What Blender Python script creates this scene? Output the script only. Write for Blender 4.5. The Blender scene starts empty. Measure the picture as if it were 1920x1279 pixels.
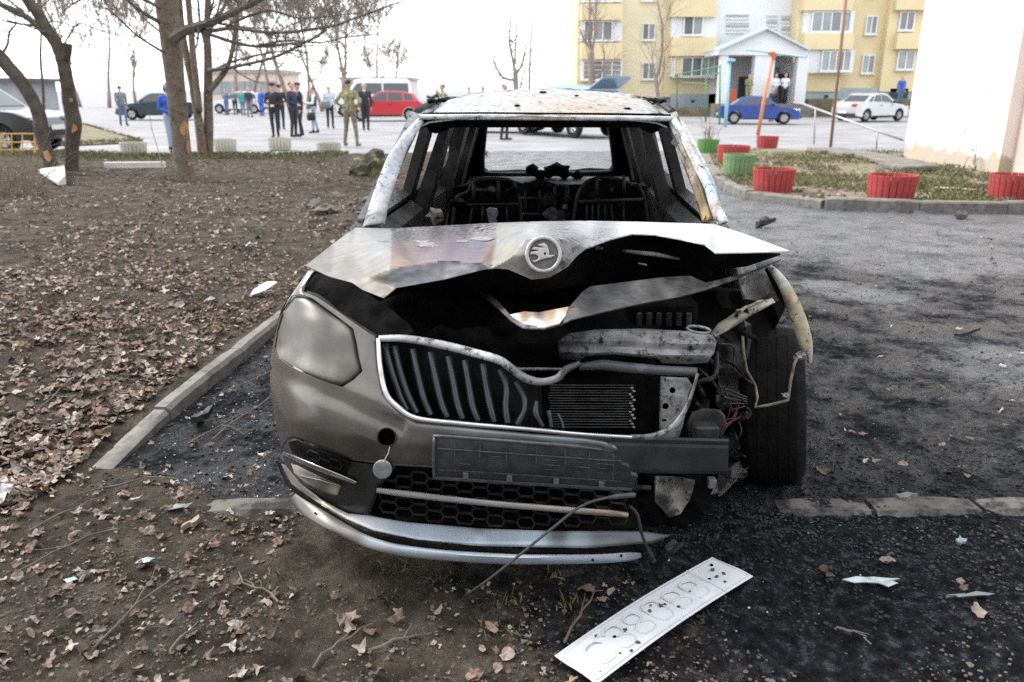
import bpy, bmesh, math, random
import numpy as np
from mathutils import Vector, Matrix, noise
from mathutils.geometry import delaunay_2d_cdt
R = math.radians
random.seed(7)
scene = bpy.context.scene
COL = scene.collection

# ------------------------------------------------------------------ camera
CAM_H, FPX, HORIZON = 1.55, 1500.0, 170.0
PITCH = math.atan((639.5 - HORIZON) / FPX)
cam_data = bpy.data.cameras.new('camera')
cam = bpy.data.objects.new('camera', cam_data)
COL.objects.link(cam)
cam.location = (0, 0, CAM_H)
cam.rotation_euler = (math.pi / 2 - PITCH, 0, 0)
cam_data.sensor_width = 36.0
cam_data.lens = 36.0 * FPX / 1920.0
cam_data.clip_end = 3000
cam_data.clip_start = 0.05
cam_data.dof.use_dof = True
cam_data.dof.focus_distance = 2.75
cam_data.dof.aperture_fstop = 3.8
scene.camera = cam

# ------------------------------------------------------------------ sky, sun, exposure
world = bpy.data.worlds.new('World')
scene.world = world
world.use_nodes = True
wn, wl = world.node_tree.nodes, world.node_tree.links
SUN_EL, SUN_AZ = R(44), R(292)          # azimuth measured clockwise from +Y
sky = wn.new('ShaderNodeTexSky')
sky.sky_type = 'NISHITA'
sky.sun_disc = False
sky.sun_elevation = SUN_EL
sky.sun_rotation = SUN_AZ
sky.air_density = 1.0
sky.dust_density = 0.7
hs = wn.new('ShaderNodeHueSaturation')
hs.inputs['Saturation'].default_value = 0.35
wl.new(sky.outputs[0], hs.inputs['Color'])
cloud = wn.new('ShaderNodeMix'); cloud.data_type = 'RGBA'     # thin bright overcast in front of the blue
cloud.inputs[0].default_value = 0.68
wl.new(hs.outputs[0], cloud.inputs[6])
cloud.inputs[7].default_value = (6.3, 6.45, 6.75, 1)
bgn = wn['Background']
wl.new(cloud.outputs[2], bgn.inputs['Color'])
bgn.inputs['Strength'].default_value = 0.15
sun_d = bpy.data.lights.new('sun', 'SUN')
sun = bpy.data.objects.new('sun', sun_d)
COL.objects.link(sun)
sun_d.energy = 1.5
sun_d.angle = R(14)
sun_d.color = (1.0, 0.945, 0.87)
_sd = Vector((math.sin(SUN_AZ) * math.cos(SUN_EL), math.cos(SUN_AZ) * math.cos(SUN_EL), math.sin(SUN_EL)))
sun.rotation_euler = _sd.to_track_quat('Z', 'Y').to_euler()
vs = scene.view_settings
scene.display_settings.display_device = 'sRGB'
vs.view_transform = 'Standard'
vs.look = 'None'
vs.gamma = 1.0
vs.use_curve_mapping = False
vs.exposure = 1.42
scene.cycles.max_bounces = 6
scene.cycles.volume_bounces = 1
scene.cycles.use_denoising = False

# ------------------------------------------------------------------ helpers
CP, SP = math.cos(PITCH), math.sin(PITCH)
def P(px, py, D):
    """world point at forward distance D seen in the photograph's direction (px, py)"""
    u = (px - 960.0) / FPX; v = (639.5 - py) / FPX
    dy = CP + v * SP; dz = -SP + v * CP
    s = D / dy
    return Vector((u * s, D, CAM_H + dz * s))
def G(px, py, z=0.0):
    """point of the ground plane"""
    u = (px - 960.0) / FPX; v = (639.5 - py) / FPX
    dy = CP + v * SP; dz = -SP + v * CP
    s = (z - CAM_H) / dz
    return Vector((u * s, dy * s, z))
def to_px(p):
    dx, dy, dz = p[0], p[1], p[2] - CAM_H
    dep = dy * CP - dz * SP; up = dy * SP + dz * CP
    return 960 + FPX * dx / dep, 639.5 - FPX * up / dep
MARKS = [((1230, 1170), 'the white number plate'), ((872, 1118), 'the tip of the hanging trim strip'), ((700, 1035), 'the lower lip of the bumper'), ((337, 966), 'the flat grey plastic flake'), ((274, 1063), 'the larger teal glass piece'), ((132, 1097), 'the smaller teal glass piece'),
         ((225, 870), 'the near end of the long kerb'), ((12, 945), 'the silver scrap at the left edge'), ((1460, 900), 'the right front wheel'), ((1640, 1108), 'the pale silver trim piece'), ((1812, 1132), 'the narrow grey trim piece'), ((1378, 925), 'the torn lamp shell'), ((500, 945), 'the pale flush kerb stone'),
         ((500, 1110), 'the leftmost grass tuft'), ((940, 1190), 'the middle grass tuft'), ((30, 1265), 'the lower left corner'), ((640, 1265), 'the middle of the lower edge'), ((1880, 1265), 'the lower right corner'), ((10, 700), 'the left edge, level with the headlight'), ((400, 720), 'the middle of the long kerb'), ((497, 572), 'the pale folded shard'), ((384, 795), 'the charred lump by the kerb')]
def where(p):
    x, y = to_px(p); (mx, my), nm = min(MARKS, key=lambda q: math.hypot(q[0][0] - x, q[0][1] - y))
    if abs(x - mx) > abs(y - my): return ('right of ' if x > mx else 'left of ') + nm
    return ('in front of ' if y > my else 'beyond ') + nm
def px_m(px, D):
    return px / FPX * D / (CP + 0.25 * SP)

def fbm(x, y, s=1.0, o=3, seed=0.0):
    a, t, f = 1.0, 0.0, s
    for _ in range(o):
        t += a * noise.noise(Vector((x * f + seed, y * f - seed, seed * 1.7)))
        a *= 0.5; f *= 2.1
    return t

def set_props(o, label=None, cat=None, group=None, kind=None):
    if label: o['label'] = label
    if cat: o['category'] = cat
    if group: o['group'] = group
    if kind: o['kind'] = kind
    return o

def empty(name, loc, label=None, cat=None, group=None, rz=0.0):
    o = bpy.data.objects.new(name, None)
    o.location = loc
    o.rotation_euler = (0, 0, rz)
    o.empty_display_size = 0.2
    COL.objects.link(o)
    return set_props(o, label, cat, group)

class MB:
    """collects geometry for ONE mesh object"""
    def __init__(s):
        s.v, s.f, s.mi, s.col = [], [], [], {}
    def add(s, verts, faces, mi=0, col=None):
        b = len(s.v)
        s.v.extend([tuple(v) for v in verts])
        s.f.extend([tuple(i + b for i in f) for f in faces])
        s.mi.extend([mi] * len(faces))
        if col is not None:
            for i in range(len(verts)):
                s.col[b + i] = col[i] if isinstance(col[0], (tuple, list)) else col
        return b
    def box(s, c, size, M=None, mi=0):
        hx, hy, hz = size[0] / 2, size[1] / 2, size[2] / 2
        vs_ = [Vector((x, y, z)) for x in (-hx, hx) for y in (-hy, hy) for z in (-hz, hz)]
        if M is not None: vs_ = [M @ v for v in vs_]
        vs_ = [v + Vector(c) for v in vs_]
        s.add(vs_, [(0, 1, 3, 2), (4, 6, 7, 5), (0, 4, 5, 1), (2, 3, 7, 6), (0, 2, 6, 4), (1, 5, 7, 3)], mi)
    def bevbox(s, c, size, b=0.01, M=None, mi=0):
        """box with chamfered edges"""
        bm = bmesh.new()
        bmesh.ops.create_cube(bm, size=1.0)
        for v in bm.verts: v.co = Vector((v.co.x * size[0], v.co.y * size[1], v.co.z * size[2]))
        bmesh.ops.bevel(bm, geom=bm.edges[:], offset=b, segments=1, affect='EDGES')
        bm.verts.index_update()
        vs_ = [v.co.copy() for v in bm.verts]
        if M is not None: vs_ = [M @ v for v in vs_]
        s.add([v + Vector(c) for v in vs_], [[v.index for v in f.verts] for f in bm.faces], mi)
        bm.free()
    def hexa(s, p8, mi=0):
        s.add(p8, [(0, 3, 2, 1), (4, 5, 6, 7), (0, 1, 5, 4), (1, 2, 6, 5), (2, 3, 7, 6), (3, 0, 4, 7)], mi)
    def tube(s, pts, rad, n=8, mi=0, cap=True, squash=None, colr=None):
        pts = [Vector(p) for p in pts]
        if not isinstance(rad, (list, tuple)): rad = [rad] * len(pts)
        rings = []; up = None
        for i, p in enumerate(pts):
            t = (pts[min(i + 1, len(pts) - 1)] - pts[max(i - 1, 0)])
            if t.length < 1e-9: t = Vector((0, 0, 1))
            t.normalize()
            if up is None:
                a = Vector((0, 0, 1)) if abs(t.z) < 0.9 else Vector((1, 0, 0))
                up = t.cross(a).normalized()
            else:
                up = (up - t * up.dot(t))
                if up.length < 1e-6: up = t.orthogonal()
                up.normalize()
            w = t.cross(up)
            rings.append([p + (up * math.cos(k * 2 * math.pi / n) + w * math.sin(k * 2 * math.pi / n) * (squash or 1.0)) * rad[i] for k in range(n)])
        b = len(s.v)
        vv = [q for r in rings for q in r]; ff = []
        for i in range(len(rings) - 1):
            for k in range(n):
                ff.append((i * n + k, i * n + (k + 1) % n, (i + 1) * n + (k + 1) % n, (i + 1) * n + k))
        if cap:
            ff.append(tuple(reversed(range(n)))); ff.append(tuple((len(rings) - 1) * n + k for k in range(n)))
        s.add(vv, ff, mi, colr)
    def lathe(s, prof, c, M=None, n=24, mi=0, closed=False):
        """prof: (r, h) about local Z"""
        vv = []
        for k in range(n):
            a = 2 * math.pi * k / n
            for r, h in prof:
                q = Vector((r * math.cos(a), r * math.sin(a), h))
                if M is not None: q = M @ q
                vv.append(q + Vector(c))
        m = len(prof); ff = []
        rng = m if closed else m - 1
        for k in range(n):
            for i in range(rng):
                j = (i + 1) % m
                ff.append((k * m + i, ((k + 1) % n) * m + i, ((k + 1) % n) * m + j, k * m + j))
        s.add(vv, ff, mi)
    def blob(s, c, size, seed=0, sub=1, amp=0.25, mi=0, M=None):
        bm = bmesh.new()
        bmesh.ops.create_icosphere(bm, subdivisions=sub, radius=1.0)
        rr = random.Random(seed)
        of = Vector((rr.uniform(-50, 50), rr.uniform(-50, 50), rr.uniform(-50, 50)))
        vv = []
        for v in bm.verts:
            q = v.co * (1 + amp * noise.noise(v.co * 1.6 + of) * 1.6)
            q = Vector((q.x * size[0], q.y * size[1], q.z * size[2]))
            if M is not None: q = M @ q
            vv.append(q + Vector(c))
        bm.verts.index_update()
        s.add(vv, [[v.index for v in f.verts] for f in bm.faces], mi)
        bm.free()
    def build(s, name, mat, parent=None, smooth=False, bevel=0, recalc=True, angle=None):
        off = Vector((0, 0, 0))
        if parent is not None:
            o_ = parent
            while o_ is not None:
                if o_.rotation_euler.z == 0 or True: off += Vector(o_.location)
                o_ = o_.parent
        me = bpy.data.meshes.new(name)
        me.from_pydata([tuple(Vector(v) - off) for v in s.v] if parent is not None and not getattr(s, 'local', False) else s.v, [], s.f)
        mats = mat if isinstance(mat, (list, tuple)) else [mat]
        for m in mats: me.materials.append(m)
        if len(mats) > 1: me.polygons.foreach_set('material_index', s.mi)
        if s.col:
            ca = me.color_attributes.new('Col', 'FLOAT_COLOR', 'POINT')
            arr = np.ones((len(s.v), 4), dtype=np.float32)
            arr[:, 3] = 0.4
            for i, c in s.col.items(): arr[i, :len(c)] = c
            ca.data.foreach_set('color', arr.ravel())
        if recalc:
            bm = bmesh.new(); bm.from_mesh(me)
            bmesh.ops.recalc_face_normals(bm, faces=bm.faces[:]); bm.to_mesh(me); bm.free()
        if smooth:
            me.polygons.foreach_set('use_smooth', [True] * len(me.polygons))
            if angle: me.set_sharp_from_angle(angle=R(angle))
        o = bpy.data.objects.new(name, me)
        COL.objects.link(o)
        if parent is not None: o.parent = parent
        return o

def local(mb):
    mb.local = True
    return mb

def copy_tree(o, parent=None):
    c = o.copy(); COL.objects.link(c); c.parent = parent
    for ch in list(o.children): copy_tree(ch, c)
    return c

# ------------------------------------------------------------------ materials
MATS = {}
def mk(name):
    m = bpy.data.materials.new(name); m.use_nodes = True
    nt = m.node_tree; b = nt.nodes['Principled BSDF']
    MATS[name] = m
    return m, nt.nodes, nt.links, b
def noise_node(n, l, scale, detail=4, rough=0.6, coord='Object', dist=0.0):
    tc = n.new('ShaderNodeTexCoord'); t = n.new('ShaderNodeTexNoise')
    t.inputs['Scale'].default_value = scale; t.inputs['Detail'].default_value = detail
    t.inputs['Roughness'].default_value = rough; t.inputs['Distortion'].default_value = dist
    l.new(tc.outputs[coord], t.inputs['Vector'])
    return t
def ramp(n, l, src, stops):
    r = n.new('ShaderNodeValToRGB')
    while len(r.color_ramp.elements) > 1: r.color_ramp.elements.remove(r.color_ramp.elements[0])
    r.color_ramp.elements[0].position = stops[0][0]
    for p_, _ in stops[1:]: r.color_ramp.elements.new(p_)
    for e, (p_, c) in zip(r.color_ramp.elements, stops):
        e.position = p_
        e.color = (c, c, c, 1) if isinstance(c, (int, float)) else (c[0], c[1], c[2], 1)
    l.new(src, r.inputs['Fac'])
    return r
def mixc(n, l, a, b, fac, mode='MIX'):
    m = n.new('ShaderNodeMix'); m.data_type = 'RGBA'; m.blend_type = mode
    for sock, v in ((m.inputs[6], a), (m.inputs[7], b), (m.inputs[0], fac)):
        if hasattr(v, 'links') or hasattr(v, 'is_linked'): l.new(v, sock)
        elif isinstance(v, (int, float)): sock.default_value = v
        else: sock.default_value = (v[0], v[1], v[2], 1)
    return m.outputs[2]
def bump(n, l, b, src, strength=0.3, dist=0.01, prev=None):
    bp = n.new('ShaderNodeBump'); bp.inputs['Strength'].default_value = strength
    bp.inputs['Distance'].default_value = dist
    l.new(src, bp.inputs['Height'])
    if prev is not None: l.new(prev.outputs[0], bp.inputs['Normal'])
    l.new(bp.outputs[0], b.inputs['Normal'])
    return bp
def M(name, c, rough=0.6, metal=0.0, c2=None, scale=6.0, lo=0.4, hi=0.65, c3=None, scale3=30.0, lo3=0.6, hi3=0.7,
      bmp=0.0, bscale=40.0, bdist=0.005, coat=0.0, rough2=None, spec=None, detail=5, dist=0.0, emit=None):
    if name in MATS: return MATS[name]
    m, n, l, b = mk(name)
    b.inputs['Roughness'].default_value = rough; b.inputs['Metallic'].default_value = metal
    if spec is not None: b.inputs['Specular IOR Level'].default_value = spec
    if coat: b.inputs['Coat Weight'].default_value = coat; b.inputs['Coat Roughness'].default_value = 0.12
    b.inputs['Base Color'].default_value = (*c, 1)
    if c2 is not None:
        t = noise_node(n, l, scale, detail, 0.62, dist=dist)
        r = ramp(n, l, t.outputs['Fac'], [(lo, 0.0), (hi, 1.0)])
        out = mixc(n, l, c, c2, r.outputs[0])
        if rough2 is not None:
            mr = n.new('ShaderNodeMapRange'); l.new(r.outputs[0], mr.inputs[0])
            mr.inputs[3].default_value = rough; mr.inputs[4].default_value = rough2
            l.new(mr.outputs[0], b.inputs['Roughness'])
        if c3 is not None:
            t3 = noise_node(n, l, scale3, 6, 0.7)
            r3 = ramp(n, l, t3.outputs['Fac'], [(lo3, 0.0), (hi3, 1.0)])
            out = mixc(n, l, out, c3, r3.outputs[0])
        l.new(out, b.inputs['Base Color'])
    if bmp:
        t2 = noise_node(n, l, bscale, 6, 0.65)
        bump(n, l, b, t2.outputs['Fac'], bmp, bdist)
    return m
def glass(name, c=(0.03, 0.035, 0.04), rough=0.08):
    return M(name, c, rough, 0.0, spec=0.8)
def attr_mat(name, rough=0.45, metal=0.0, speck=(0.05, 0.045, 0.04), sp_lo=0.62, sp_hi=0.68, sp_scale=60, var=0.25, bmp=0.25, bscale=90, coat=0.0, streak=None, blot=None, coat_r=0.10):
    """colour carried by the piece itself (burn stains, heat tint, a few painted highlights) in Col, soot density in its alpha, broken up by noise"""
    if name in MATS: return MATS[name]
    m, n, l, b = mk(name)
    at = n.new('ShaderNodeAttribute'); at.attribute_name = 'Col'
    t = noise_node(n, l, 14, 8, 0.75)
    r = ramp(n, l, t.outputs['Fac'], [(0.3, 1 - var), (0.7, 1 + var * 0.4)])
    c = mixc(n, l, at.outputs['Color'], r.outputs[0], 1.0, 'MULTIPLY')
    if streak:
        tc = n.new('ShaderNodeTexCoord'); mp = n.new('ShaderNodeMapping'); mp.inputs['Scale'].default_value = streak[:3]; mp.inputs['Rotation'].default_value = (0, 0, 0.5)
        l.new(tc.outputs['Object'], mp.inputs[0]); ts = n.new('ShaderNodeTexNoise'); ts.inputs['Scale'].default_value = 1.0; ts.inputs['Detail'].default_value = 6; ts.inputs['Roughness'].default_value = 0.7
        l.new(mp.outputs[0], ts.inputs['Vector'])
        c = mixc(n, l, c, ramp(n, l, ts.outputs['Fac'], [(0.32, 1 - streak[3]), (0.68, 1 + streak[3] * 0.7)]).outputs[0], 1.0, 'MULTIPLY')
    if blot:
        tb = noise_node(n, l, blot[1], 8, 0.72, dist=0.5)
        c = mixc(n, l, c, blot[0], ramp(n, l, tb.outputs['Fac'], [(blot[2], 0.0), (blot[3], blot[4])]).outputs[0])
    t2 = noise_node(n, l, sp_scale, 9, 0.78)
    ma = n.new('ShaderNodeMath'); ma.operation = 'MULTIPLY_ADD'; l.new(at.outputs['Alpha'], ma.inputs[0]); ma.inputs[1].default_value = 0.30; ma.inputs[2].default_value = -0.12
    sm = n.new('ShaderNodeMath'); sm.operation = 'ADD'; l.new(t2.outputs['Fac'], sm.inputs[0]); l.new(ma.outputs[0], sm.inputs[1])
    r2 = ramp(n, l, sm.outputs[0], [(sp_lo, 0.0), (sp_hi, 1.0)])
    c = mixc(n, l, c, speck, r2.outputs[0])
    l.new(c, b.inputs['Base Color'])
    b.inputs['Roughness'].default_value = rough; b.inputs['Metallic'].default_value = metal
    if coat:
        b.inputs['Coat Weight'].default_value = coat
        tr = noise_node(n, l, 9, 7, 0.7); rr_ = ramp(n, l, tr.outputs['Fac'], [(0.35, coat_r), (0.7, coat_r + 0.22)]); l.new(rr_.outputs[0], b.inputs['Coat Roughness'])
    t3 = noise_node(n, l, bscale, 8, 0.7)
    bump(n, l, b, t3.outputs['Fac'], bmp, 0.003)
    return m

# ------------------------------------------------------------------ panels traced on real surfaces
def pip(x, y, poly):
    c = False; j = len(poly) - 1
    for i in range(len(poly)):
        xi, yi = poly[i][0], poly[i][1]; xj, yj = poly[j][0], poly[j][1]
        if (yi > y) != (yj > y) and x < (xj - xi) * (y - yi) / (yj - yi) + xi: c = not c
        j = i
    return c
def resample(poly, step, closed=True):
    out = []
    n = len(poly)
    for i in range(n if closed else n - 1):
        a, b = poly[i], poly[(i + 1) % n]
        L = math.hypot(b[0] - a[0], b[1] - a[1]); k = max(1, int(round(L / step)))
        for q in range(k): out.append((a[0] + (b[0] - a[0]) * q / k, a[1] + (b[1] - a[1]) * q / k))
    if not closed: out.append(tuple(poly[-1][:2]))
    return out
def smooth_line(pts, sub=4, closed=False):
    """Catmull-Rom through tuples of any length"""
    out = []; n = len(pts)
    def g(i):
        return pts[i % n] if closed else pts[max(0, min(n - 1, i))]
    for i in range(n if closed else n - 1):
        p0, p1, p2, p3 = g(i - 1), g(i), g(i + 1), g(i + 2)
        for k in range(sub):
            t = k / sub
            out.append(tuple(0.5 * ((2 * b) + (-a + c) * t + (2 * a - 5 * b + 4 * c - d) * t * t + (-a + 3 * b - 3 * c + d) * t ** 3)
                             for a, b, c, d in zip(p0, p1, p2, p3)))
    if not closed: out.append(tuple(pts[-1]))
    return out
def dist_poly(x, y, poly):
    best = 1e9; n = len(poly)
    for i in range(n):
        ax, ay = poly[i][0], poly[i][1]; bx, by = poly[(i + 1) % n][0], poly[(i + 1) % n][1]
        dx, dy = bx - ax, by - ay; L = dx * dx + dy * dy
        t = 0 if L == 0 else max(0, min(1, ((x - ax) * dx + (y - ay) * dy) / L))
        d = math.hypot(x - ax - t * dx, y - ay - t * dy)
        if d < best: best = d
    return best
class TPS:
    def __init__(s, pts):
        a = np.array([[p[0], p[1]] for p in pts], float) / 100.0
        d = np.array([p[2] for p in pts], float); n = len(pts)
        r = np.linalg.norm(a[:, None] - a[None], axis=2)
        K = np.where(r > 0, r * r * np.log(r + 1e-12), 0) + np.eye(n) * 1e-3
        Pm = np.hstack([np.ones((n, 1)), a])
        A = np.zeros((n + 3, n + 3)); A[:n, :n] = K; A[:n, n:] = Pm; A[n:, :n] = Pm.T
        s.w = np.linalg.solve(A, np.concatenate([d, np.zeros(3)])); s.a = a
    def __call__(s, x, y):
        q = np.array([x, y]) / 100.0
        r = np.linalg.norm(s.a - q, axis=1)
        k = np.where(r > 0, r * r * np.log(r + 1e-12), 0)
        return float(k @ s.w[:-3] + s.w[-3] + s.w[-2] * q[0] + s.w[-1] * q[1])
class LIN:
    """folded sheet: linear between control points, so creases stay sharp"""
    def __init__(s, pts):
        s.p = pts
        v, e, f, *_ = delaunay_2d_cdt([Vector((p[0], p[1])) for p in pts], [], [], 0, 1e-6)
        s.t = [tuple(q) for q in f]
        s.v = [(a.x, a.y) for a in v]
        s.z = []
        for a in s.v:
            s.z.append(min(pts, key=lambda p: (p[0] - a[0]) ** 2 + (p[1] - a[1]) ** 2)[2])
    def __call__(s, x, y):
        best = None
        for t in s.t:
            (x1, y1), (x2, y2), (x3, y3) = (s.v[i] for i in t)
            d = (y2 - y3) * (x1 - x3) + (x3 - x2) * (y1 - y3)
            if abs(d) < 1e-9: continue
            a = ((y2 - y3) * (x - x3) + (x3 - x2) * (y - y3)) / d
            b = ((y3 - y1) * (x - x3) + (x1 - x3) * (y - y3)) / d
            c = 1 - a - b
            m = min(a, b, c)
            if best is None or m > best[0]: best = (m, a * s.z[t[0]] + b * s.z[t[1]] + c * s.z[t[2]])
            if m >= -1e-6: break
        return best[1]
def idw(ctrl, x, y, pw=3.0):
    if callable(ctrl): return ctrl(x, y)
    W = 0; acc = [0, 0, 0, 0]
    for cx_, cy_, c in ctrl:
        d = math.hypot(x - cx_, y - cy_) + 1.0
        w = 1.0 / d ** pw; W += w
        for k in range(3): acc[k] += w * c[k]
        acc[3] += w * (c[3] if len(c) > 3 else 0.4)
    return (acc[0] / W, acc[1] / W, acc[2] / W, acc[3] / W)

def panel(mb, poly, depth, step=10, thick=0.004, holes=(), roll=0.0, roll_w=8, col=None, mi=0, off=0.0, wob=0.0, point=None, back=True):
    """solid sheet-metal piece: outline in photo directions, every vertex at its own distance"""
    outer = resample(poly, step); hs_ = [resample(h, step * 0.7) for h in holes]
    V = []; E = []
    for lp in [outer] + hs_:
        b = len(V); V += [Vector(p) for p in lp]
        E += [(b + i, b + (i + 1) % len(lp)) for i in range(len(lp))]
    xs = [p[0] for p in outer]; ys = [p[1] for p in outer]
    margin = step * 0.45
    if roll:                                   # rings just inside the edge so that the rolled lip shades evenly
        no = len(outer)
        for fr in (0.3, 0.65, 1.05):
            d_ = roll_w * fr
            for i in range(no):
                a_, b_, c_ = outer[i - 1], outer[i], outer[(i + 1) % no]
                tx, ty = c_[0] - a_[0], c_[1] - a_[1]; L_ = math.hypot(tx, ty) or 1
                for sg in (1, -1):
                    q = (b_[0] - ty / L_ * d_ * sg, b_[1] + tx / L_ * d_ * sg)
                    if pip(q[0], q[1], outer) and not any(pip(q[0], q[1], h) for h in hs_) and dist_poly(q[0], q[1], outer) > d_ * 0.9: V.append(Vector(q))
        margin = roll_w * 1.05 + step * 0.4
    y = min(ys) + step * 0.5; row = 0
    while y < max(ys):
        x = min(xs) + step * (0.5 if row % 2 else 0.9)
        while x < max(xs):
            if pip(x, y, outer) and not any(pip(x, y, h) for h in hs_):
                if dist_poly(x, y, outer) > margin and all(dist_poly(x, y, h) > step * 0.35 for h in hs_):
                    V.append(Vector((x, y)))
            x += step
        y += step * 0.87; row += 1
    v2, e2, f2, *_ = delaunay_2d_cdt(V, E, [], 0, 1e-5)
    tris = []
    for f in f2:
        cx_ = sum(v2[i].x for i in f) / 3; cy_ = sum(v2[i].y for i in f) / 3
        if pip(cx_, cy_, outer) and not any(pip(cx_, cy_, h) for h in hs_): tris.append(tuple(f))
    used = sorted({i for t in tris for i in t}); mp = {i: k for k, i in enumerate(used)}
    tris = [tuple(mp[i] for i in t) for t in tris]
    pts = []; cols = []
    for i in used:
        x, y = v2[i].x, v2[i].y
        d = depth(x, y) + off
        if roll:
            q = dist_poly(x, y, outer)
            if q < roll_w: t = 1 - q / roll_w; d += roll * (1 - math.sqrt(max(0, 1 - t * t)))
        if wob: d += wob * noise.noise(Vector((x * 0.03, y * 0.03, off * 9 + 3.3)))
        pts.append(point(x, y, d) if point else P(x, y, d))
        if col: cols.append(idw(col, x, y))
    n = len(pts); N = [Vector() for _ in range(n)]
    camp = Vector((0, 0, CAM_H)); T2 = []
    for t in tris:
        nn = (pts[t[1]] - pts[t[0]]).cross(pts[t[2]] - pts[t[0]])
        c_ = (pts[t[0]] + pts[t[1]] + pts[t[2]]) / 3
        if nn.dot(camp - c_) < 0: nn = -nn; t = (t[0], t[2], t[1])
        T2.append(t)
        for i in t: N[i] += nn
    if not back:
        mb.add(pts, T2, mi, cols or None); return
    bk = []
    for i in range(n):
        nn = N[i].normalized() if N[i].length > 0 else Vector((0, -1, 0))
        bk.append(pts[i] - nn * thick)
    faces = list(T2) + [(t[0] + n, t[2] + n, t[1] + n) for t in T2]
    cnt = {}
    for t in T2:
        for a, b in ((t[0], t[1]), (t[1], t[2]), (t[2], t[0])): cnt[(a, b)] = cnt.get((a, b), 0) + 1
    for (a, b) in cnt:
        if (b, a) not in cnt: faces.append((b, a, a + n, b + n))
    mb.add(pts + bk, faces, mi, (cols + cols) if col else None)
# ================================================================== GROUND
def xk(y): return -1.70 + 0.066 * (y - 3.16)          # right-hand (road) edge of the long kerb
KERB_W = 0.095
ISLAND = [G(*p) for p in ((1336, 342), (1362, 361), (1400, 374), (1540, 392), (1720, 400), (1920, 401), (2350, 402),
                          (2350, 293), (1690, 292), (1500, 287), (1415, 285), (1330, 293), (1322, 315))]
ISL = [(p.x, p.y) for p in ISLAND]
FRONT_Y = 2.74
def soil_far(x): return 20.6 + 0.9 * math.sin(x * 0.35 + 1.0)
def zone(x, y):
    if y < FRONT_Y + 0.36 * min(1.0, max(0.0, (-1.0 - x) / 0.6)): return 'front'
    if x < xk(y) - 0.06: return 'left' if y < soil_far(x) else 'road'
    if y > 9 and pip(x, y, ISL): return 'island'
    return 'asphalt'
def gz(x, y):
    z_ = zone(x, y)
    if z_ in ('left', 'front'):
        h = 0.018 + 0.020 * fbm(x, y, 1.1, 2) + 0.011 * fbm(x, y, 6.0, 3, 5.0) + (0.0095 * fbm(x, y, 20.0, 3, 9.0) if y < 7 else 0.004 * fbm(x, y, 9.0, 2, 9.0))
        if z_ == 'front': h = h * 0.9 - 0.006
        if z_ == 'left':
            yb = FRONT_Y + 0.36 * min(1.0, max(0.0, (-1.0 - x) / 0.6)); h += 0.05 * min(1.0, max(0.0, (y - yb) / 0.7))
            if y > 13: h += 0.03 * fbm(x, y, 0.4, 2)
        return h
    if z_ == 'island': return 0.10 + 0.03 * fbm(x, y, 0.6, 2) + 0.015 * fbm(x, y, 4.0, 2)
    h = 0.006 * fbm(x, y, 0.9, 2) + 0.005 * fbm(x, y, 7.0, 3, 3.0)
    rgh = max(0.25, 1 - math.hypot(x - 1.2, y - 3.6) / 6.0)
    h += rgh * ((0.010 * fbm(x, y, 19.0, 3, 8.0) if y < 9 else 0) + 0.012 * max(0, fbm(x, y, 4.5, 3, 2.0)))
    d = math.hypot((x - 1.15) / 1.1, (y - 3.0) / 0.8)
    if d < 1: h += (1 - d) * 0.035 * (0.6 + fbm(x, y, 9.0, 3, 1.0))
    return h

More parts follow.
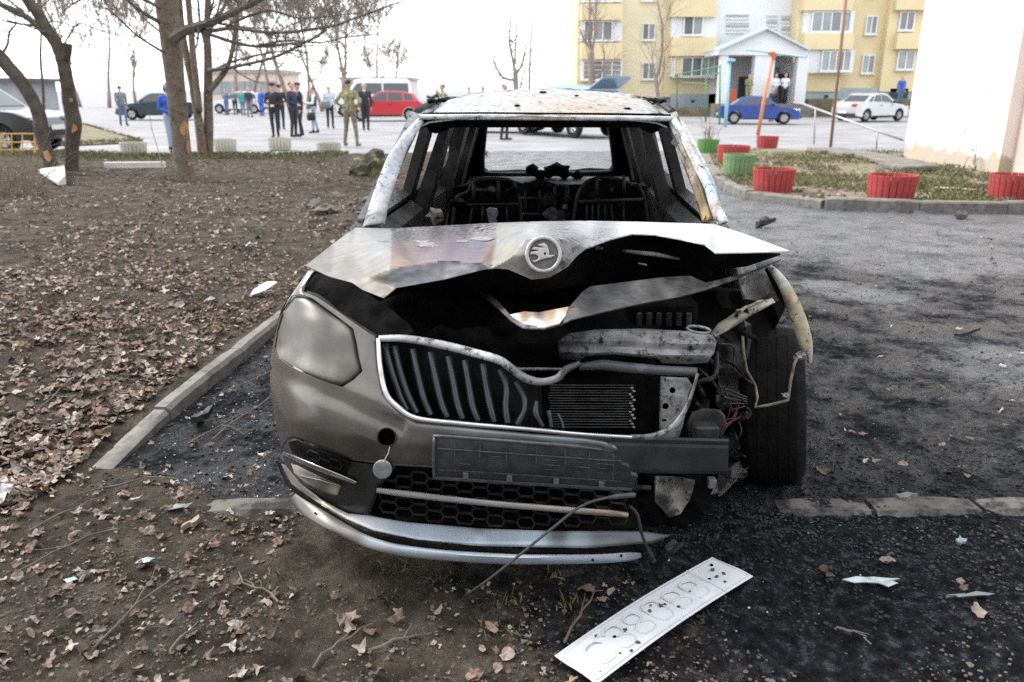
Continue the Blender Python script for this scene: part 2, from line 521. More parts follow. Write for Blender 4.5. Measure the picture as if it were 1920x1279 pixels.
# --- materials of the ground
def ground_mat(name, soil=True):
    m, n, l, b = mk(name)
    geo = n.new('ShaderNodeNewGeometry')
    def nz(s, d=6, r=0.65):
        t = n.new('ShaderNodeTexNoise'); t.inputs['Scale'].default_value = s
        t.inputs['Detail'].default_value = d; t.inputs['Roughness'].default_value = r
        l.new(geo.outputs['Position'], t.inputs['Vector']); return t.outputs['Fac']
    if soil:
        c = ramp(n, l, nz(5.0), [(0.30, (0.034, 0.028, 0.023)), (0.48, (0.085, 0.071, 0.058)), (0.68, (0.165, 0.140, 0.115))]).outputs[0]
        c = mixc(n, l, c, (0.25, 0.20, 0.155), ramp(n, l, nz(38.0, 5, 0.75), [(0.56, 0.0), (0.66, 0.75)]).outputs[0])
        c = mixc(n, l, c, (0.16, 0.155, 0.15), ramp(n, l, nz(90.0, 4), [(0.64, 0.0), (0.70, 0.7)]).outputs[0])
        cen, rad = (1.15, 2.65, 0.0), (0.55, 1.75)
    else:
        c = ramp(n, l, nz(3.0), [(0.3, (0.125, 0.129, 0.138)), (0.7, (0.25, 0.256, 0.266))]).outputs[0]
        c = mixc(n, l, c, (0.26, 0.26, 0.26), ramp(n, l, nz(120.0, 3), [(0.58, 0.0), (0.66, 0.6)]).outputs[0])
        cen, rad = (0.95, 3.5, 0.0), (2.0, 7.4)
    # soot washed out of the burnt car: a stain with its own ragged outline
    vm = n.new('ShaderNodeVectorMath'); vm.operation = 'DISTANCE'
    l.new(geo.outputs['Position'], vm.inputs[0]); vm.inputs[1].default_value = cen
    mr = n.new('ShaderNodeMapRange'); l.new(vm.outputs['Value'], mr.inputs[0])
    mr.inputs[1].default_value = rad[0]; mr.inputs[2].default_value = rad[1]
    mr.inputs[3].default_value = 0.95; mr.inputs[4].default_value = 0.0
    ad = n.new('ShaderNodeMath'); ad.operation = 'ADD'; l.new(mr.outputs[0], ad.inputs[0])
    sb = n.new('ShaderNodeMath'); sb.operation = 'MULTIPLY_ADD'
    l.new(nz(1.5, 10, 0.78), sb.inputs[0]); sb.inputs[1].default_value = 2.3; sb.inputs[2].default_value = -1.20
    l.new(sb.outputs[0], ad.inputs[1])
    src = ad.outputs[0]
    for sc_, amp in ((7.0, 0.55), (24.0, 0.45)):
        md = n.new('ShaderNodeMath'); md.operation = 'MULTIPLY_ADD'; l.new(nz(sc_, 8, 0.75), md.inputs[0]); md.inputs[1].default_value = amp * 1.6; md.inputs[2].default_value = -amp * 0.8
        a2 = n.new('ShaderNodeMath'); a2.operation = 'ADD'; l.new(src, a2.inputs[0]); l.new(md.outputs[0], a2.inputs[1]); src = a2.outputs[0]
    if not soil:                                # places where the soot has been swept or washed off
        for (px_, py_, r_) in ((1900, 690, 0.75), (1645, 558, 0.30), (1700, 500, 0.45), (1850, 482, 0.5), (1500, 440, 0.9), (1600, 440, 0.9), (1560, 540, 0.3)):
            g = G(px_, py_); v2 = n.new('ShaderNodeVectorMath'); v2.operation = 'DISTANCE'; l.new(geo.outputs['Position'], v2.inputs[0]); v2.inputs[1].default_value = (g.x, g.y, 0)
            m2 = n.new('ShaderNodeMapRange'); l.new(v2.outputs['Value'], m2.inputs[0]); m2.inputs[1].default_value = r_ * 0.35; m2.inputs[2].default_value = r_ * 1.5; m2.inputs[3].default_value = 0.55; m2.inputs[4].default_value = 0.0
            s2 = n.new('ShaderNodeMath'); s2.operation = 'SUBTRACT'; l.new(src, s2.inputs[0]); l.new(m2.outputs[0], s2.inputs[1]); src = s2.outputs[0]
    st = ramp(n, l, src, [(0.24, 0.0), (0.38, 0.68), (0.60, 0.98)])
    soot = ramp(n, l, nz(22.0, 7, 0.75), [(0.38, (0.005, 0.0052, 0.0062)), (0.54, (0.023, 0.0247, 0.030)), (0.67, (0.105, 0.113, 0.130))]).outputs[0]
    c = mixc(n, l, c, soot, st.outputs[0])
    # flecks of ash and broken glass on the soot
    c = mixc(n, l, c, (0.42, 0.43, 0.44), ramp(n, l, nz(70.0, 3, 0.6), [(0.715, 0.0), (0.73, 0.9)]).outputs[0])
    l.new(c, b.inputs['Base Color'])
    if soil:
        b.inputs['Roughness'].default_value = 0.95; b.inputs['Specular IOR Level'].default_value = 0.06
    else:                                       # damp patches shine, the rest is dull soot
        wet = nz(2.4, 10, 0.74)
        l.new(ramp(n, l, wet, [(0.43, 0.95), (0.54, 0.30)]).outputs[0], b.inputs['Roughness'])
        l.new(ramp(n, l, wet, [(0.43, 0.05), (0.56, 0.50)]).outputs[0], b.inputs['Specular IOR Level'])
    b1 = bump(n, l, b, nz(26.0, 10, 0.78), 1.0, 0.07)
    bump(n, l, b, nz(130.0, 4), 0.6, 0.006, b1)
    return m
SOIL = ground_mat('soil'); BURNT = ground_mat('sooty_asphalt', False)
def island_mat():
    m, n, l, b = mk('island_soil')
    geo = n.new('ShaderNodeNewGeometry')
    def nz(s, d=6):
        t = n.new('ShaderNodeTexNoise'); t.inputs['Scale'].default_value = s; t.inputs['Detail'].default_value = d
        l.new(geo.outputs['Position'], t.inputs['Vector']); return t.outputs['Fac']
    c = ramp(n, l, nz(3.0), [(0.3, (0.10, 0.075, 0.055)), (0.7, (0.21, 0.165, 0.12))]).outputs[0]
    c = mixc(n, l, c, (0.16, 0.18, 0.07), ramp(n, l, nz(1.1), [(0.45, 0.0), (0.6, 0.55)]).outputs[0])
    c = mixc(n, l, c, (0.34, 0.28, 0.21), ramp(n, l, nz(30.0), [(0.6, 0.0), (0.68, 0.8)]).outputs[0])
    l.new(c, b.inputs['Base Color']); b.inputs['Roughness'].default_value = 0.95
    bump(n, l, b, nz(25.0), 0.8, 0.03)
    return m
ISLM = island_mat()
ROAD = M('courtyard_asphalt', (0.20, 0.20, 0.21), 0.85, c2=(0.29, 0.287, 0.287), scale=0.6,
         c3=(0.22, 0.22, 0.22), scale3=2.5, lo3=0.6, hi3=0.66)

# --- one far-reaching sheet below everything
mb = MB()
g0 = [-1500, -400, -120, -60, -30, -15, 0, 15, 30, 60, 120, 400, 1500]
gy = [-60, 0, 10, 22, 35, 50, 70, 110, 250, 700, 2400]
def far_z(x, y): return -0.035
vv = [(x, y, far_z(x, y)) for y in gy for x in g0]; nx = len(g0)
mb.add(vv, [(j * nx + i, j * nx + i + 1, (j + 1) * nx + i + 1, (j + 1) * nx + i) for j in range(len(gy) - 1) for i in range(nx - 1)])
set_props(mb.build('ground', ROAD), 'pale grey asphalt of the wide courtyard', kind='structure')

# --- the near ground, fine enough to be lumpy
def near_ground():
    rows = []; d = 1.15
    while d < 24.5: rows.append(d); d *= 1.0098
    cols = [(-0.98 + i * 0.0043) for i in range(457)]
    nc = len(cols); pts = []; zs = {}
    Z = []
    for y in rows:
        for t in cols:
            x = t * (y * 0.985 + 0.35)
            pts.append((x, y, gz(x, y)))
    for j in range(len(rows) - 1):
        for i in range(nc - 1):
            a = j * nc + i
            cx_ = (pts[a][0] + pts[a + 1][0] + pts[a + nc][0] + pts[a + nc + 1][0]) / 4
            cy_ = (rows[j] + rows[j + 1]) / 2
            z_ = zone(cx_, cy_)
            if z_ == 'front' and cx_ < 99: z_ = 'left'
            if z_ == 'road': continue
            if z_ == 'asphalt' and cy_ > 22: continue
            zs.setdefault(z_, []).append((a, a + 1, a + nc + 1, a + nc))
    for z_, name, mat, label in (('left', 'soil_ground', SOIL, 'dark trodden soil with leaf litter left of and in front of the burnt car'),
                                 ('asphalt', 'parking_asphalt', BURNT, 'soot-blackened asphalt under and right of the burnt car'),
                                 ('island', 'grass_island', ISLM, 'patchy grass island with red planters before the pink wall')):
        fs = zs[z_]; used = sorted({i for f in fs for i in f}); mp = {i: k for k, i in enumerate(used)}
        m_ = MB(); m_.add([pts[i] for i in used], [tuple(mp[i] for i in f) for f in fs])
        set_props(m_.build(name, mat, smooth=True, recalc=False), label, kind='structure')
near_ground()

# --- kerbs: every stone a piece of its kerb
CONC = M('kerb_concrete', (0.20, 0.188, 0.17), 0.9, c2=(0.12, 0.11, 0.098), scale=4, bmp=0.5, bscale=45, bdist=0.01,
         c3=(0.06, 0.052, 0.045), scale3=13, lo3=0.50, hi3=0.72)
CONCD = M('kerb_dirty', (0.14, 0.132, 0.12), 0.95, c2=(0.065, 0.06, 0.054), scale=5, bmp=0.7, bscale=40, bdist=0.012,
          c3=(0.022, 0.02, 0.019), scale3=11, lo3=0.47, hi3=0.6)
def stone(parent, a, b, w, z0, z1, mat, seed, side=1.0, chamfer=0.02, tip=None):
    """kerb stone from a to b (road edge), width w to the left of travel * side"""
    a = Vector((a[0], a[1], 0)); b = Vector((b[0], b[1], 0)); t = (b - a).normalized(); nn = Vector((-t.y, t.x, 0)) * side
    rr = random.Random(seed); m_ = MB(); L = (b - a).length; k = max(3, int(L / 0.12))
    prof = [(0, z0), (0.0, z1 - chamfer), (chamfer, z1), (w - chamfer, z1), (w, z1 - chamfer), (w, z0)]
    vv = []
    for i in range(k + 1):
        s_ = i / k; e = 0.006 if i in (0, k) else 0
        for (q, h) in prof:
            p = a + t * (L * s_ + (e if i == 0 else -e if i == k else 0)) + nn * q
            if h > z0:
                h = h - (0.008 if i in (0, k) else 0) + 0.006 * noise.noise(Vector((p.x * 9, p.y * 9, seed)))
                p += nn * 0.005 * noise.noise(Vector((p.x * 12, p.y * 12, seed + 5)))
                if tip: h = h * (1 - tip[0] * max(0, 1 - s_ / tip[1])) if tip[1] > 0 else h
            vv.append((p.x, p.y, h))
    m = len(prof); ff = [(i * m + j, i * m + j + 1, (i + 1) * m + j + 1, (i + 1) * m + j) for i in range(k) for j in range(m - 1)]
    ff += [tuple(range(m)), tuple(k * m + j for j in range(m))]
    m_.add(vv, ff)
    return m_.build('kerb_stone', mat, parent, smooth=True, angle=35)
kl = set_props(empty('left_kerb', (xk(4), 4, 0)), 'long grey kerb running along the left side of the car', kind='structure')
ys = [3.08, 3.62, 4.55, 5.5, 6.45, 7.4, 8.35, 9.3, 10.25, 11.2, 12.2, 13.2, 14.2, 15.2, 16.2]
for i in range(len(ys) - 1):
    stone(kl, (xk(ys[i]), ys[i]), (xk(ys[i + 1]), ys[i + 1]), KERB_W, -0.1, 0.085 if i else 0.075, CONC, i, 1.0, tip=(0.8, 1.0) if i == 0 else None)
kf = set_props(empty('flush_kerb', (-1.0, 2.8, 0)), 'flush kerb line between the soil in front and the asphalt', kind='structure')
segs = [(-1.62, -1.22), (-1.21, -0.75), (-0.74, -0.2), (-0.19, 0.3), (1.02, 1.38), (1.385, 1.80), (1.81, 2.06), (2.075, 2.6), (2.61, 3.1), (3.12, 3.8)]
for i, (a, b) in enumerate(segs):
    stone(kf, (a, 2.70 + 0.01 * random.uniform(-1, 1)), (b, 2.705), 0.13, -0.1, (0.018, 0.026, 0.038, 0.03, 0.024, 0.028, 0.03, 0.036, 0.034, 0.034)[i],
          CONCD if i not in (2, 7) else CONC, 40 + i)
kr = set_props(empty('island_kerb', (3.0, 11, 0)), 'curved grey kerb round the grass island with planters', kind='structure')
kp = [G(1316, 300), G(1322, 322), G(1337, 344), G(1362, 362), G(1397, 375), G(1538, 393), G(1545, 394), G(1722, 401), G(1887, 402.5), G(2060, 403), G(2240, 404)]
for i in range(len(kp) - 1):
    if i == 5: continue
    stone(kr, (kp[i].x, kp[i].y), (kp[i + 1].x, kp[i + 1].y), 0.17, -0.1, (0.16, 0.16, 0.15, 0.15, 0.13, 0, 0.17, 0.16, 0.17, 0.16)[i], CONC, 70 + i, 1.0)
# ================================================================== THE BURNT CAR
def xc(D): return 0.045 + 0.058 * (D - 2.1)
ZP = [(0.0, 0.06), (0.16, 0.015), (0.21, 0.0), (0.245, 0.02), (0.29, 0.10), (0.36, 0.085), (0.42, 0.05), (0.50, 0.005), (0.58, 0.0), (0.66, 0.025), (0.78, 0.09), (0.88, 0.16), (0.96, 0.25), (1.2, 0.6)]
def zp(z):
    for (a, va), (b, vb) in zip(ZP, ZP[1:]):
        if z <= b:
            t = max(0, (z - a) / (b - a)); return va + (vb - va) * t
    return 0.6
def SF(X, z):
    a = abs(X)
    if a < 0.6: b = 0.08 * (a / 0.6) ** 2
    else:
        t = min(a - 0.6, 0.31); b = 0.08 + 0.267 * t + 3.8 * t * t
    return 2.10 + b + zp(z) * (1.0 if a < 0.6 else max(0.35, 1 - (a - 0.6) * 2.2))
def fd(off=0.0, fn=None):
    def d(px, py):
        D = 2.25
        for _ in range(14):
            p = P(px, py, D); D = 0.55 * D + 0.45 * SF(p.x - xc(p.y), p.z)
        return D + off + (fn(px, py) if fn else 0)
    return d
def C(X, D, z): return Vector((xc(D) + X, D, z))
def ribbon(mb, path, depth, thick=0.006, roll=0.006, sub=5, step=6, col=None, off=0.0, wob=0.0):
    """bar following a bent path, rounded across; path holds (px, py, half width px[, D])"""
    s = smooth_line(path, sub)
    prof = (-1.0, -0.72, -0.3, 0.3, 0.72, 1.0)
    vv, cc = [], []
    for i, q in enumerate(s):
        a, b = s[max(0, i - 1)], s[min(len(s) - 1, i + 1)]
        tx, ty = b[0] - a[0], b[1] - a[1]; n_ = math.hypot(tx, ty) or 1
        nx_, ny_ = -ty / n_, tx / n_
        D = q[3] if depth is None else depth(q[0], q[1])
        D += off + (wob * noise.noise(Vector((q[0] * 0.04, q[1] * 0.04, 2.2))) if wob else 0)
        Dl = D if depth is None else None
        for t in prof:
            x, y = q[0] + nx_ * t * q[2], q[1] + ny_ * t * q[2]
            d = (D if depth is None else depth(x, y) + off) + roll * (1 - math.sqrt(max(0, 1 - t * t)))
            vv.append(P(x, y, d)); cc.append(idw(col, x, y) if col else None)
        for t in (1.0, -1.0):
            x, y = q[0] + nx_ * t * q[2] * 0.92, q[1] + ny_ * t * q[2] * 0.92
            d = (D if depth is None else depth(x, y) + off) + roll + thick
            vv.append(P(x, y, d)); cc.append(idw(col, x, y) if col else None)
    m = 8; k = len(s)
    ff = [(i * m + j, i * m + (j + 1) % m, (i + 1) * m + (j + 1) % m, (i + 1) * m + j) for i in range(k - 1) for j in range(m)]
    ff += [tuple(range(m)), tuple((k - 1) * m + j for j in range(m))]
    mb.add(vv, ff, 0, cc if col else None)
def circ(cx_, cy_, r, n=16, ry=None): return [(cx_ + r * math.cos(2 * math.pi * k / n), cy_ + (ry or r) * math.sin(2 * math.pi * k / n)) for k in range(n)]

# --- materials of the wreck
PAINT = attr_mat('taupe_paint', 0.36, 0.55, (0.16, 0.15, 0.135), 0.60, 0.72, 26, 0.22, 0.05, 60, coat=0.6, coat_r=0.10, blot=((0.17, 0.16, 0.145), 5, 0.55, 0.75, 0.45))
ASH = attr_mat('ash_metal', 0.75, 0.0, (0.03, 0.027, 0.025), 0.56, 0.60, 26, 0.40, 0.6, 60, streak=(30, 9, 30, 0.25), blot=((0.24, 0.17, 0.11), 7, 0.57, 0.64, 0.6))
HEAT = attr_mat('heat_tinted_steel', 0.56, 0.15, (0.035, 0.032, 0.032), 0.60, 0.64, 48, 0.22, 0.25, 60, streak=(9, 45, 20, 0.22))
SCORCH = attr_mat('scorched_metal', 0.55, 0.2, (0.008, 0.008, 0.008), 0.52, 0.60, 20, 0.45, 0.45, 60, streak=(8, 20, 40, 0.25))
LENS = attr_mat('sooty_lens', 0.4, 0.0, (0.14, 0.125, 0.105), 0.62, 0.74, 10, 0.30, 0.04, 40, coat=0.14, coat_r=0.10, streak=(28, 28, 5, 0.12))
SILV = attr_mat('satin_silver_trim', 0.36, 0.35, (0.02, 0.02, 0.02), 0.64, 0.68, 24, 0.16, 0.08, 60)
CHROME = M('sooted_chrome', (0.62, 0.63, 0.64), 0.22, 1.0, c2=(0.42, 0.41, 0.39), scale=14, rough2=0.45)
BLACKP = M('black_plastic', (0.010, 0.010, 0.0105), 0.6, spec=0.2, c2=(0.02, 0.0195, 0.019), scale=20, bmp=0.15, bscale=120)
HOLDER = M('plate_holder_plastic', (0.022, 0.023, 0.027), 0.55, spec=0.25, c2=(0.042, 0.043, 0.048), scale=24, bmp=0.3, bscale=70)
SOOT = M('soot', (0.003, 0.003, 0.003), 0.9, spec=0.08, c2=(0.013, 0.0125, 0.012), scale=9, lo=0.45, hi=0.75, bmp=0.7, bscale=35, bdist=0.01)
SOOTM = M('sooty_steel', (0.016, 0.016, 0.0165), 0.5, 0.2, spec=0.3, c2=(0.05, 0.049, 0.048), scale=11, bmp=0.4, bscale=45)
STEEL = M('bare_steel', (0.30, 0.30, 0.31), 0.48, 0.5, c2=(0.10, 0.10, 0.10), scale=20, c3=(0.02, 0.02, 0.02), scale3=45, lo3=0.58, hi3=0.62, bmp=0.3)
RUBBER = M('scorched_rubber', (0.004, 0.004, 0.004), 0.9, spec=0.15, c2=(0.011, 0.0105, 0.01), scale=16, c3=(0.10, 0.097, 0.094), scale3=85, lo3=0.70, hi3=0.73, bmp=0.9, bscale=55, bdist=0.012)
RUST = M('rusty_burnt_steel', (0.22, 0.13, 0.07), 0.85, c2=(0.05, 0.04, 0.035), scale=12, bmp=0.5)

car = empty('burnt_car', (xc(4.2), 4.2, 0), 'burnt-out grey car with crumpled bonnet and torn front on the blackened asphalt', 'car')
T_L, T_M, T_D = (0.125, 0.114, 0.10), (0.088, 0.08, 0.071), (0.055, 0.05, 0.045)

# bumper skin with the lamp opening and the tow-eye hole
HEADL = [(548, 556), (566, 553), (587, 561), (611, 579), (640, 600), (661, 617), (667, 640), (672, 670), (678, 695), (662, 711), (641, 724), (615, 717), (585, 706), (547, 688), (521, 669), (517, 650), (521, 620), (531, 585)]
BUMP = [(590, 508), (574, 532), (569, 546), (594, 557), (624, 577), (664, 606), (703, 631), (709, 690), (719, 738), (745, 770), (782, 790), (900, 803), (1000, 813), (1100, 821), (1130, 826), (1152, 834), (1160, 845), (1146, 851), (1156, 862), (1138, 880), (1150, 905),
        (1000, 895), (810, 877), (744, 873), (706, 869), (661, 863), (600, 839), (552, 818), (537, 823), (527, 840), (519, 800), (511, 760), (506, 715), (508, 670), (514, 635), (524, 597), (540, 562), (560, 533), (578, 508)]
def cheek(px, py):
    e = 0.0
    # shoulder line under the lamp, scoop round the fog lamp
    ln = 700 + (px - 515) * 0.42
    if px < 760:
        t = (py - ln) / 17.0; e += 0.010 * math.exp(-t * t); t = (py - ln + 26) / 16.0; e -= 0.006 * math.exp(-t * t)
        d = math.hypot((px - 590) / 130, (py - 880) / 95)
        e += 0.028 * max(0, 1 - d * d) if d < 1 else 0
    d2 = abs(py - 806 - (px - 780) * 0.03) / 16
    if px > 760: e -= 0.006 * math.exp(-d2 * d2)
    return e
mb = MB()
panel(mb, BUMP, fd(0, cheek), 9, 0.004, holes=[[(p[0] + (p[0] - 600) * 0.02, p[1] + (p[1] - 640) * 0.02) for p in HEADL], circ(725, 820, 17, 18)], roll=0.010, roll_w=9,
      col=[(560, 520, T_M), (515, 700, T_L), (560, 730, T_L), (640, 750, T_L), (700, 700, T_L), (690, 650, T_M), (600, 790, T_M), (520, 790, T_M), (760, 830, T_M), (900, 810, (0.17, 0.175, 0.18)), (1050, 822, (0.19, 0.205, 0.22)), (1140, 835, (0.14, 0.14, 0.14)), (1172, 860, (0.05, 0.05, 0.05)), (1185, 890, (0.02, 0.02, 0.02)), (700, 850, T_D), (810, 860, T_D), (1000, 880, T_D), (560, 815, T_M)])  # lighter taupe under the lamp paints the reflected highlight into the skin
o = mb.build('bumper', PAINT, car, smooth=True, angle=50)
mb = MB(); mb.tube([P(x, y, fd(-0.006)(x, y)) for x, y in smooth_line(circ(725, 820, 17.5, 14), 2, True)] + [P(742.5, 820, fd(-0.006)(742.5, 820))], 0.0022, 5)
mb.build('tow_hole_rim', BLACKP, o, smooth=True)
mb = MB(); panel(mb, circ(725, 820, 22, 16), fd(0.06), 6, 0.01); mb.build('tow_hole_back', SOOT, o)
# tow-eye cap hanging on its strap
mb = MB(); panel(mb, circ(717, 880, 18, 20), fd(-0.022), 6, 0.008, roll=0.005, roll_w=5); mb.tube([P(731, 838, fd(-0.01)(731, 838)), P(728, 850, fd(-0.018)(728, 850)), P(719, 866, fd(-0.024)(719, 866))], 0.0016, 5)
set_props(mb.build('tow_cap', M('bare_cap', (0.33, 0.345, 0.36), 0.5, c2=(0.24, 0.25, 0.26), scale=30), car, smooth=True, angle=40), 'pale round tow-eye cap dangling on its strap')

# left headlight
hl = MB(); panel(hl, smooth_line(HEADL, 2, True), fd(0.014, lambda x, y: -0.016 * math.exp(-((x - 598) / 70) ** 2 - ((y - 640) / 66) ** 2)), 8, 0.006, roll=0.016, roll_w=14,
      col=[(560, 570, (0.066, 0.060, 0.051)), (600, 600, (0.084, 0.075, 0.064)), (640, 640, (0.082, 0.073, 0.062)), (550, 620, (0.071, 0.064, 0.055)), (600, 650, (0.088, 0.080, 0.069)), (655, 690, (0.130, 0.119, 0.102)), (530, 665, (0.313, 0.305, 0.277)), (570, 685, (0.332, 0.319, 0.290)), (610, 700, (0.277, 0.264, 0.236)), (640, 718, (0.150, 0.141, 0.124)), (525, 640, (0.106, 0.099, 0.088)), (560, 655, (0.111, 0.104, 0.093)), (645, 612, (0.179, 0.167, 0.149))])
h_o = set_props(hl.build('headlight', LENS, car, smooth=True, angle=50), 'soot-clouded headlight, the only one left')
mb = MB(); panel(mb, [(p[0] + (p[0] - 600) * 0.06, p[1] + (p[1] - 640) * 0.06) for p in HEADL], fd(0.045), 14, 0.03); mb.build('housing', SOOT, h_o)
# black channel between lamp and bonnet
mb = MB(); panel(mb, [(592, 512), (660, 530), (740, 585), (775, 622), (760, 634), (705, 640), (664, 610), (624, 581), (594, 561), (570, 550), (575, 536)], fd(0.035), 12, 0.02, wob=0.03)
mb.build('wing_channel', SOOT, car, smooth=True, angle=40)
mb = MB(); ribbon(mb, [(575, 548, 3), (600, 558, 4), (640, 590, 4), (690, 622, 4), (706, 632, 3)], fd(0.012), 0.01, 0.004); mb.build('bonnet_seal', BLACKP, car, smooth=True)
mb = MB(); ribbon(mb, [(600, 540, 6), (640, 565, 8), (680, 598, 7), (720, 620, 6)], fd(0.06), 0.01, 0.01); mb.build('slam_panel_edge', SOOTM, car, smooth=True)

# grille
GR = [(712, 640), (760, 640), (830, 652), (900, 668), (940, 682), (975, 712), (1015, 722), (1020, 800), (1000, 800), (850, 790), (775, 780), (745, 758), (724, 735), (716, 690)]
mb = MB(); panel(mb, GR, fd(0.16), 20, 0.01); mb.build('grille_back', SOOT, car)
SL = M('grille_slat_plastic', (0.011, 0.0125, 0.015), 0.32, c2=(0.022, 0.025, 0.03), scale=18, c3=(0.018, 0.018, 0.02), scale3=30, lo3=0.5, hi3=0.6)
slats = [[(722, 644, 7), (733, 690, 7), (752, 745, 6), (764, 768, 5)], [(739, 648, 7), (750, 695, 7), (765, 740, 7), (782, 774, 6)],
         [(773, 654, 7), (783, 700, 7), (795, 748, 7), (808, 778, 6)], [(806, 660, 7), (816, 705, 7), (827, 752, 7), (839, 782, 6)],
         [(840, 668, 7), (849, 710, 7), (858, 757, 7), (868, 785, 6)], [(871, 675, 7), (878, 715, 7), (886, 760, 7), (897, 789, 6)],
         [(905, 682, 7), (911, 720, 7), (919, 760, 7), (927, 791, 6)], [(936, 693, 6), (950, 725, 7), (948, 760, 7), (952, 793, 7)],
         [(966, 716, 6), (982, 745, 6), (983, 770, 6), (970, 796, 7)], [(1006, 752, 4), (1004, 772, 7), (1010, 786, 6), (1018, 800, 5)],
         [(1028, 770, 5), (1032, 785, 5), (1034, 801, 5)], [(1046, 776, 4), (1052, 790, 4), (1056, 803, 4)]]
for i, s_ in enumerate(slats):
    mb = MB(); ribbon(mb, s_, fd(0.03), 0.035, 0.016, 5, 5)
    mb.build('grille_slat', SL, car, smooth=True, angle=60)
mb = MB(); ribbon(mb, [(709, 634, 5), (713, 690, 5.5), (724, 738, 6), (745, 763, 6.5), (778, 784, 6), (850, 793, 5), (980, 804, 4.5), (1100, 815, 4), (1185, 820, 4)], fd(-0.008), 0.02, 0.010, 5, 5)
mb.build('grille_frame', CHROME, car, smooth=True, angle=60)
mb = MB(); ribbon(mb, [(1180, 820, 5), (1225, 818, 6), (1262, 800, 6), (1288, 762, 4), (1302, 722, 3), (1308, 700, 3)], fd(0.0), 0.012, 0.008, 5, 5, col=[(1200, 815, (0.12, 0.12, 0.12)), (1260, 800, (0.30, 0.30, 0.31)), (1300, 720, (0.12, 0.12, 0.12))])
mb.build('grille_frame', SCORCH, car, smooth=True, angle=60)
mb = MB(); ribbon(mb, [(710, 635, 6), (760, 635, 7), (830, 647, 8), (890, 662, 8), (935, 675, 8), (960, 692, 8), (985, 709, 8), (1015, 716, 7), (1045, 709, 7), (1062, 692, 7), (1088, 681, 5)], fd(-0.002), 0.02, 0.012, 5, 5,
                   col=[(715, 634, (0.42, 0.42, 0.42)), (780, 640, (0.34, 0.34, 0.34)), (840, 650, (0.30, 0.30, 0.30)), (900, 664, (0.62, 0.62, 0.60)), (935, 675, (0.30, 0.30, 0.30)), (970, 700, (0.14, 0.14, 0.14)), (1020, 716, (0.20, 0.20, 0.20)), (1080, 685, (0.07, 0.07, 0.07))])
mb.build('grille_surround', SCORCH, car, smooth=True, angle=60)

# number plate holder, its ribs and clips
HOLD = [(813, 818), (820, 815), (1000, 828), (1110, 838), (1140, 846), (1146, 856), (1158, 858), (1168, 872), (1180, 876), (1184, 890), (1196, 894), (1190, 906), (1192, 918), (1160, 922), (1000, 911), (830, 901), (815, 899), (811, 890)]
hd = fd(-0.018)
mb = MB(); panel(mb, HOLD, hd, 9, 0.012); ph = mb.build('plate_holder', HOLDER, car, smooth=True, angle=35)
mb = MB()
ribbon(mb, [(814, 820, 3), (830, 818, 3), (1000, 831, 3), (1080, 838, 3), (1128, 844, 2)], fd(-0.024), 0.008, 0.004, 3, 6)
ribbon(mb, [(814, 820, 3), (813, 860, 3), (814, 896, 3)], fd(-0.024), 0.008, 0.004, 3, 6)
ribbon(mb, [(814, 896, 3), (1000, 908, 3), (1185, 918, 3)], fd(-0.024), 0.008, 0.004, 3, 6)
mb.build('holder_rim', M('holder_rim_plastic', (0.045, 0.046, 0.05), 0.42, c2=(0.09, 0.09, 0.095), scale=25), ph, smooth=True)
mb = MB()
def hy(x, t): return (821 + (x - 816) * 0.072) * (1 - t) + (897 + (x - 816) * 0.063) * t
for t in (0.26, 0.78):
    ribbon(mb, [(820, hy(820, t), 1.5), (1000, hy(1000, t), 1.5), (1165, hy(1165, t), 1.5)], fd(-0.023), 0.005, 0.001, 3, 8)
for x in (853, 900, 950, 1006, 1060, 1105, 1150):
    ribbon(mb, [(x, hy(x, 0.06), 1.0), (x - 1, hy(x, 0.78), 1.0)], fd(-0.0205), 0.004, 0.001, 2, 8)
for x in (862, 915, 1020, 1075, 1120):
    for q in range(3):
        t = 0.36 + q * 0.12; L = random.uniform(12, 32)
        ribbon(mb, [(x, hy(x, t), 0.9), (x + L, hy(x + L, t), 0.9)], fd(-0.0205), 0.004, 0.001, 2, 8)
mb.build('holder_rib', M('holder_rib_plastic', (0.075, 0.076, 0.082), 0.5, c2=(0.03, 0.03, 0.033), scale=40), ph, smooth=False)['kind'] = 'stuff'
for x in (873, 955, 1043, 1128):
    mb = MB(); y = hy(x, 0.90)
    panel(mb, [(x - 5, y - 5), (x + 5, y - 4.3), (x + 5, y + 5), (x - 5, y + 4.3)], fd(-0.027), 4, 0.008)
    mb.build('holder_clip', M('clip_plastic', (0.13, 0.135, 0.15), 0.45), ph)

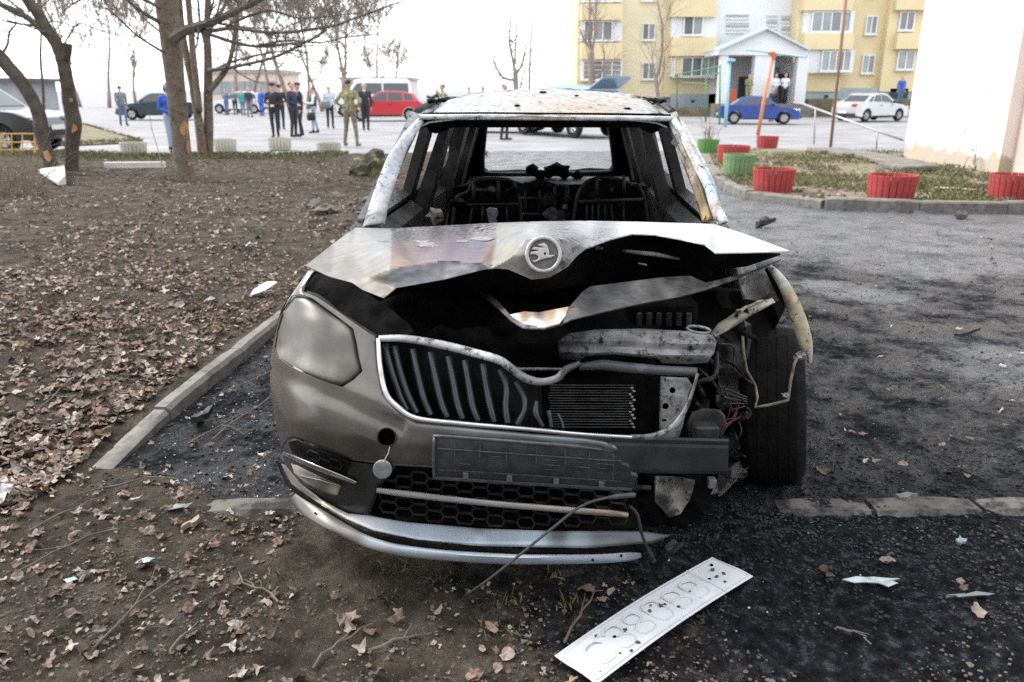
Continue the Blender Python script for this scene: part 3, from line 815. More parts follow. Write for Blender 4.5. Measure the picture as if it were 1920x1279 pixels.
# lower black corner with fog lamp
mb = MB(); panel(mb, [(538, 826), (553, 821), (600, 842), (661, 866), (706, 872), (742, 876), (716, 908), (690, 968), (650, 962), (600, 937), (556, 904), (535, 875), (528, 846)], fd(0.02), 10, 0.01, roll=0.02, roll_w=10)
fl = mb.build('lower_corner', M('grained_charcoal_plastic', (0.02, 0.0195, 0.019), 0.5, spec=0.25, c2=(0.036, 0.034, 0.033), scale=12, bmp=0.1, bscale=200), car, smooth=True, angle=50)
mb = MB(); panel(mb, [(541, 829), (553, 826), (600, 846), (658, 868), (648, 893), (600, 874), (548, 851)], fd(0.014), 8, 0.006); mb.build('fog_recess', SOOT, fl)
def hexes(mb, poly, dep, w, h, r, skew=0.0, skx=0.0):
    xs = [p[0] for p in poly]; ys_ = [p[1] for p in poly]
    row = 0; y = min(ys_) - 40
    while y < max(ys_) + 40:
        x = min(xs) - 40 + (w * 0.84 if row % 2 else 0)
        while x < max(xs) + 40:
            yy = y + (x - min(xs)) * skew
            if pip(x, yy, poly):
                pts = []
                for k in range(7):
                    a = k % 6; hx = (0.34, 0.5, 0.34, -0.34, -0.5, -0.34)[a] * w; hyy = (-0.5, 0, 0.5, 0.5, 0, -0.5)[a] * h
                    qx, qy = x + hx, yy + hyy + hx * skew
                    pts.append(P(qx, qy, dep(qx, qy)))
                mb.tube(pts, r, 4, cap=False)
            x += w * 1.68
        y += h * 0.5; row += 1
mb = MB(); hexes(mb, [(548, 834), (600, 852), (650, 872), (640, 886), (600, 868), (552, 846)], fd(0.012), 24, 15, 0.0024, 0.38); mb.build('fog_grille', BLACKP, fl)
mb = MB(); panel(mb, [(543, 866), (560, 872), (600, 892), (641, 909), (634, 932), (604, 924), (570, 906), (550, 887)], fd(0.012), 7, 0.01, roll=0.014, roll_w=10,
      col=[(550, 875, (0.45, 0.43, 0.38)), (580, 895, (0.20, 0.185, 0.16)), (610, 905, (0.13, 0.12, 0.105)), (632, 918, (0.40, 0.37, 0.31)), (600, 920, (0.09, 0.085, 0.075)), (565, 897, (0.32, 0.30, 0.26))])
set_props(mb.build('fog_lamp', LENS, fl, smooth=True, angle=50), 'dirty clear fog lamp')
mb = MB(); ribbon(mb, [(561, 893, 1.6), (600, 901, 1.4), (640, 913, 1.4)], fd(0.0), 0.006, 0.003, 3, 6); mb.build('fog_trim', CHROME, fl, smooth=True)
mb = MB(); ribbon(mb, [(530, 850, 3), (580, 871, 5), (630, 891, 5), (668, 906, 3.5)], fd(-0.004), 0.02, 0.01, 4, 5); mb.build('chrome_strip', CHROME, fl, smooth=True)

# lower grille: honeycomb and bright strip
LG = [(744, 878), (810, 882), (1000, 908), (1190, 922), (1196, 950), (1192, 990), (1050, 992), (900, 988), (760, 976), (692, 964), (716, 908)]
mb = MB(); panel(mb, LG, fd(0.09), 16, 0.01); lg = mb.build('lower_grille', SOOT, car)
mb = MB(); hexes(mb, [(735, 890), (810, 895), (1000, 916), (1175, 930), (1185, 980), (1000, 984), (820, 974), (712, 958)], fd(0.05), 34, 20, 0.0045, 0.075)
mb.build('honeycomb', BLACKP, lg)
mb = MB(); ribbon(mb, [(706, 919, 5), (760, 926, 6), (900, 942, 6), (1050, 955, 6), (1140, 962, 6), (1178, 966, 5)], fd(-0.004), 0.02, 0.012, 4, 6,
                  col=[(706, 919, (0.52, 0.52, 0.51)), (900, 942, (0.48, 0.48, 0.48)), (1050, 955, (0.50, 0.49, 0.46)), (1120, 960, (0.45, 0.40, 0.32)), (1178, 966, (0.25, 0.2, 0.15))])
mb.build('lower_strip', SILV, car, smooth=True, angle=60)

# silver skid plate, dark groove, lower lip
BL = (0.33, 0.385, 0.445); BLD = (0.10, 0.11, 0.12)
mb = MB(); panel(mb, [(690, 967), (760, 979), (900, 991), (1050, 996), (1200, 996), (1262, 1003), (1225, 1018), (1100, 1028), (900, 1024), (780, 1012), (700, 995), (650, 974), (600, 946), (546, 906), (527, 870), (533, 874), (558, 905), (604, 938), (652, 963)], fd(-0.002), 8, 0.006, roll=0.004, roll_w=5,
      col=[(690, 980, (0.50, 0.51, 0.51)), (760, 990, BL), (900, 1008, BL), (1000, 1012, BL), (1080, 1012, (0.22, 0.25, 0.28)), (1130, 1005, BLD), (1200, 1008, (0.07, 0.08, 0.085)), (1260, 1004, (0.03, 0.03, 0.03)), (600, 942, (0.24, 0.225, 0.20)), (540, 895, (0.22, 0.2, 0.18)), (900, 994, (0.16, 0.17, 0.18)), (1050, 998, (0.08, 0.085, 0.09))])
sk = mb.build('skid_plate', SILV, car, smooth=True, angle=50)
mb = MB(); ribbon(mb, [(523, 868, 3), (542, 909, 4), (600, 951, 5), (645, 981, 5), (690, 1002, 4.5), (780, 1020, 3.5), (900, 1031, 3.5), (1050, 1034, 3.5), (1150, 1031, 3), (1218, 1025, 2.5)], fd(0.003), 0.02, 0.004, 4, 7)
mb.build('skid_groove', SOOT, car, smooth=True)
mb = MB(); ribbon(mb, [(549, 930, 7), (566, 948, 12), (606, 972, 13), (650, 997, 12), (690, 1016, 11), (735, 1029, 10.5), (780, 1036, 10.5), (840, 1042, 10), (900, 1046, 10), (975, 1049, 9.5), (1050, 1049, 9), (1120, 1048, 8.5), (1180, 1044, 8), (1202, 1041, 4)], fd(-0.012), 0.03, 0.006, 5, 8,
      col=[(560, 935, (0.10, 0.094, 0.085)), (620, 975, (0.15, 0.142, 0.13)), (665, 1003, (0.19, 0.183, 0.172)), (700, 1019, (0.36, 0.385, 0.41)), (800, 1036, (0.40, 0.45, 0.51)), (1000, 1048, (0.42, 0.48, 0.55)), (1150, 1044, (0.44, 0.51, 0.60)), (1200, 1040, (0.25, 0.27, 0.28))])  # bluish sky light painted into the silver along the middle and right
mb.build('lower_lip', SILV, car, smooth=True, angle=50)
mb = MB()
for x, y in ((591, 962), (1112, 1051), (1165, 1043)):
    panel(mb, circ(x, y, 2.6, 7, 2.0), fd(-0.0165), 4, 0.003)
mb.build('dirt_fleck', SOOT, sk)

# ---- bonnet: folded outer skin, emblem, fallen inner frame
HOOD = [(667, 427), (739, 428), (850, 422), (925, 418), (1020, 415), (1100, 414), (1200, 416), (1340, 420), (1400, 440), (1480, 470), (1437, 472), (1343, 474), (1322, 458), (1275, 448), (1230, 440), (1185, 438), (1146, 448), (1101, 465), (1081, 481), (1065, 500), (1030, 521), (997, 524), (978, 516), (952, 505), (920, 503), (897, 508), (832, 524), (742, 540), (719, 559), (621, 520), (573, 498), (593, 482), (626, 456), (657, 434)]
HD = [3.15, 3.2, 3.25, 3.2, 3.2, 3.2, 3.2, 3.2, 3.05, 2.85, 2.72, 2.55, 2.60, 2.66, 2.73, 2.76, 2.7, 2.6, 2.54, 2.48, 2.455, 2.45, 2.45, 2.455, 2.46, 2.455, 2.455, 2.42, 2.40, 2.55, 2.68, 2.75, 2.9, 3.05]
hood_c = [(p[0], p[1], d) for p, d in zip(HOOD, HD)] + [(728, 504, 2.445), (733, 470, 2.62), (832, 487, 2.50), (780, 496, 2.47), (902, 493, 2.455), (930, 448, 2.84), (1000, 432, 2.66), (1018, 476, 2.46), (960, 480, 2.455), (1050, 476, 2.47), (1100, 440, 2.79), (820, 450, 2.95), (655, 470, 2.76), (690, 520, 2.50), (1300, 446, 2.82), (1200, 428, 2.95), (1052, 447, 2.51), (985, 449, 2.50), (1018, 444, 2.50)]
hl_ = LIN(hood_c)
def hood_d(x, y):
    a = 0.0
    for dx, dy in ((0, 0), (2, 0), (-2, 0)): a += hl_(x + dx, y + dy)
    return a / 3 + 0.009 * noise.noise(Vector((x * 0.022, y * 0.05, 1.0))) + 0.003 * noise.noise(Vector((x * 0.07, y * 0.12, 4.0)))
WH = (0.56, 0.57, 0.59)  # white ash, with the upturned right end's extra brightness painted in
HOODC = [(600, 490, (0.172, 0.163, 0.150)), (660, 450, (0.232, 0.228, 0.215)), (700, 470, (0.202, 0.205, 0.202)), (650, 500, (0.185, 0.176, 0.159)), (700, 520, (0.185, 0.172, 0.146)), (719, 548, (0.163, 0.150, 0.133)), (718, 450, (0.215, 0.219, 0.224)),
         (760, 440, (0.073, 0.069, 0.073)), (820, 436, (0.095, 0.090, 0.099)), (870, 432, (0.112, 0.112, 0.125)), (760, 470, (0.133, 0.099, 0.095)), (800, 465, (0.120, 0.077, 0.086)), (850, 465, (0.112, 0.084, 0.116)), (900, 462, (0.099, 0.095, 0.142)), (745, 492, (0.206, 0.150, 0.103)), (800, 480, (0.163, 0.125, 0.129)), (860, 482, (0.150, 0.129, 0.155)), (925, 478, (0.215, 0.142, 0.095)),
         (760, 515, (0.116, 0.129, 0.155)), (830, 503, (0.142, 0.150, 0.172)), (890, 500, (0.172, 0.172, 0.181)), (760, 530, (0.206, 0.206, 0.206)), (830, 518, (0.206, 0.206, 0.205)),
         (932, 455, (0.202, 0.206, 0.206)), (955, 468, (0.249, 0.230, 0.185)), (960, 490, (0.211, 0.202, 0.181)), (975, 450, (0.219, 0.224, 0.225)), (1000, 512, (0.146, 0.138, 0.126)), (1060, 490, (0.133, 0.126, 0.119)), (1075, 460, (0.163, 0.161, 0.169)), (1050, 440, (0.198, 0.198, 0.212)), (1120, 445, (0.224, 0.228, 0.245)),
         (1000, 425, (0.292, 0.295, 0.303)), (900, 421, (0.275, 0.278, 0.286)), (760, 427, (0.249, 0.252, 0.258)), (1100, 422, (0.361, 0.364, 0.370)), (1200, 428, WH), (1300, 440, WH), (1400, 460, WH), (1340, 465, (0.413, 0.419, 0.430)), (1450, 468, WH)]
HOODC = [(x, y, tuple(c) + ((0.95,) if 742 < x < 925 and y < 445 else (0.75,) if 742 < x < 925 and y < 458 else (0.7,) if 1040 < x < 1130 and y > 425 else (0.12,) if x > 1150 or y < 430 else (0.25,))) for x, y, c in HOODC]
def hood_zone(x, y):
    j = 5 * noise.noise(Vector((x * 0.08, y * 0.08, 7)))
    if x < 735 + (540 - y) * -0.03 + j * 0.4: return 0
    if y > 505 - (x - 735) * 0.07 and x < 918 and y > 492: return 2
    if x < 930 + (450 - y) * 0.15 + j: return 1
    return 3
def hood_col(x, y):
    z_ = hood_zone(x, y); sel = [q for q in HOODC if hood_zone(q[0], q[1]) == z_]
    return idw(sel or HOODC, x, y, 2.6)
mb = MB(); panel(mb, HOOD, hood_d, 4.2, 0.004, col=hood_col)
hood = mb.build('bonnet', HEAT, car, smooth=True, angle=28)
# flakes of peeled paint
mb = MB()
for x, y, w, h in ((800, 459, 26, 5), (905, 447, 24, 4), (868, 452, 14, 3), (790, 452, 16, 3), (720, 452, 14, 2)):
    poly = [(x + w * math.cos(a) * random.uniform(0.6, 1.1), y + h * math.sin(a) * random.uniform(0.5, 1.2)) for a in [k * math.pi / 7 for k in range(14)]]
    panel(mb, poly, hood_d, 5, 0.002, off=-0.012, wob=0.02)
mb.build('paint_flake', M('white_flake', (0.24, 0.24, 0.25), 0.85, c2=(0.10, 0.06, 0.05), scale=40), hood)
# emblem
EMD = 2.438
def emd(x, y): return EMD - 0.0006 * (y - 476)
mb = MB(); panel(mb, circ(1019, 477, 29, 26), emd, 6, 0.035); em = mb.build('emblem', M('emblem_dark', (0.06, 0.06, 0.062), 0.5, c2=(0.10, 0.10, 0.10), scale=60), hood)
mb = MB(); mb.tube([P(1019 + 31 * math.cos(a), 477 + 31.5 * math.sin(a), emd(1019, 477 + 31.5 * math.sin(a)) - 0.003) for a in [2 * math.pi * k / 32 for k in range(33)]], 0.0062, 8, cap=False)
EMM = M('emblem_metal', (0.42, 0.40, 0.37), 0.38, 0.5, c2=(0.30, 0.29, 0.28), scale=70, bmp=0.2)
mb.build('emblem_ring', EMM, em, smooth=True)
ar = [(600, 320), (700, 293), (775, 355), (808, 450), (814, 562), (900, 548), (938, 575), (860, 622), (720, 642), (600, 682), (500, 727), (422, 688), (560, 655), (575, 600), (520, 556), (393, 550), (412, 492), (580, 462), (480, 452), (432, 428), (472, 382), (670, 395), (600, 366), (540, 345)]
mb = MB(); panel(mb, [(960 + a / 11.63, 430 + b / 11.63) for a, b in ar], emd, 3, 0.005, holes=[circ(960 + 718 / 11.63, 430 + 530 / 11.63, 2.8, 8)], off=-0.008, roll=0.003, roll_w=2.5)
mb.build('emblem_arrow', EMM, em, smooth=True, angle=40)

# inner frame of the bonnet, dropped onto the engine
IN = [(880, 538), (920, 552), (938, 569), (957, 591), (980, 607), (1017, 612), (1046, 605), (1064, 580), (1094, 545), (1107, 537), (1178, 528), (1243, 520), (1294, 517), (1324, 530), (1350, 524), (1404, 510), (1465, 486), (1424, 505), (1372, 526), (1317, 544), (1272, 557), (1223, 565), (1172, 575), (1101, 592), (1070, 599), (1052, 609), (1020, 617), (978, 614), (955, 598), (930, 575), (905, 554)]
ind = TPS([(880, 538, 2.72), (920, 553, 2.60), (957, 594, 2.34), (1017, 613, 2.22), (1046, 607, 2.22), (1067, 588, 2.28), (1107, 545, 2.50), (1178, 532, 2.56), (1294, 520, 2.62), (1324, 533, 2.56), (1404, 510, 2.70), (1465, 486, 2.86), (1317, 543, 2.52), (1223, 563, 2.42), (1101, 590, 2.30)])
GY = (0.06, 0.058, 0.056)
mb = MB(); panel(mb, IN, ind, 5, 0.004, wob=0.05, col=[(900, 545, (0.034, 0.031, 0.027)), (940, 572, (0.102, 0.095, 0.086)), (1000, 612, (0.205, 0.205, 0.198)), (1060, 590, (0.102, 0.095, 0.089)), (1110, 545, (0.061, 0.058, 0.056)), (1120, 570, (0.019, 0.018, 0.017)), (1180, 545, (0.041, 0.039, 0.038)), (1200, 535, GY), (1260, 535, (0.051, 0.050, 0.048)), (1230, 555, (0.034, 0.033, 0.031)), (1300, 525, (0.034, 0.034, 0.034)), (1350, 528, (0.075, 0.073, 0.072)), (1410, 508, (0.034, 0.034, 0.034)), (1290, 545, (0.045, 0.043, 0.041))])
inn = mb.build('bonnet_frame', attr_mat('sooted_sheet', 0.6, 0.15, (0.006, 0.006, 0.006), 0.47, 0.60, 12, 0.5, 0.5, 40, streak=(7, 30, 40, 0.4)), car, smooth=True, angle=40)
mb = MB(); panel(mb, [(956, 590), (984, 584), (1010, 586), (1040, 580), (1066, 575), (1060, 592), (1048, 606), (1020, 614), (980, 612)], ind, 5, 0.004, off=-0.006,
      col=[(960, 594, (0.7, 0.7, 0.7)), (1000, 608, (0.72, 0.73, 0.74)), (1050, 595, (0.66, 0.64, 0.6)), (1010, 588, (0.10, 0.08, 0.06)), (985, 590, (0.26, 0.16, 0.09)), (1035, 587, (0.30, 0.19, 0.11)), (1062, 578, (0.34, 0.24, 0.15))])
mb.build('latch_lip', HEAT, inn, smooth=True, angle=40)
# underside sheet of the bonnet and stray bright edges in the dark
mb = MB(); panel(mb, [(745, 536), (832, 522), (920, 502), (1000, 520), (1070, 495), (1110, 462), (1190, 440), (1290, 452), (1345, 474), (1465, 478), (1400, 500), (1250, 515), (1100, 530), (960, 560), (800, 560)], TPS([(745, 536, 2.5), (1000, 522, 2.52), (1190, 440, 2.95), (1465, 478, 2.9), (1345, 474, 2.8), (1250, 515, 2.95), (960, 560, 2.75), (800, 560, 2.7), (1100, 530, 2.9)]), 14, 0.01)
mb.build('bonnet_underside', SOOT, car)
for pth in ([(1098, 465, 3, 2.80), (1115, 464, 4, 2.82), (1131, 466, 3, 2.82)], [(1166, 470, 3, 2.78), (1200, 474, 4, 2.78), (1235, 478, 4, 2.78), (1274, 486, 2, 2.78)], [(1196, 494, 2, 2.75), (1213, 497, 2, 2.75)]):
    mb = MB(); ribbon(mb, pth, None, 0.006, 0.004, 4, 5, col=[(1110, 465, (0.10, 0.10, 0.105)), (1235, 478, (0.30, 0.30, 0.30)), (1180, 472, (0.12, 0.12, 0.12)), (1274, 486, (0.10, 0.10, 0.10))]); mb.build('hinge_strut', SCORCH, car, smooth=True)
# ---- engine bay, radiator, torn right front
mb = MB()
mb.hexa([C(-0.72, 3.12, 0.30), C(0.70, 3.12, 0.30), C(0.70, 3.16, 0.30), C(-0.72, 3.16, 0.30), C(-0.72, 3.14, 0.985), C(0.70, 3.14, 0.985), C(0.70, 3.20, 0.985), C(-0.72, 3.20, 0.985)])
mb.build('firewall', SOOT, car)
mb = MB(); mb.blob(C(-0.1, 2.82, 0.62), (0.42, 0.24, 0.22), 3, 3, 0.35); mb.blob(C(0.22, 2.75, 0.66), (0.24, 0.2, 0.17), 5, 3, 0.4); mb.blob(C(-0.4, 2.8, 0.68), (0.2, 0.2, 0.12), 8, 3, 0.4)
mb.build('engine', SOOT, car, smooth=True, angle=40)
mb = MB(); mb.bevbox(C(0.44, 2.74, 0.78), (0.24, 0.18, 0.16), 0.015)
bt = mb.build('battery', SOOT, car)
mb = MB()
for k in range(6): mb.bevbox(C(0.36 + k * 0.034, 2.645, 0.80), (0.02, 0.012, 0.05), 0.004)
mb.build('battery_rib', SOOTM, bt)
mb = MB(); panel(mb, [(780, 620), (900, 612), (1060, 616), (1070, 640), (1055, 668), (960, 672), (880, 655), (790, 640)], lambda x, y: 2.52, 14, 0.05, wob=0.05); mb.build('crossmember', SOOT, car, smooth=True, angle=40)
mb = MB(); ribbon(mb, [(964, 692, 2, 2.42), (1000, 692, 3, 2.42), (1053, 692, 2, 2.42)], None, 0.006, 0.003, 3, 6); mb.build('bright_rod', STEEL, car)
def rs(x, y):
    q = (y - 616 - (x - 1060) * 0.03)
    return 2.50 - 0.022 * math.exp(-((q - 22) / 9) ** 2) - 0.03 * math.exp(-((q - 44) / 10) ** 2) + 0.0002 * (x - 1200)
mb = MB(); panel(mb, [(1046, 640), (1066, 625), (1120, 618), (1200, 616), (1290, 621), (1336, 628), (1344, 640), (1339, 662), (1326, 680), (1290, 683), (1241, 681), (1231, 672), (1150, 665), (1098, 668), (1088, 675), (1050, 673)], rs, 6, 0.012, roll=0.012, roll_w=8,
      holes=[[(1214, 663), (1227, 663), (1227, 667), (1214, 667)], circ(1252, 672, 3, 8)],
      col=[(1050, 650, (0.03, 0.03, 0.03)), (1085, 630, (0.06, 0.06, 0.06)), (1110, 640, (0.27, 0.27, 0.27)), (1150, 628, (0.33, 0.33, 0.33)), (1200, 640, (0.38, 0.375, 0.38)), (1260, 650, (0.36, 0.345, 0.34)), (1310, 640, (0.33, 0.33, 0.33)), (1336, 650, (0.22, 0.22, 0.22)), (1280, 676, (0.30, 0.30, 0.30)), (1120, 660, (0.20, 0.20, 0.20)), (1200, 620, (0.20, 0.20, 0.19))])
mb.build('radiator_support', SCORCH, car, smooth=True, angle=50)
mb = MB(); mb.tube([P(x, y, 2.42) for x, y in ((1086, 688), (1130, 684), (1180, 690), (1230, 694), (1306, 697))], [0.012, 0.017, 0.017, 0.016, 0.014], 10)
mb.build('coolant_pipe', M('scorched_pipe', (0.06, 0.06, 0.065), 0.4, c2=(0.12, 0.145, 0.19), scale=7, lo=0.55, hi=0.65, bmp=0.5), car, smooth=True)
mb = MB(); panel(mb, [(1020, 716), (1236, 700), (1240, 806), (1020, 806)], lambda x, y: 2.56, 30, 0.03); rad = mb.build('radiator', SOOT, car)
mb = MB()
for k in range(17):
    y = 722 + k * 4.9
    a, b = P(1030 + 2 * math.sin(k), y, 2.545), P(1190 - 3 * abs(math.sin(k * 1.7)), y + 0.6, 2.545)
    mb.tube([a, (a + b) / 2 + Vector((0, 0, 0.0015 * math.sin(k * 2.3))), b], 0.0028, 5)
mb.build('fin_stack', M('radiator_fins', (0.018, 0.018, 0.018), 0.55, 0.3, c2=(0.05, 0.05, 0.05), scale=25), rad)
mb = MB()
for k in range(14):
    p = P(1185 + 4 * math.sin(k * 2.1), 728 + k * 5.6, 2.535); mb.blob(p, (0.006, 0.004, 0.004), k, 1, 0.5)
mb.build('ash_crust', M('ash_crust', (0.38, 0.37, 0.35), 0.9), rad)
mb = MB(); panel(mb, [(1238, 706), (1288, 708), (1298, 722), (1290, 742), (1285, 775), (1280, 800), (1271, 824), (1235, 824)], lambda x, y: 2.49, 7, 0.004, holes=[circ(1261, 732, 6, 10), circ(1248, 762, 6.5, 10), [(1241, 786), (1250, 786), (1250, 791), (1241, 791)]], roll=0.01, roll_w=4,
      col=[(1245, 715, (0.42, 0.43, 0.46)), (1270, 730, (0.40, 0.41, 0.42)), (1280, 760, (0.26, 0.26, 0.25)), (1250, 800, (0.40, 0.40, 0.38)), (1265, 780, (0.42, 0.42, 0.41)), (1295, 720, (0.12, 0.12, 0.12))])
br = mb.build('radiator_bracket', SCORCH, car, smooth=True, angle=40)
mb = MB(); mb.lathe([(0, 0.006), (0.010, 0.006), (0.012, 0.0), (0.012, -0.01)], P(1263, 748, 2.484), Matrix.Rotation(R(90), 3, 'X'), 10); mb.build('bolt', STEEL, br)
# bumper beam and crash bracket
mb = MB()
def beam(px0, px1, pairs):
    fr = [(1050, 818, 2.335), (1365, 821, 2.40)]
    return None
A_, B_ = [], []
for px_, D_, L_ in ((1040, 2.30, A_), (1366, 2.36, B_)):
    y0 = 815 if px_ < 1200 else 823; y1 = 886 if px_ < 1200 else 889
    for (py_, dd) in ((y0, 0.10), (y0, 0.012), (y0 + 5, 0.0), (y0 + 12, 0.004), (y0 + 18, 0.0), (y1 - 6, 0.0), (y1, 0.01), (y1, 0.10)): L_.append(P(px_, py_, D_ + dd))
k = len(A_); mb.add(A_ + B_, [(i, (i + 1) % k, k + (i + 1) % k, k + i) for i in range(k)] + [tuple(range(k)), tuple(range(k, 2 * k))])
mb.build('bumper_beam', M('beam_steel', (0.022, 0.023, 0.025), 0.5, 0.2, spec=0.3, c2=(0.042, 0.043, 0.046), scale=9, bmp=0.15), car)
mb = MB(); panel(mb, [(1292, 825), (1288, 792), (1298, 772), (1320, 765), (1350, 768), (1360, 780), (1362, 800), (1352, 825)], lambda x, y: 2.46, 9, 0.012, roll=0.01, roll_w=6); cb = mb.build('crash_bracket', SOOTM, car, smooth=True, angle=40)
mb = MB(); mb.bevbox(P(1322, 808, 2.43), (0.08, 0.06, 0.05), 0.006); mb.build('bracket_foot', SOOTM, cb)
mb = MB(); mb.tube([P(1190, 915, 2.30), P(1205, 914, 2.29), P(1220, 915, 2.29)], 0.008, 8); mb.build('stub_pin', SOOTM, car)
mb = MB(); panel(mb, [(1230, 893), (1275, 895), (1304, 900), (1296, 930), (1276, 964), (1255, 970), (1228, 940)], lambda x, y: 2.50 - 0.0006 * (y - 900), 7, 0.006, wob=0.04,
      col=[(1240, 900, (0.30, 0.29, 0.28)), (1265, 915, (0.34, 0.33, 0.31)), (1240, 945, (0.05, 0.05, 0.05)), (1290, 905, (0.10, 0.1, 0.1)), (1275, 950, (0.36, 0.34, 0.32)), (1255, 965, (0.06, 0.06, 0.06))]); mb.build('torn_bracket', SCORCH, car, smooth=True, angle=30)
mb = MB(); panel(mb, [(1195, 880), (1300, 878), (1330, 890), (1335, 960), (1280, 985), (1200, 985)], lambda x, y: 2.62, 16, 0.04, wob=0.05); mb.build('undertray', SOOT, car)
mb = MB(); mb.bevbox(P(1334, 905, 2.48), (0.028, 0.03, 0.035), 0.004); mb.build('clamp', STEEL, car)
# side frame and lamp bracket
mb = MB(); panel(mb, [(1332, 625), (1346, 607), (1398, 573), (1448, 559), (1454, 567), (1412, 590), (1362, 622), (1342, 632)], LIN([(1332, 625, 2.48), (1346, 607, 2.52), (1448, 559, 2.66), (1454, 567, 2.64), (1362, 622, 2.48), (1395, 585, 2.54), (1342, 632, 2.46)]), 6, 0.006, roll=0.008, roll_w=5,
      col=[(1340, 622, (0.16, 0.15, 0.12)), (1400, 585, (0.25, 0.235, 0.18)), (1445, 563, (0.36, 0.34, 0.27)), (1380, 600, (0.20, 0.19, 0.15))]); mb.build('lamp_bracket', SCORCH, car, smooth=True, angle=40)
mb = MB(); mb.tube([P(1310 + 22 * math.cos(a), 618 + 6 * math.sin(a) + 3 * math.cos(a), 2.46) for a in [k * math.pi / 6 for k in range(13)]], 0.005, 6, cap=False); mb.build('eyelet', STEEL, car)
mb = MB(); panel(mb, [(1390, 540), (1398, 524), (1420, 514), (1455, 517), (1470, 540), (1458, 560), (1430, 566), (1398, 560)], lambda x, y: 2.84, 7, 0.01, wob=0.09,
      col=[(1400, 530, (0.33, 0.32, 0.31)), (1420, 545, (0.10, 0.10, 0.10)), (1450, 525, (0.36, 0.36, 0.36)), (1455, 550, (0.14, 0.14, 0.14)), (1410, 555, (0.25, 0.24, 0.23))]); mb.build('inner_wing', SCORCH, car, smooth=True, angle=30)
mb = MB(); panel(mb, [(1344, 628), (1362, 618), (1395, 600), (1402, 640), (1398, 690), (1412, 745), (1390, 770), (1360, 765), (1345, 700)], lambda x, y: 2.86, 12, 0.03, wob=0.08,
      col=[(1370, 640, (0.03, 0.03, 0.03)), (1375, 700, (0.085, 0.082, 0.08)), (1372, 725, (0.10, 0.095, 0.09)), (1400, 650, (0.02, 0.02, 0.02)), (1390, 750, (0.02, 0.02, 0.02))]); mb.build('strut_tower', SCORCH, car, smooth=True, angle=40)
mb = MB(); panel(mb, [(1200, 560), (1345, 545), (1470, 545), (1472, 580), (1440, 640), (1400, 650), (1400, 780), (1360, 900), (1300, 890), (1280, 700), (1200, 690)], lambda x, y: 3.02 + 0.0004 * (x - 1300), 24, 0.03, wob=0.06); mb.build('wheel_arch', SOOT, car, smooth=True, angle=40)
mb = MB(); ribbon(mb, [(1443, 499, 4, 2.80), (1455, 513, 8, 2.78), (1471, 537, 11, 2.76), (1486, 570, 14, 2.74), (1500, 607, 15, 2.73), (1511, 645, 13, 2.73), (1519, 680, 4, 2.74)], None, 0.005, 0.02, 5, 5,
      col=[(1445, 500, (0.42, 0.42, 0.40)), (1465, 525, (0.50, 0.49, 0.44)), (1485, 560, (0.44, 0.36, 0.22)), (1500, 600, (0.46, 0.39, 0.26)), (1512, 640, (0.42, 0.38, 0.28)), (1520, 675, (0.36, 0.34, 0.28)), (1478, 565, (0.12, 0.10, 0.08))])
wing = set_props(mb.build('wing', ASH, car, smooth=True, angle=50), 'scorched yellowish strip of the torn right wing')
mb = MB(); ribbon(mb, [(1436, 503, 3, 2.83), (1452, 530, 6, 2.82), (1466, 555, 8, 2.80), (1480, 575, 7, 2.78)], None, 0.006, 0.01, 4, 5); mb.build('wing_flange', SOOT, wing, smooth=True)
mb = MB(); mb.tube([P(x, y, D_) for x, y, D_ in ((1392, 622, 2.78), (1394, 660, 2.76), (1400, 695, 2.75), (1416, 722, 2.74), (1420, 745, 2.72), (1416, 764, 2.70), (1440, 760, 2.68), (1478, 750, 2.68), (1482, 715, 2.70), (1490, 680, 2.72), (1500, 662, 2.73))], 0.0055, 7)
mb.build('liner_edge', M('scorched_tan', (0.24, 0.215, 0.16), 0.7, c2=(0.08, 0.07, 0.06), scale=25), car, smooth=True)
mb = MB(); mb.blob(P(1502, 668, 2.74), (0.022, 0.02, 0.018), 4, 2, 0.5); mb.blob(P(1472, 741, 2.66), (0.014, 0.01, 0.008), 9, 2, 0.6); mb.build('melted_clip', STEEL, car)
mb = MB()
for k in range(5):
    x0 = 1372 + k * 7; mb.tube([P(*q) for q in smooth_line([(x0, 748 + 5 * (k % 3), 2.72), (x0 - 4 + 5 * (k % 2), 772, 2.66), (x0 - 12, 795 - 3 * k, 2.63), (1352 + 3 * k, 822 - 9 * k, 2.60)], 3)], 0.0018, 5)
mb.build('wire_bundle', M('burnt_wire', (0.16, 0.05, 0.03), 0.8, c2=(0.03, 0.02, 0.02), scale=30), car)
mb = MB()
for k in range(5):
    mb.tube([P(1310 + 12 * k, 690 + 9 * k, 2.62), P(1340 + 8 * k, 720 + 12 * k, 2.62), P(1400, 745 + 4 * k, 2.66)], 0.003, 5)
mb.build('harness', SOOTM, car)
rk = random.Random(91)
for k in range(16):
    x0, y0 = rk.uniform(1285, 1400), rk.uniform(585, 860); mb = MB()
    pts = [(x0, y0, rk.uniform(2.5, 2.75))]
    for q in range(3): pts.append((pts[-1][0] + rk.uniform(-35, 35), pts[-1][1] + rk.uniform(5, 45), rk.uniform(2.5, 2.75)))
    mb.tube([P(*q) for q in smooth_line(pts, 3)], rk.choice((0.003, 0.004, 0.009)), 6); mb.build('burnt_hose', SOOTM if k % 3 else SOOT, car, smooth=True)
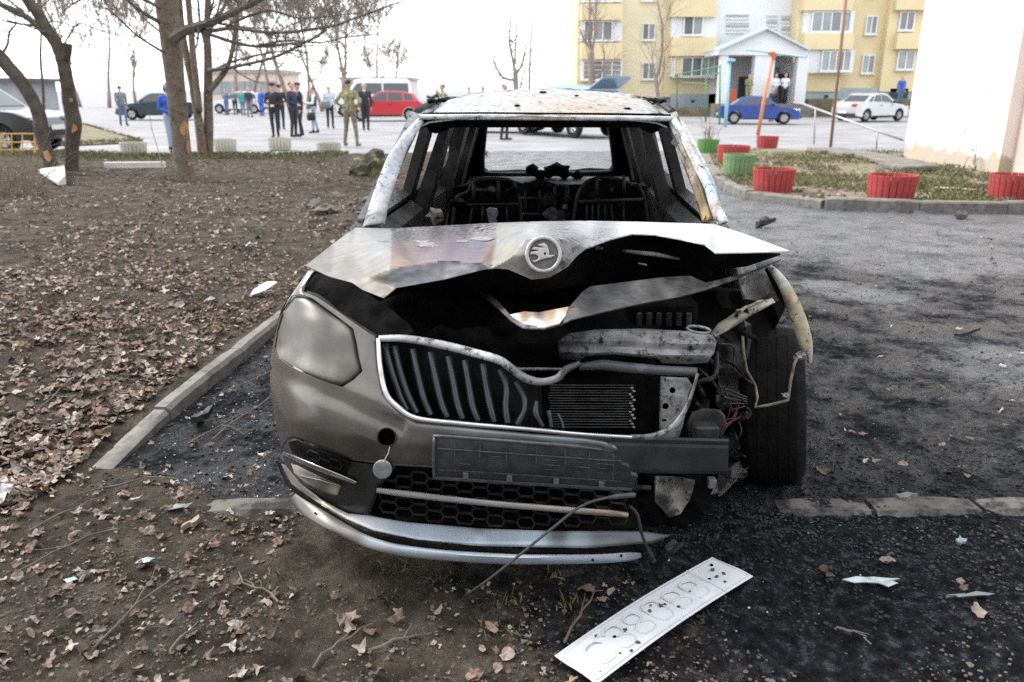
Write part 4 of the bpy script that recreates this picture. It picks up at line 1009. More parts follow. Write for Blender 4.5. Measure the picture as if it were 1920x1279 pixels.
for k in range(12):
    x0, y0, s0 = rk.uniform(1290, 1405), rk.uniform(600, 880), rk.uniform(8, 22); mb = MB()
    poly = [(x0 + s0 * math.cos(a) * rk.uniform(0.5, 1.2), y0 + s0 * 0.8 * math.sin(a) * rk.uniform(0.5, 1.2)) for a in [q * math.pi / 4 for q in range(8)]]
    d0 = rk.uniform(2.62, 2.82); g_ = rk.choice((0.02, 0.04, 0.10)); panel(mb, poly, lambda x, y: d0, 6, 0.006, wob=0.12, col=[(x0, y0, (g_, g_, g_ * 0.95)), (x0 + 15, y0 - 10, (0.02, 0.02, 0.02))]); mb.build('torn_bracket', SCORCH, car, smooth=True, angle=30)
# trim strip hanging from the bumper to the soil
mb = MB(); pts = smooth_line([(1190, 928, 2.10), (1140, 933, 2.07), (1090, 949, 2.045), (1040, 987, 2.025), (980, 1036, 2.01), (920, 1084, 2.03), (872, 1118, 2.10)], 4)
mb.tube([P(*p) for p in pts], [0.008 if i < 4 else 0.0042 for i in range(len(pts))], 7); mb.build('hanging_trim_strip', M('trim_rubber', (0.035, 0.035, 0.038), 0.5, c2=(0.06, 0.06, 0.065), scale=30), car, smooth=True)
mb = MB(); mb.tube([P(*p) for p in smooth_line([(1180, 948, 2.14), (1195, 965, 2.12), (1203, 1000, 2.10), (1215, 1030, 2.10), (1228, 1052, 2.12)], 3)], 0.005, 6); mb.build('hanging_cable', SOOTM, car, smooth=True)

# ---- wheels
def wheel(c, yaw, camber, flat=0.0, R0=0.315, name='wheel'):
    rot = Matrix.Rotation(yaw, 3, 'Z') @ Matrix.Rotation(camber, 3, 'Y') @ Matrix.Rotation(R(90), 3, 'Y')
    h = 0.118
    prof = [(0.205, -h + 0.012), (0.235, -h - 0.004), (0.275, -h - 0.004), (R0 - 0.026, -h + 0.010), (R0 - 0.013, -0.096)]
    for a, b in ((-0.088, -0.060), (-0.054, -0.020), (-0.014, 0.014), (0.020, 0.054), (0.060, 0.088)):
        e0 = -0.95 * a * a; e1 = -0.95 * b * b
        prof += [(R0 + e0 - 0.0025, a - 0.0015), (R0 + e0, a), (R0 + e1, b), (R0 + e1 - 0.0025, b + 0.0015)]
    prof += [(R0 - 0.013, 0.096), (R0 - 0.026, h - 0.010), (0.275, h + 0.004), (0.235, h + 0.004), (0.205, h - 0.012)]
    mb = MB(); mb.lathe(prof, c, rot, 44, closed=True)
    vv = []
    for v in mb.v:
        v = Vector(v)
        if v.z < 0.012 + flat: v.z = 0.012 + flat * 0.2 + (v.z) * 0.05
        vv.append(tuple(v))
    mb.v = vv
    e = empty(name, c); e.parent = car; e.location = Vector(c) - Vector(car.location)
    mb.build('tyre', RUBBER, e, smooth=True, angle=50)
    mb = MB(); mb.lathe([(0.205, -0.09), (0.205, 0.09), (0.19, 0.10), (0.18, 0.06), (0.06, 0.07), (0.05, 0.085), (0.0, 0.085)], c, rot, 28); mb.build('rim', SOOTM, e, smooth=True, angle=40)
    return e
wc = P(1446, 775, 3.06)
wheel(Vector((wc.x, 3.06, 0.316)), R(-17), R(-6), 0.012, 0.322)
wheel(C(-0.74, 3.08, 0.30), 0, 0, 0.03)
wheel(C(-0.72, 5.62, 0.29), 0, 0, 0.03); wheel(C(0.72, 5.62, 0.29), 0, 0, 0.03)
mb = MB(); mb.lathe([(0, -0.02), (0.17, -0.015), (0.17, 0.015), (0, 0.02)], Vector((wc.x - 0.10, 3.08, 0.32)), Matrix.Rotation(R(90), 3, 'Y'), 24); mb.build('brake_disc', SOOTM, car)

# ---- cabin shell
def SX(z):
    pts = [(0.2, 0.84), (0.75, 0.86), (0.92, 0.82), (1.0, 0.715), (1.43, 0.575), (1.6, 0.53)]
    for (a, b), (c_, d) in zip(pts, pts[1:]):
        if z <= c_: return b + (d - b) * max(0, (z - a) / (c_ - a))
    return 0.55
SIDE = [(318, -28), (318, -95), (330, -103), (388, -144), (480, -148), (590, -147), (618, -138), (630, -95), (632, -32), (585, -28), (585, -45), (572, -60), (552, -60), (540, -45), (538, -28)]
HOL = [[(348, -103), (394, -139), (428, -140), (428, -103)], [(443, -103), (443, -140), (510, -140), (520, -104)], [(536, -106), (536, -137), (578, -135), (592, -110)]]
for sd, nm in ((-1, 'side'), (1, 'side')):
    mb = MB()
    panel(mb, SIDE, lambda a, b: 0, 9, 0.05, holes=HOL, point=lambda a, b, d, sd=sd: C(sd * SX(-b / 100), a / 100, -b / 100),
          col=[(330, -60, (0.09, 0.085, 0.08)), (330, -98, (0.28, 0.28, 0.28)), (430, -60, (0.14, 0.13, 0.12)), (430, -120, (0.02, 0.02, 0.02)), (520, -60, (0.14, 0.13, 0.12)), (480, -146, (0.25, 0.25, 0.25)), (600, -120, (0.03, 0.03, 0.03)), (600, -60, (0.15, 0.14, 0.13)), (390, -142, (0.3, 0.3, 0.3)), (345, -102, (0.2, 0.2, 0.2))])
    s_o = mb.build('body_side', SCORCH, car, smooth=True, angle=30)
    # dark inner structure: pillars and door tops seen through the windscreen
    for D0, D1 in ((4.26, 4.46), (5.14, 5.34), (5.84, 6.12)):
        mb = MB(); q = []
        for z in (0.45, 0.98, 1.42):
            for dX, dD in ((-0.055, 0), (-0.055, 1), (-0.13 if z < 1.0 else -0.10, 1), (-0.13 if z < 1.0 else -0.10, 0)):
                q.append(C(sd * (SX(z) + dX), D0 + (D1 - D0) * dD, z))
        mb.add(q, [(i + 4 * l_, (i + 1) % 4 + 4 * l_, (i + 1) % 4 + 4 * l_ + 4, i + 4 * l_ + 4) for l_ in range(2) for i in range(4)] + [(0, 1, 2, 3), (8, 9, 10, 11)])
        mb.build('pillar', SOOTM, s_o)
    mb = MB(); mb.tube([C(sd * (SX(1.41) - 0.07), D_, 1.40) for D_ in (3.9, 4.3, 5.0, 5.6, 6.1)], 0.045, 8); mb.build('roof_side_beam', SOOT, s_o, smooth=True)
    for D0, D1 in ((3.42, 4.24), (4.48, 5.12)):
        mb = MB(); w_ = 0.12
        q = [C(sd * (SX(0.5) - 0.06), D0, 0.45), C(sd * (SX(0.5) - 0.06), D1, 0.45), C(sd * (0.66), D1, 0.45), C(sd * 0.66, D0, 0.45),
             C(sd * (SX(0.97) - 0.055), D0, 1.005), C(sd * (SX(0.97) - 0.055), D1, 1.0), C(sd * 0.635, D1, 0.955), C(sd * 0.635, D0, 0.965)]
        mb.hexa(q); mb.build('door_panel', M('scorched_door_inner', (0.022, 0.0215, 0.021), 0.5, 0.2, spec=0.35, c2=(0.07, 0.069, 0.067), scale=4, bmp=0.4, bscale=30), s_o)
    mb = MB(); mb.tube([C(sd * 0.555, 4.36, 1.30), C(sd * 0.55, 4.35, 1.26), C(sd * 0.555, 4.36, 1.22)], [0.012, 0.02, 0.012], 8); mb.build('belt_anchor', SOOTM, s_o)
    # roof rail remains
    mb = MB(); mb.tube([C(sd * 0.605, 3.92, 1.452), C(sd * 0.615, 4.4, 1.482), C(sd * 0.615, 5.0, 1.50), C(sd * 0.61, 5.6, 1.497), C(sd * 0.60, 6.1, 1.47)], 0.018, 7); mb.build('roof_rail', SOOTM, s_o, smooth=True)
    mb = MB()
    for k in range(9): mb.blob(C(sd * (0.56 + 0.05 * random.random()), 4.3 + k * 0.12 + 0.05 * random.random(), 1.50), (0.03, 0.05, 0.012), k + 20 * sd, 1, 0.6)
    mb.build('charred_lump', SOOT, s_o)
# roof
def rz_(D):
    t = (D - 3.82) / 1.25
    return 1.448 + 0.108 * (1 - (1 - min(t, 1)) ** 2) if t < 1 else 1.556 - 0.03 * ((D - 5.07) / 1.1) ** 2
mb = MB()
RO = [(-57.5, 384), (-30, 379.5), (0, 378), (30, 379.5), (57.5, 384), (59, 430), (59, 500), (57, 600), (50, 620), (0, 626), (-50, 620), (-57, 600), (-59, 500), (-59, 430)]
def rpt(a, b, d):
    X, D = a / 100, b / 100
    z = rz_(D) - 0.045 * (X / 0.58) ** 2 - (0.022 * max(0, (abs(X) - 0.5) / 0.09) ** 2) + 0.006 * noise.noise(Vector((X * 3, D * 2.0, 4))) + 0.004 * noise.noise(Vector((X * 9, D * 6.0, 1)))
    return C(X, D, z)
panel(mb, RO, lambda a, b: 0, 5, 0.006, point=rpt,
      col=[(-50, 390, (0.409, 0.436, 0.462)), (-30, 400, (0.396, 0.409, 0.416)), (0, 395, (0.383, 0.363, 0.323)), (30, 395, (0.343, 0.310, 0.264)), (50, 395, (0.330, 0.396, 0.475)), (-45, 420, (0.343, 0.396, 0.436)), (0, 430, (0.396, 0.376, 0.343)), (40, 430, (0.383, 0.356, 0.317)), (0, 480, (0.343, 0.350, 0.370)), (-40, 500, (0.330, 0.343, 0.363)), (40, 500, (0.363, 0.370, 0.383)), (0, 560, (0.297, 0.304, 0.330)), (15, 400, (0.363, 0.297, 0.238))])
rf = mb.build('roof', ASH, car, smooth=True, angle=40)
mb = MB()
for X, D, s_ in ((-0.02, 4.55, 0.012), (-0.13, 4.02, 0.009), (0.40, 4.05, 0.010), (0.16, 4.4, 0.008)):
    p = C(X, D, rz_(D) - 0.045 * (X / 0.58) ** 2 + 0.004); mb.blob(p, (s_ * 1.5, s_ * 1.4, s_ * 0.5), int(X * 100), 2, 0.8)
mb.build('charred_crumb', SOOT, rf)
mb = MB(); ribbon(mb, [(786, 219, 5, 3.83), (870, 220, 5, 3.80), (1027, 221, 5, 3.785), (1180, 222, 5, 3.80), (1263, 223, 5, 3.83)], None, 0.03, 0.012, 5, 8, col=[(800, 218, (0.62, 0.63, 0.64)), (1000, 222, (0.60, 0.60, 0.59)), (1200, 222, (0.62, 0.62, 0.62)), (1255, 222, (0.5, 0.5, 0.5)), (900, 226, (0.35, 0.35, 0.35))])
hdr = mb.build('windscreen_header', ASH, car, smooth=True, angle=50)
mb = MB(); ribbon(mb, [(793, 213, 1.6, 3.86), (900, 212, 1.8, 3.815), (1027, 213, 1.8, 3.80), (1150, 214, 2.2, 3.815), (1258, 216, 1.8, 3.85)], None, 0.01, 0.002, 5, 6, wob=0.02); mb.build('windscreen_seal', SOOT, hdr)
mb = MB(); mb.hexa([C(-0.58, 3.87, 1.385), C(0.58, 3.87, 1.385), C(0.58, 4.05, 1.40), C(-0.58, 4.05, 1.40), C(-0.585, 3.84, 1.425), C(0.585, 3.84, 1.425), C(0.58, 4.05, 1.445), C(-0.58, 4.05, 1.445)]); mb.build('header_underside', SOOT, hdr)
# A pillars
def pil(outl, dep, cols, mat=ASH, nm='a_pillar'):
    mb = MB(); panel(mb, outl, dep, 6, 0.05, col=cols, roll=0.02, roll_w=8, wob=0.01)
    return mb.build(nm, mat, car, smooth=True, angle=50)
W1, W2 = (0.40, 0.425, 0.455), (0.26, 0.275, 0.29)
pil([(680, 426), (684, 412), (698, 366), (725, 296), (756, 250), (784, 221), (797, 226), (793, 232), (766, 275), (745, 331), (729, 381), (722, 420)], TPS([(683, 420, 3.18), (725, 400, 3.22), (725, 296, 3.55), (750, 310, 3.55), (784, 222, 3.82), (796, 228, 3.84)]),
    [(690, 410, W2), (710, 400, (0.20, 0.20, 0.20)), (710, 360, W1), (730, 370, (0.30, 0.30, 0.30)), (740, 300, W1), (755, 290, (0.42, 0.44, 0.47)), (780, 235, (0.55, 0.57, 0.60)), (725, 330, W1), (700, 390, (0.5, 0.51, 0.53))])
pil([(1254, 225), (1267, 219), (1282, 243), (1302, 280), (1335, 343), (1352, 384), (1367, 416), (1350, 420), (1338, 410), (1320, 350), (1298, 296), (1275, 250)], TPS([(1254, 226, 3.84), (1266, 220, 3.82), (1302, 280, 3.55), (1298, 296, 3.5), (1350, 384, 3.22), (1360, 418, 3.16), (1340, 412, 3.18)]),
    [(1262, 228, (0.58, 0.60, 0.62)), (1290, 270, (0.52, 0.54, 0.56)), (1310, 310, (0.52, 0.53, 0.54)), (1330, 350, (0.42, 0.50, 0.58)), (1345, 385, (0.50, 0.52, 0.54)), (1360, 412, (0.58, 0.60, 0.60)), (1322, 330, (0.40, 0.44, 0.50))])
pil([(1268, 252), (1280, 258), (1300, 298), (1320, 350), (1340, 412), (1326, 414), (1318, 380), (1300, 330), (1283, 290)], TPS([(1268, 252, 3.74), (1283, 290, 3.60), (1318, 350, 3.36), (1326, 414, 3.22), (1340, 412, 3.22), (1280, 258, 3.74)]),
    [(1275, 265, (0.30, 0.28, 0.23)), (1295, 305, (0.20, 0.16, 0.09)), (1310, 340, (0.14, 0.10, 0.055)), (1325, 375, (0.16, 0.11, 0.05)), (1330, 400, (0.42, 0.30, 0.13)), (1305, 315, (0.35, 0.31, 0.24))], ASH, 'pillar_flange')
# tailgate with its empty window
TG = [(846, 232), (860, 200), (1195, 200), (1212, 232), (1222, 330), (1222, 420), (838, 420), (838, 330)]
TH = [(914, 214), (1138, 214), (1143, 240), (1149, 312), (1142, 320), (1060, 322), (915, 324), (906, 316), (908, 240)]
mb = MB(); panel(mb, TG, lambda x, y: 6.16 + 0.0012 * (y - 215), 12, 0.05, holes=[TH], wob=0.02); tg = mb.build('tailgate', SOOT, car, smooth=True, angle=40)
mb = MB(); mb.tube([P(x, y, 6.10 + 0.0012 * (y - 215)) for x, y in smooth_line([(912, 214), (907, 260), (904, 312), (916, 327), (1000, 327), (1060, 326), (1142, 324), (1152, 312), (1147, 260), (1140, 214)], 3)], 0.022, 7); mb.build('window_flange', SOOTM, tg, smooth=True)
mb = MB()
for k in range(14): mb.blob(P(1025 + random.gauss(0, 22), 322 - abs(random.gauss(0, 5)) + 6, 6.08), (0.05, 0.04, 0.035), k, 1, 0.6)
mb.build('melted_wiper_motor', SOOT, tg)
mb = MB(); mb.hexa([C(-0.6, 5.9, 0.85), C(0.6, 5.9, 0.85), C(0.6, 6.15, 0.85), C(-0.6, 6.15, 0.85), C(-0.6, 5.9, 0.90), C(0.6, 5.9, 0.90), C(0.6, 6.15, 0.93), C(-0.6, 6.15, 0.93)]); mb.build('parcel_ledge', M('ashy_ledge', (0.03, 0.03, 0.032), 0.7, c2=(0.12, 0.12, 0.13), scale=7, lo=0.5, hi=0.6), tg)
# floor and underbody
mb = MB(); mb.hexa([C(-0.78, 2.6, 0.24), C(0.70, 2.6, 0.24), C(0.78, 6.25, 0.24), C(-0.78, 6.25, 0.24), C(-0.78, 2.6, 0.30), C(0.70, 2.6, 0.30), C(0.78, 6.25, 0.30), C(-0.78, 6.25, 0.30)]); mb.build('floor_pan', SOOT, car)
mb = MB(); panel(mb, [(250, -45), (255, -85), (270, -92), (320, -96), (320, -30), (345, -30), (342, -50), (325, -64), (300, -66), (282, -55), (275, -35), (258, -35)], lambda a, b: 0, 8, 0.01, point=lambda a, b, d: C(-(0.80 + 0.06 * min(1, (a - 250) / 40)) + max(0, (-b - 80) / 100) * 0.35, a / 100, -b / 100), col=[(260, -60, T_M), (330, -60, T_D), (300, -90, T_M)])
mb.build('wing', PAINT, car, smooth=True, angle=40)
# dashboard beam and seats
mb = MB(); mb.tube([C(-0.68, 3.42, 0.93), C(-0.3, 3.40, 0.95), C(0.3, 3.40, 0.95), C(0.68, 3.42, 0.93)], 0.035, 8)
for k in range(10): mb.blob(C(-0.6 + k * 0.13, 3.38 + 0.06 * math.sin(k * 2.2), 0.93), (0.09, 0.1, 0.05), k + 60, 2, 0.6)
mb.build('dashboard_beam', SOOT, car)
mb = MB(); mb.blob(P(817, 405, 3.5), (0.035, 0.03, 0.032), 77, 2, 0.6); mb.build('melted_lump', M('ashy_lump', (0.16, 0.14, 0.12), 0.85, c2=(0.04, 0.04, 0.04), scale=30, bmp=0.6), car)
mb = MB(); panel(mb, [(912, 394), (918, 390), (932, 392), (934, 400), (930, 410), (934, 425), (918, 425), (914, 404)], lambda x, y: 3.6, 4, 0.02); mb.build('column_stalk', M('scorched_alloy', (0.10, 0.10, 0.125), 0.5, 0.2, c2=(0.03, 0.03, 0.03), scale=30), car)
SEATF = M('seat_frame_steel', (0.013, 0.013, 0.013), 0.6, 0.15, spec=0.2, c2=(0.035, 0.033, 0.031), scale=20)
for which in (0, 1):
    D_ = 4.22
    if which == 0:
        out = [(847, 440), (854, 378), (862, 366), (878, 359), (884, 345), (896, 337), (930, 335), (960, 340), (970, 360), (976, 385), (978, 440)]
        bars = [[(888, 340), (888, 376)], [(935, 340), (935, 376)], [(868, 384), (972, 382)], [(890, 356), (936, 356)], [(905, 388), (904, 430)], [(925, 388), (926, 430)], [(950, 388), (952, 430)], [(885, 390), (880, 430)]]
    else:
        out = [(1072, 440), (1079, 385), (1087, 357), (1105, 338), (1140, 333), (1174, 341), (1200, 354), (1209, 378), (1218, 440)]
        bars = [[(1119, 332), (1119, 364)], [(1170, 330), (1170, 362)], [(1085, 378), (1206, 374)], [(1100, 384), (1100, 425)], [(1111, 384), (1111, 425)], [(1122, 384), (1122, 425)], [(1134, 384), (1136, 425)], [(1146, 384), (1150, 425)], [(1168, 384), (1171, 430)], [(1147, 352), (1147, 360)]]
    e = empty('seat', P(sum(p[0] for p in out) / len(out), 440, D_)); e.location.z = 0.3
    loc = Vector(e.location); e.parent = car; e.location = loc - Vector(car.location)
    mb = MB(); mb.tube([P(x, y, D_) for x, y in smooth_line(out, 3)], 0.009, 7); mb.build('back_frame', SEATF, e, smooth=True)
    for b_ in bars:
        mb = MB(); mb.tube([P(x, y, D_ - 0.01) for x, y in b_], 0.006 if b_[0][1] > 378 else 0.010, 6); mb.build('frame_bar', SEATF, e, smooth=True)
    mb = MB(); panel(mb, [(p[0], p[1] + 2) for p in out], lambda x, y: D_ + 0.05, 12, 0.02, wob=0.05); mb.build('back_plate', SOOT, e)
    mb = MB(); q = P(out[0][0], 440, D_); q2 = P(out[-1][0], 440, D_); mb.bevbox(Vector(((q.x + q2.x) / 2, D_ - 0.22, 0.55)), (abs(q2.x - q.x), 0.5, 0.12), 0.03); mb.build('seat_base', SOOT, e)
mb = MB(); panel(mb, [(858, 352), (900, 341), (1010, 345), (1030, 350), (1150, 341), (1195, 350), (1202, 440), (852, 440)], lambda x, y: 5.3, 14, 0.06, wob=0.06)
rs_ = mb.build('rear_seat', SOOT, car, smooth=True, angle=40)
mb = MB()
for pth in ([(985, 352), (985, 420)], [(1012, 350), (1012, 420)], [(1040, 352), (1040, 420)], [(1062, 350), (1062, 420)], [(970, 372), (1070, 372)], [(970, 402), (1070, 402)], [(1065, 350), (1066, 372), (1060, 385)]):
    mb.tube([P(x, y, 5.2) for x, y in pth], 0.010, 6)
mb.build('bench_bar', SEATF, rs_, smooth=True)

rk = random.Random(17)
for k in range(22):
    x0, y0 = rk.uniform(850, 1210), rk.uniform(345, 415); s0 = rk.uniform(7, 20); mb = MB(); d0 = rk.uniform(3.9, 4.6)
    poly = [(x0 + s0 * math.cos(a) * rk.uniform(0.4, 1.3), y0 + s0 * 0.7 * math.sin(a) * rk.uniform(0.4, 1.3)) for a in [q * math.pi / 5 for q in range(10)]]
    panel(mb, poly, lambda x, y: d0, 6, 0.01, wob=0.25); mb.build('charred_tatter', SOOT if k % 3 else SOOTM, car)
# ================================================================== TREES
BARK = M('bark', (0.15, 0.118, 0.09), 0.95, c2=(0.23, 0.19, 0.15), scale=7, bmp=1.0, bscale=22, bdist=0.03, c3=(0.06, 0.05, 0.042), scale3=14, lo3=0.5, hi3=0.66, spec=0.15)
BARKD = M('dark_bark', (0.075, 0.062, 0.052), 0.95, c2=(0.13, 0.112, 0.095), scale=6, bmp=1.0, bscale=22, bdist=0.03, c3=(0.04, 0.034, 0.03), scale3=12, lo3=0.5, hi3=0.66, spec=0.15)
SCAR = M('bare_wood', (0.42, 0.24, 0.11), 0.85, c2=(0.26, 0.14, 0.06), scale=9, bmp=0.4)
TWIG = M('twig_bark', (0.10, 0.085, 0.07), 0.95, c2=(0.17, 0.15, 0.13), scale=10, spec=0.15)
rt = random.Random(11)
def grow(mb, p, d, L, r, lev, rng, spread=0.6, up=0.15, n=5, kids=(2, 4), minr=0.003):
    pts = [p.copy()]; rad = [r]; dd = d.normalized()
    for i in range(n):
        dd = (dd + Vector((rng.gauss(0, 0.13), rng.gauss(0, 0.13), rng.gauss(0, 0.11) + up * 0.3))).normalized()
        p = p + dd * (L / n); pts.append(p.copy()); rad.append(max(minr, r * (1 - 0.8 * (i + 1) / n)))
    mb.tube(pts, rad, 5 if lev < 2 else 4 if lev < 3 else 3, cap=False)
    if lev <= 0: return
    for k in range(rng.randint(*kids)):
        t = rng.uniform(0.25, 0.98); i = min(n - 1, int(t * n)); q = pts[i].lerp(pts[i + 1], t * n - i)
        s = Vector((rng.gauss(0, 1), rng.gauss(0, 1), rng.gauss(0, 0.7))).normalized()
        grow(mb, q, (dd * (1 - spread) + s * spread + Vector((0, 0, up))), L * rng.uniform(0.4, 0.68), max(minr, rad[i] * 0.55), lev - 1, rng, spread, up, max(3, n - 1), kids, minr)
def traced(mb, path, D, sub=4, knob=0.08, n=10):
    pp = smooth_line(path, sub); pts = []; rad = []
    for i, (x, y, r) in enumerate(pp):
        w = 1 + knob * noise.noise(Vector((i * 0.7, D, x * 0.01)))
        pts.append(P(x, y, D)); rad.append(r / FPX * D * w)
    mb.tube(pts, rad, n)
    return pts, rad
def limb(mb, path, D, bend=0.0, rng=rt, shoots=5, L=0.7, lev=1):
    """branch that leaves the trunk plane by bend metres, with side shoots"""
    pp = smooth_line(path, 4); pts = []; rad = []
    for i, (x, y, r) in enumerate(pp):
        d = D + bend * i / len(pp); pts.append(P(x, y, d)); rad.append(max(0.0035, 0.82 * r / FPX * d))
    mb.tube(pts, rad, 6, cap=False)
    for k in range(shoots):
        i = rng.randint(len(pts) // 4, len(pts) - 2); dr = (pts[i + 1] - pts[i - 1]).normalized()
        s = Vector((rng.gauss(0, 1), rng.gauss(0, 0.7), rng.gauss(0.2, 0.8))).normalized()
        grow(mb, pts[i], dr * 0.6 + s * 0.8, L * rng.uniform(0.5, 1.4), max(0.0035, rad[i] * 0.4), lev + 1, rng, 0.5, 0.1, 4, (2, 4), 0.0028)
def tree_root(name, base, label, group=None):
    return empty(name, (base.x, base.y, gz(base.x, base.y) - 0.05 if base.y < 20 else 0), label, 'tree', group)

# the tree nearest the car
D1 = 14.2
t1 = tree_root('bare_tree', P(350, 352, D1), 'tall bare tree with straight brown trunk and scarred bark, nearest to the car')
mb = MB(); traced(mb, [(352, 356, 24), (350, 344, 20), (346, 320, 17), (340, 270, 16.2), (333, 200, 16.8), (325, 120, 17.6), (318, 60, 18), (311, 0, 18), (306, -70, 17), (301, -180, 14), (297, -320, 11)], D1, 5, 0.10, 14); mb.build('trunk', BARK, t1, smooth=True)
mb = MB()
limb(mb, [(324, 72, 12), (352, 55, 10), (374, 48, 9), (408, 37, 8), (450, 17, 7), (480, 3, 6), (530, -30, 4)], D1 - 0.2, -0.5, rt, 10)
limb(mb, [(350, 57, 6), (394, 58, 5), (437, 53, 4.5), (493, 60, 4), (546, 60, 3.6), (625, 48, 3), (665, 34, 2.6), (704, 20, 2.2), (752, 3, 1.5)], D1 - 0.2, -1.2, rt, 16, 0.8)
limb(mb, [(380, 60, 4), (400, 67, 4), (437, 79, 4), (479, 87, 3.4), (527, 84, 3), (580, 76, 2.2), (614, 56, 1.6)], D1 - 0.4, 0.4, rt, 12)
limb(mb, [(480, 86, 2.5), (540, 76, 2.4), (600, 80, 2), (650, 70, 1.6), (710, 64, 1.0)], D1 - 0.3, 0.8, rt, 9)
limb(mb, [(430, 46, 3), (500, 20, 3), (560, 34, 2.4), (620, 30, 1.6), (680, 22, 1.0)], D1 - 0.5, 1.2, rt, 10)
limb(mb, [(300, 42, 5), (270, 25, 4), (245, 6, 3.4), (215, -30, 2.5)], D1 - 0.1, -0.6, rt, 8)
limb(mb, [(306, 98, 3), (259, 68, 2.4), (225, 37, 2), (197, 14, 1.4)], D1 - 0.15, -0.8, rt, 7)
limb(mb, [(300, 60, 2.4), (265, 30, 2), (250, 10, 1.7), (238, -10, 1.2)], D1 - 0.1, 0.8, rt, 5)
limb(mb, [(310, 20, 4), (250, -10, 3.4), (200, -20, 3), (150, 0, 2.2), (120, 20, 1.4)], D1 - 0.1, -1.0, rt, 10)
limb(mb, [(305, -40, 8), (360, -90, 7), (430, -130, 5), (500, -200, 3)], D1, 1.0, rt, 10)
limb(mb, [(303, -80, 8), (250, -140, 6), (200, -200, 4)], D1, -1.0, rt, 10)
mb.build('crown', TWIG, t1)
for poly in ([(338, 236), (345, 225), (354, 232), (352, 250), (344, 256), (337, 248)], [(350, 262), (357, 270), (354, 290), (349, 280)], [(353, 302), (359, 306), (356, 313), (352, 310)]):
    mb = MB(); panel(mb, poly, lambda x, y: D1 - 0.155 + abs(x - 343) * 0.004, 5, 0.02); mb.build('bark_scar', SCAR, t1)

# cluster of stems behind it
D2 = 19.0
t2 = tree_root('bare_tree', P(386, 296, D2), 'bare multi-stemmed tree standing just behind the straight-trunked one')
mb = MB()
traced(mb, [(381, 304, 11), (380, 292, 9), (374, 239, 7.8), (363, 169, 7), (350, 107, 5.8), (340, 40, 5), (334, -40, 4)], D2)
mb.build('trunk', BARK, t2, smooth=True)
mb = MB(); traced(mb, [(391, 303, 11), (391, 290, 9), (391, 225, 8.2), (390, 169, 7.8), (390, 113, 7), (388, 56, 6), (390, 0, 5.2), (394, -120, 4.5)], D2 + 0.15); mb.build('trunk', BARK, t2, smooth=True)
mb = MB(); traced(mb, [(374, 210, 6), (366, 141, 6), (359, 70, 5.5), (353, 0, 5), (346, -80, 4)], D2 - 0.1); mb.build('trunk', BARK, t2, smooth=True)
mb = MB()
limb(mb, [(393, 170, 7), (417, 141, 6.5), (431, 113, 5.5), (442, 56, 5), (448, 0, 4), (456, -90, 3)], D2, 0.3, rt, 10, 1.2)
limb(mb, [(391, 132, 5), (422, 128, 4.5), (451, 123, 4), (513, 108, 3.4), (558, 87, 2.8), (597, 65, 2.2), (634, 31, 1.4)], D2, -0.8, rt, 16, 1.1)
limb(mb, [(398, 133, 3), (430, 118, 3), (480, 104, 2.5), (530, 96, 1.8), (580, 98, 1.2)], D2, 1.0, rt, 10, 1.0)
limb(mb, [(388, 60, 5), (410, 30, 4), (425, 0, 3.4), (440, -60, 2)], D2, 0.6, rt, 8, 1.2)
limb(mb, [(388, 90, 4), (376, 50, 3.2), (372, 10, 2.6), (366, -40, 2)], D2, -0.6, rt, 8, 1.1)
mb.build('crown', TWIG, t2)
mb = MB(); panel(mb, [(372, 262), (380, 258), (386, 275), (384, 292), (376, 285)], lambda x, y: D2 - 0.15, 5, 0.02); mb.build('bark_scar', RUST, t2)

# the pair at the left edge
D3 = 15.6
t3 = tree_root('bare_tree', P(134, 332, D3), 'dark bare tree forked high up, with a sawn stub, at the left edge')
mb = MB(); traced(mb, [(134, 336, 14), (134, 326, 12.2), (135, 274, 12), (138, 233, 13.5), (131, 192, 12.5), (125, 151, 11.5), (118, 115, 11.5), (109, 88, 11), (90, 57, 10), (71, 25, 9.5), (52, 0, 9), (20, -50, 8), (-20, -120, 6)], D3, 5, 0.10, 12); mb.build('trunk', BARKD, t3, smooth=True)
mb = MB(); traced(mb, [(121, 112, 8), (125, 98, 8), (127, 82, 7.5)], D3 - 0.02, 3); mb.build('sawn_stub', BARKD, t3, smooth=True)
mb = MB()
limb(mb, [(88, 66, 8), (82, 60, 7.5), (55, 36, 7), (27, 19, 6.5), (0, 8, 6), (-40, -10, 5)], D3 + 0.05, -0.3, rt, 8, 0.8)
limb(mb, [(76, 30, 5), (74, 14, 5), (74, 0, 4.5), (80, -50, 3)], D3, 0.3, rt, 5)
limb(mb, [(121, 82, 1.8), (135, 58, 1.6), (148, 44, 1.4), (170, 50, 1.3), (190, 58, 1.1), (225, 64, 0.9), (245, 60, 0.7)], D3 - 0.1, -0.4, rt, 8, 0.35)
limb(mb, [(90, 40, 1.6), (115, 42, 1.4), (135, 50, 1.2), (140, 62, 0.9)], D3 - 0.1, 0.2, rt, 5, 0.3)
limb(mb, [(85, 60, 2), (60, 52, 1.7), (30, 42, 1.5), (0, 38, 1.2)], D3 - 0.1, -0.3, rt, 6, 0.4)
mb.build('crown', TWIG, t3)
mb = MB(); panel(mb, [(126, 238), (132, 230), (143, 235), (146, 243), (136, 249), (128, 246)], lambda x, y: D3 - 0.135 + abs(x - 137) * 0.003, 4, 0.02); mb.build('bark_scar', SCAR, t3)
mb = MB(); panel(mb, [(129, 185), (134, 184), (136, 190), (131, 192)], lambda x, y: D3 - 0.13, 4, 0.02); mb.build('bark_scar', SCAR, t3)
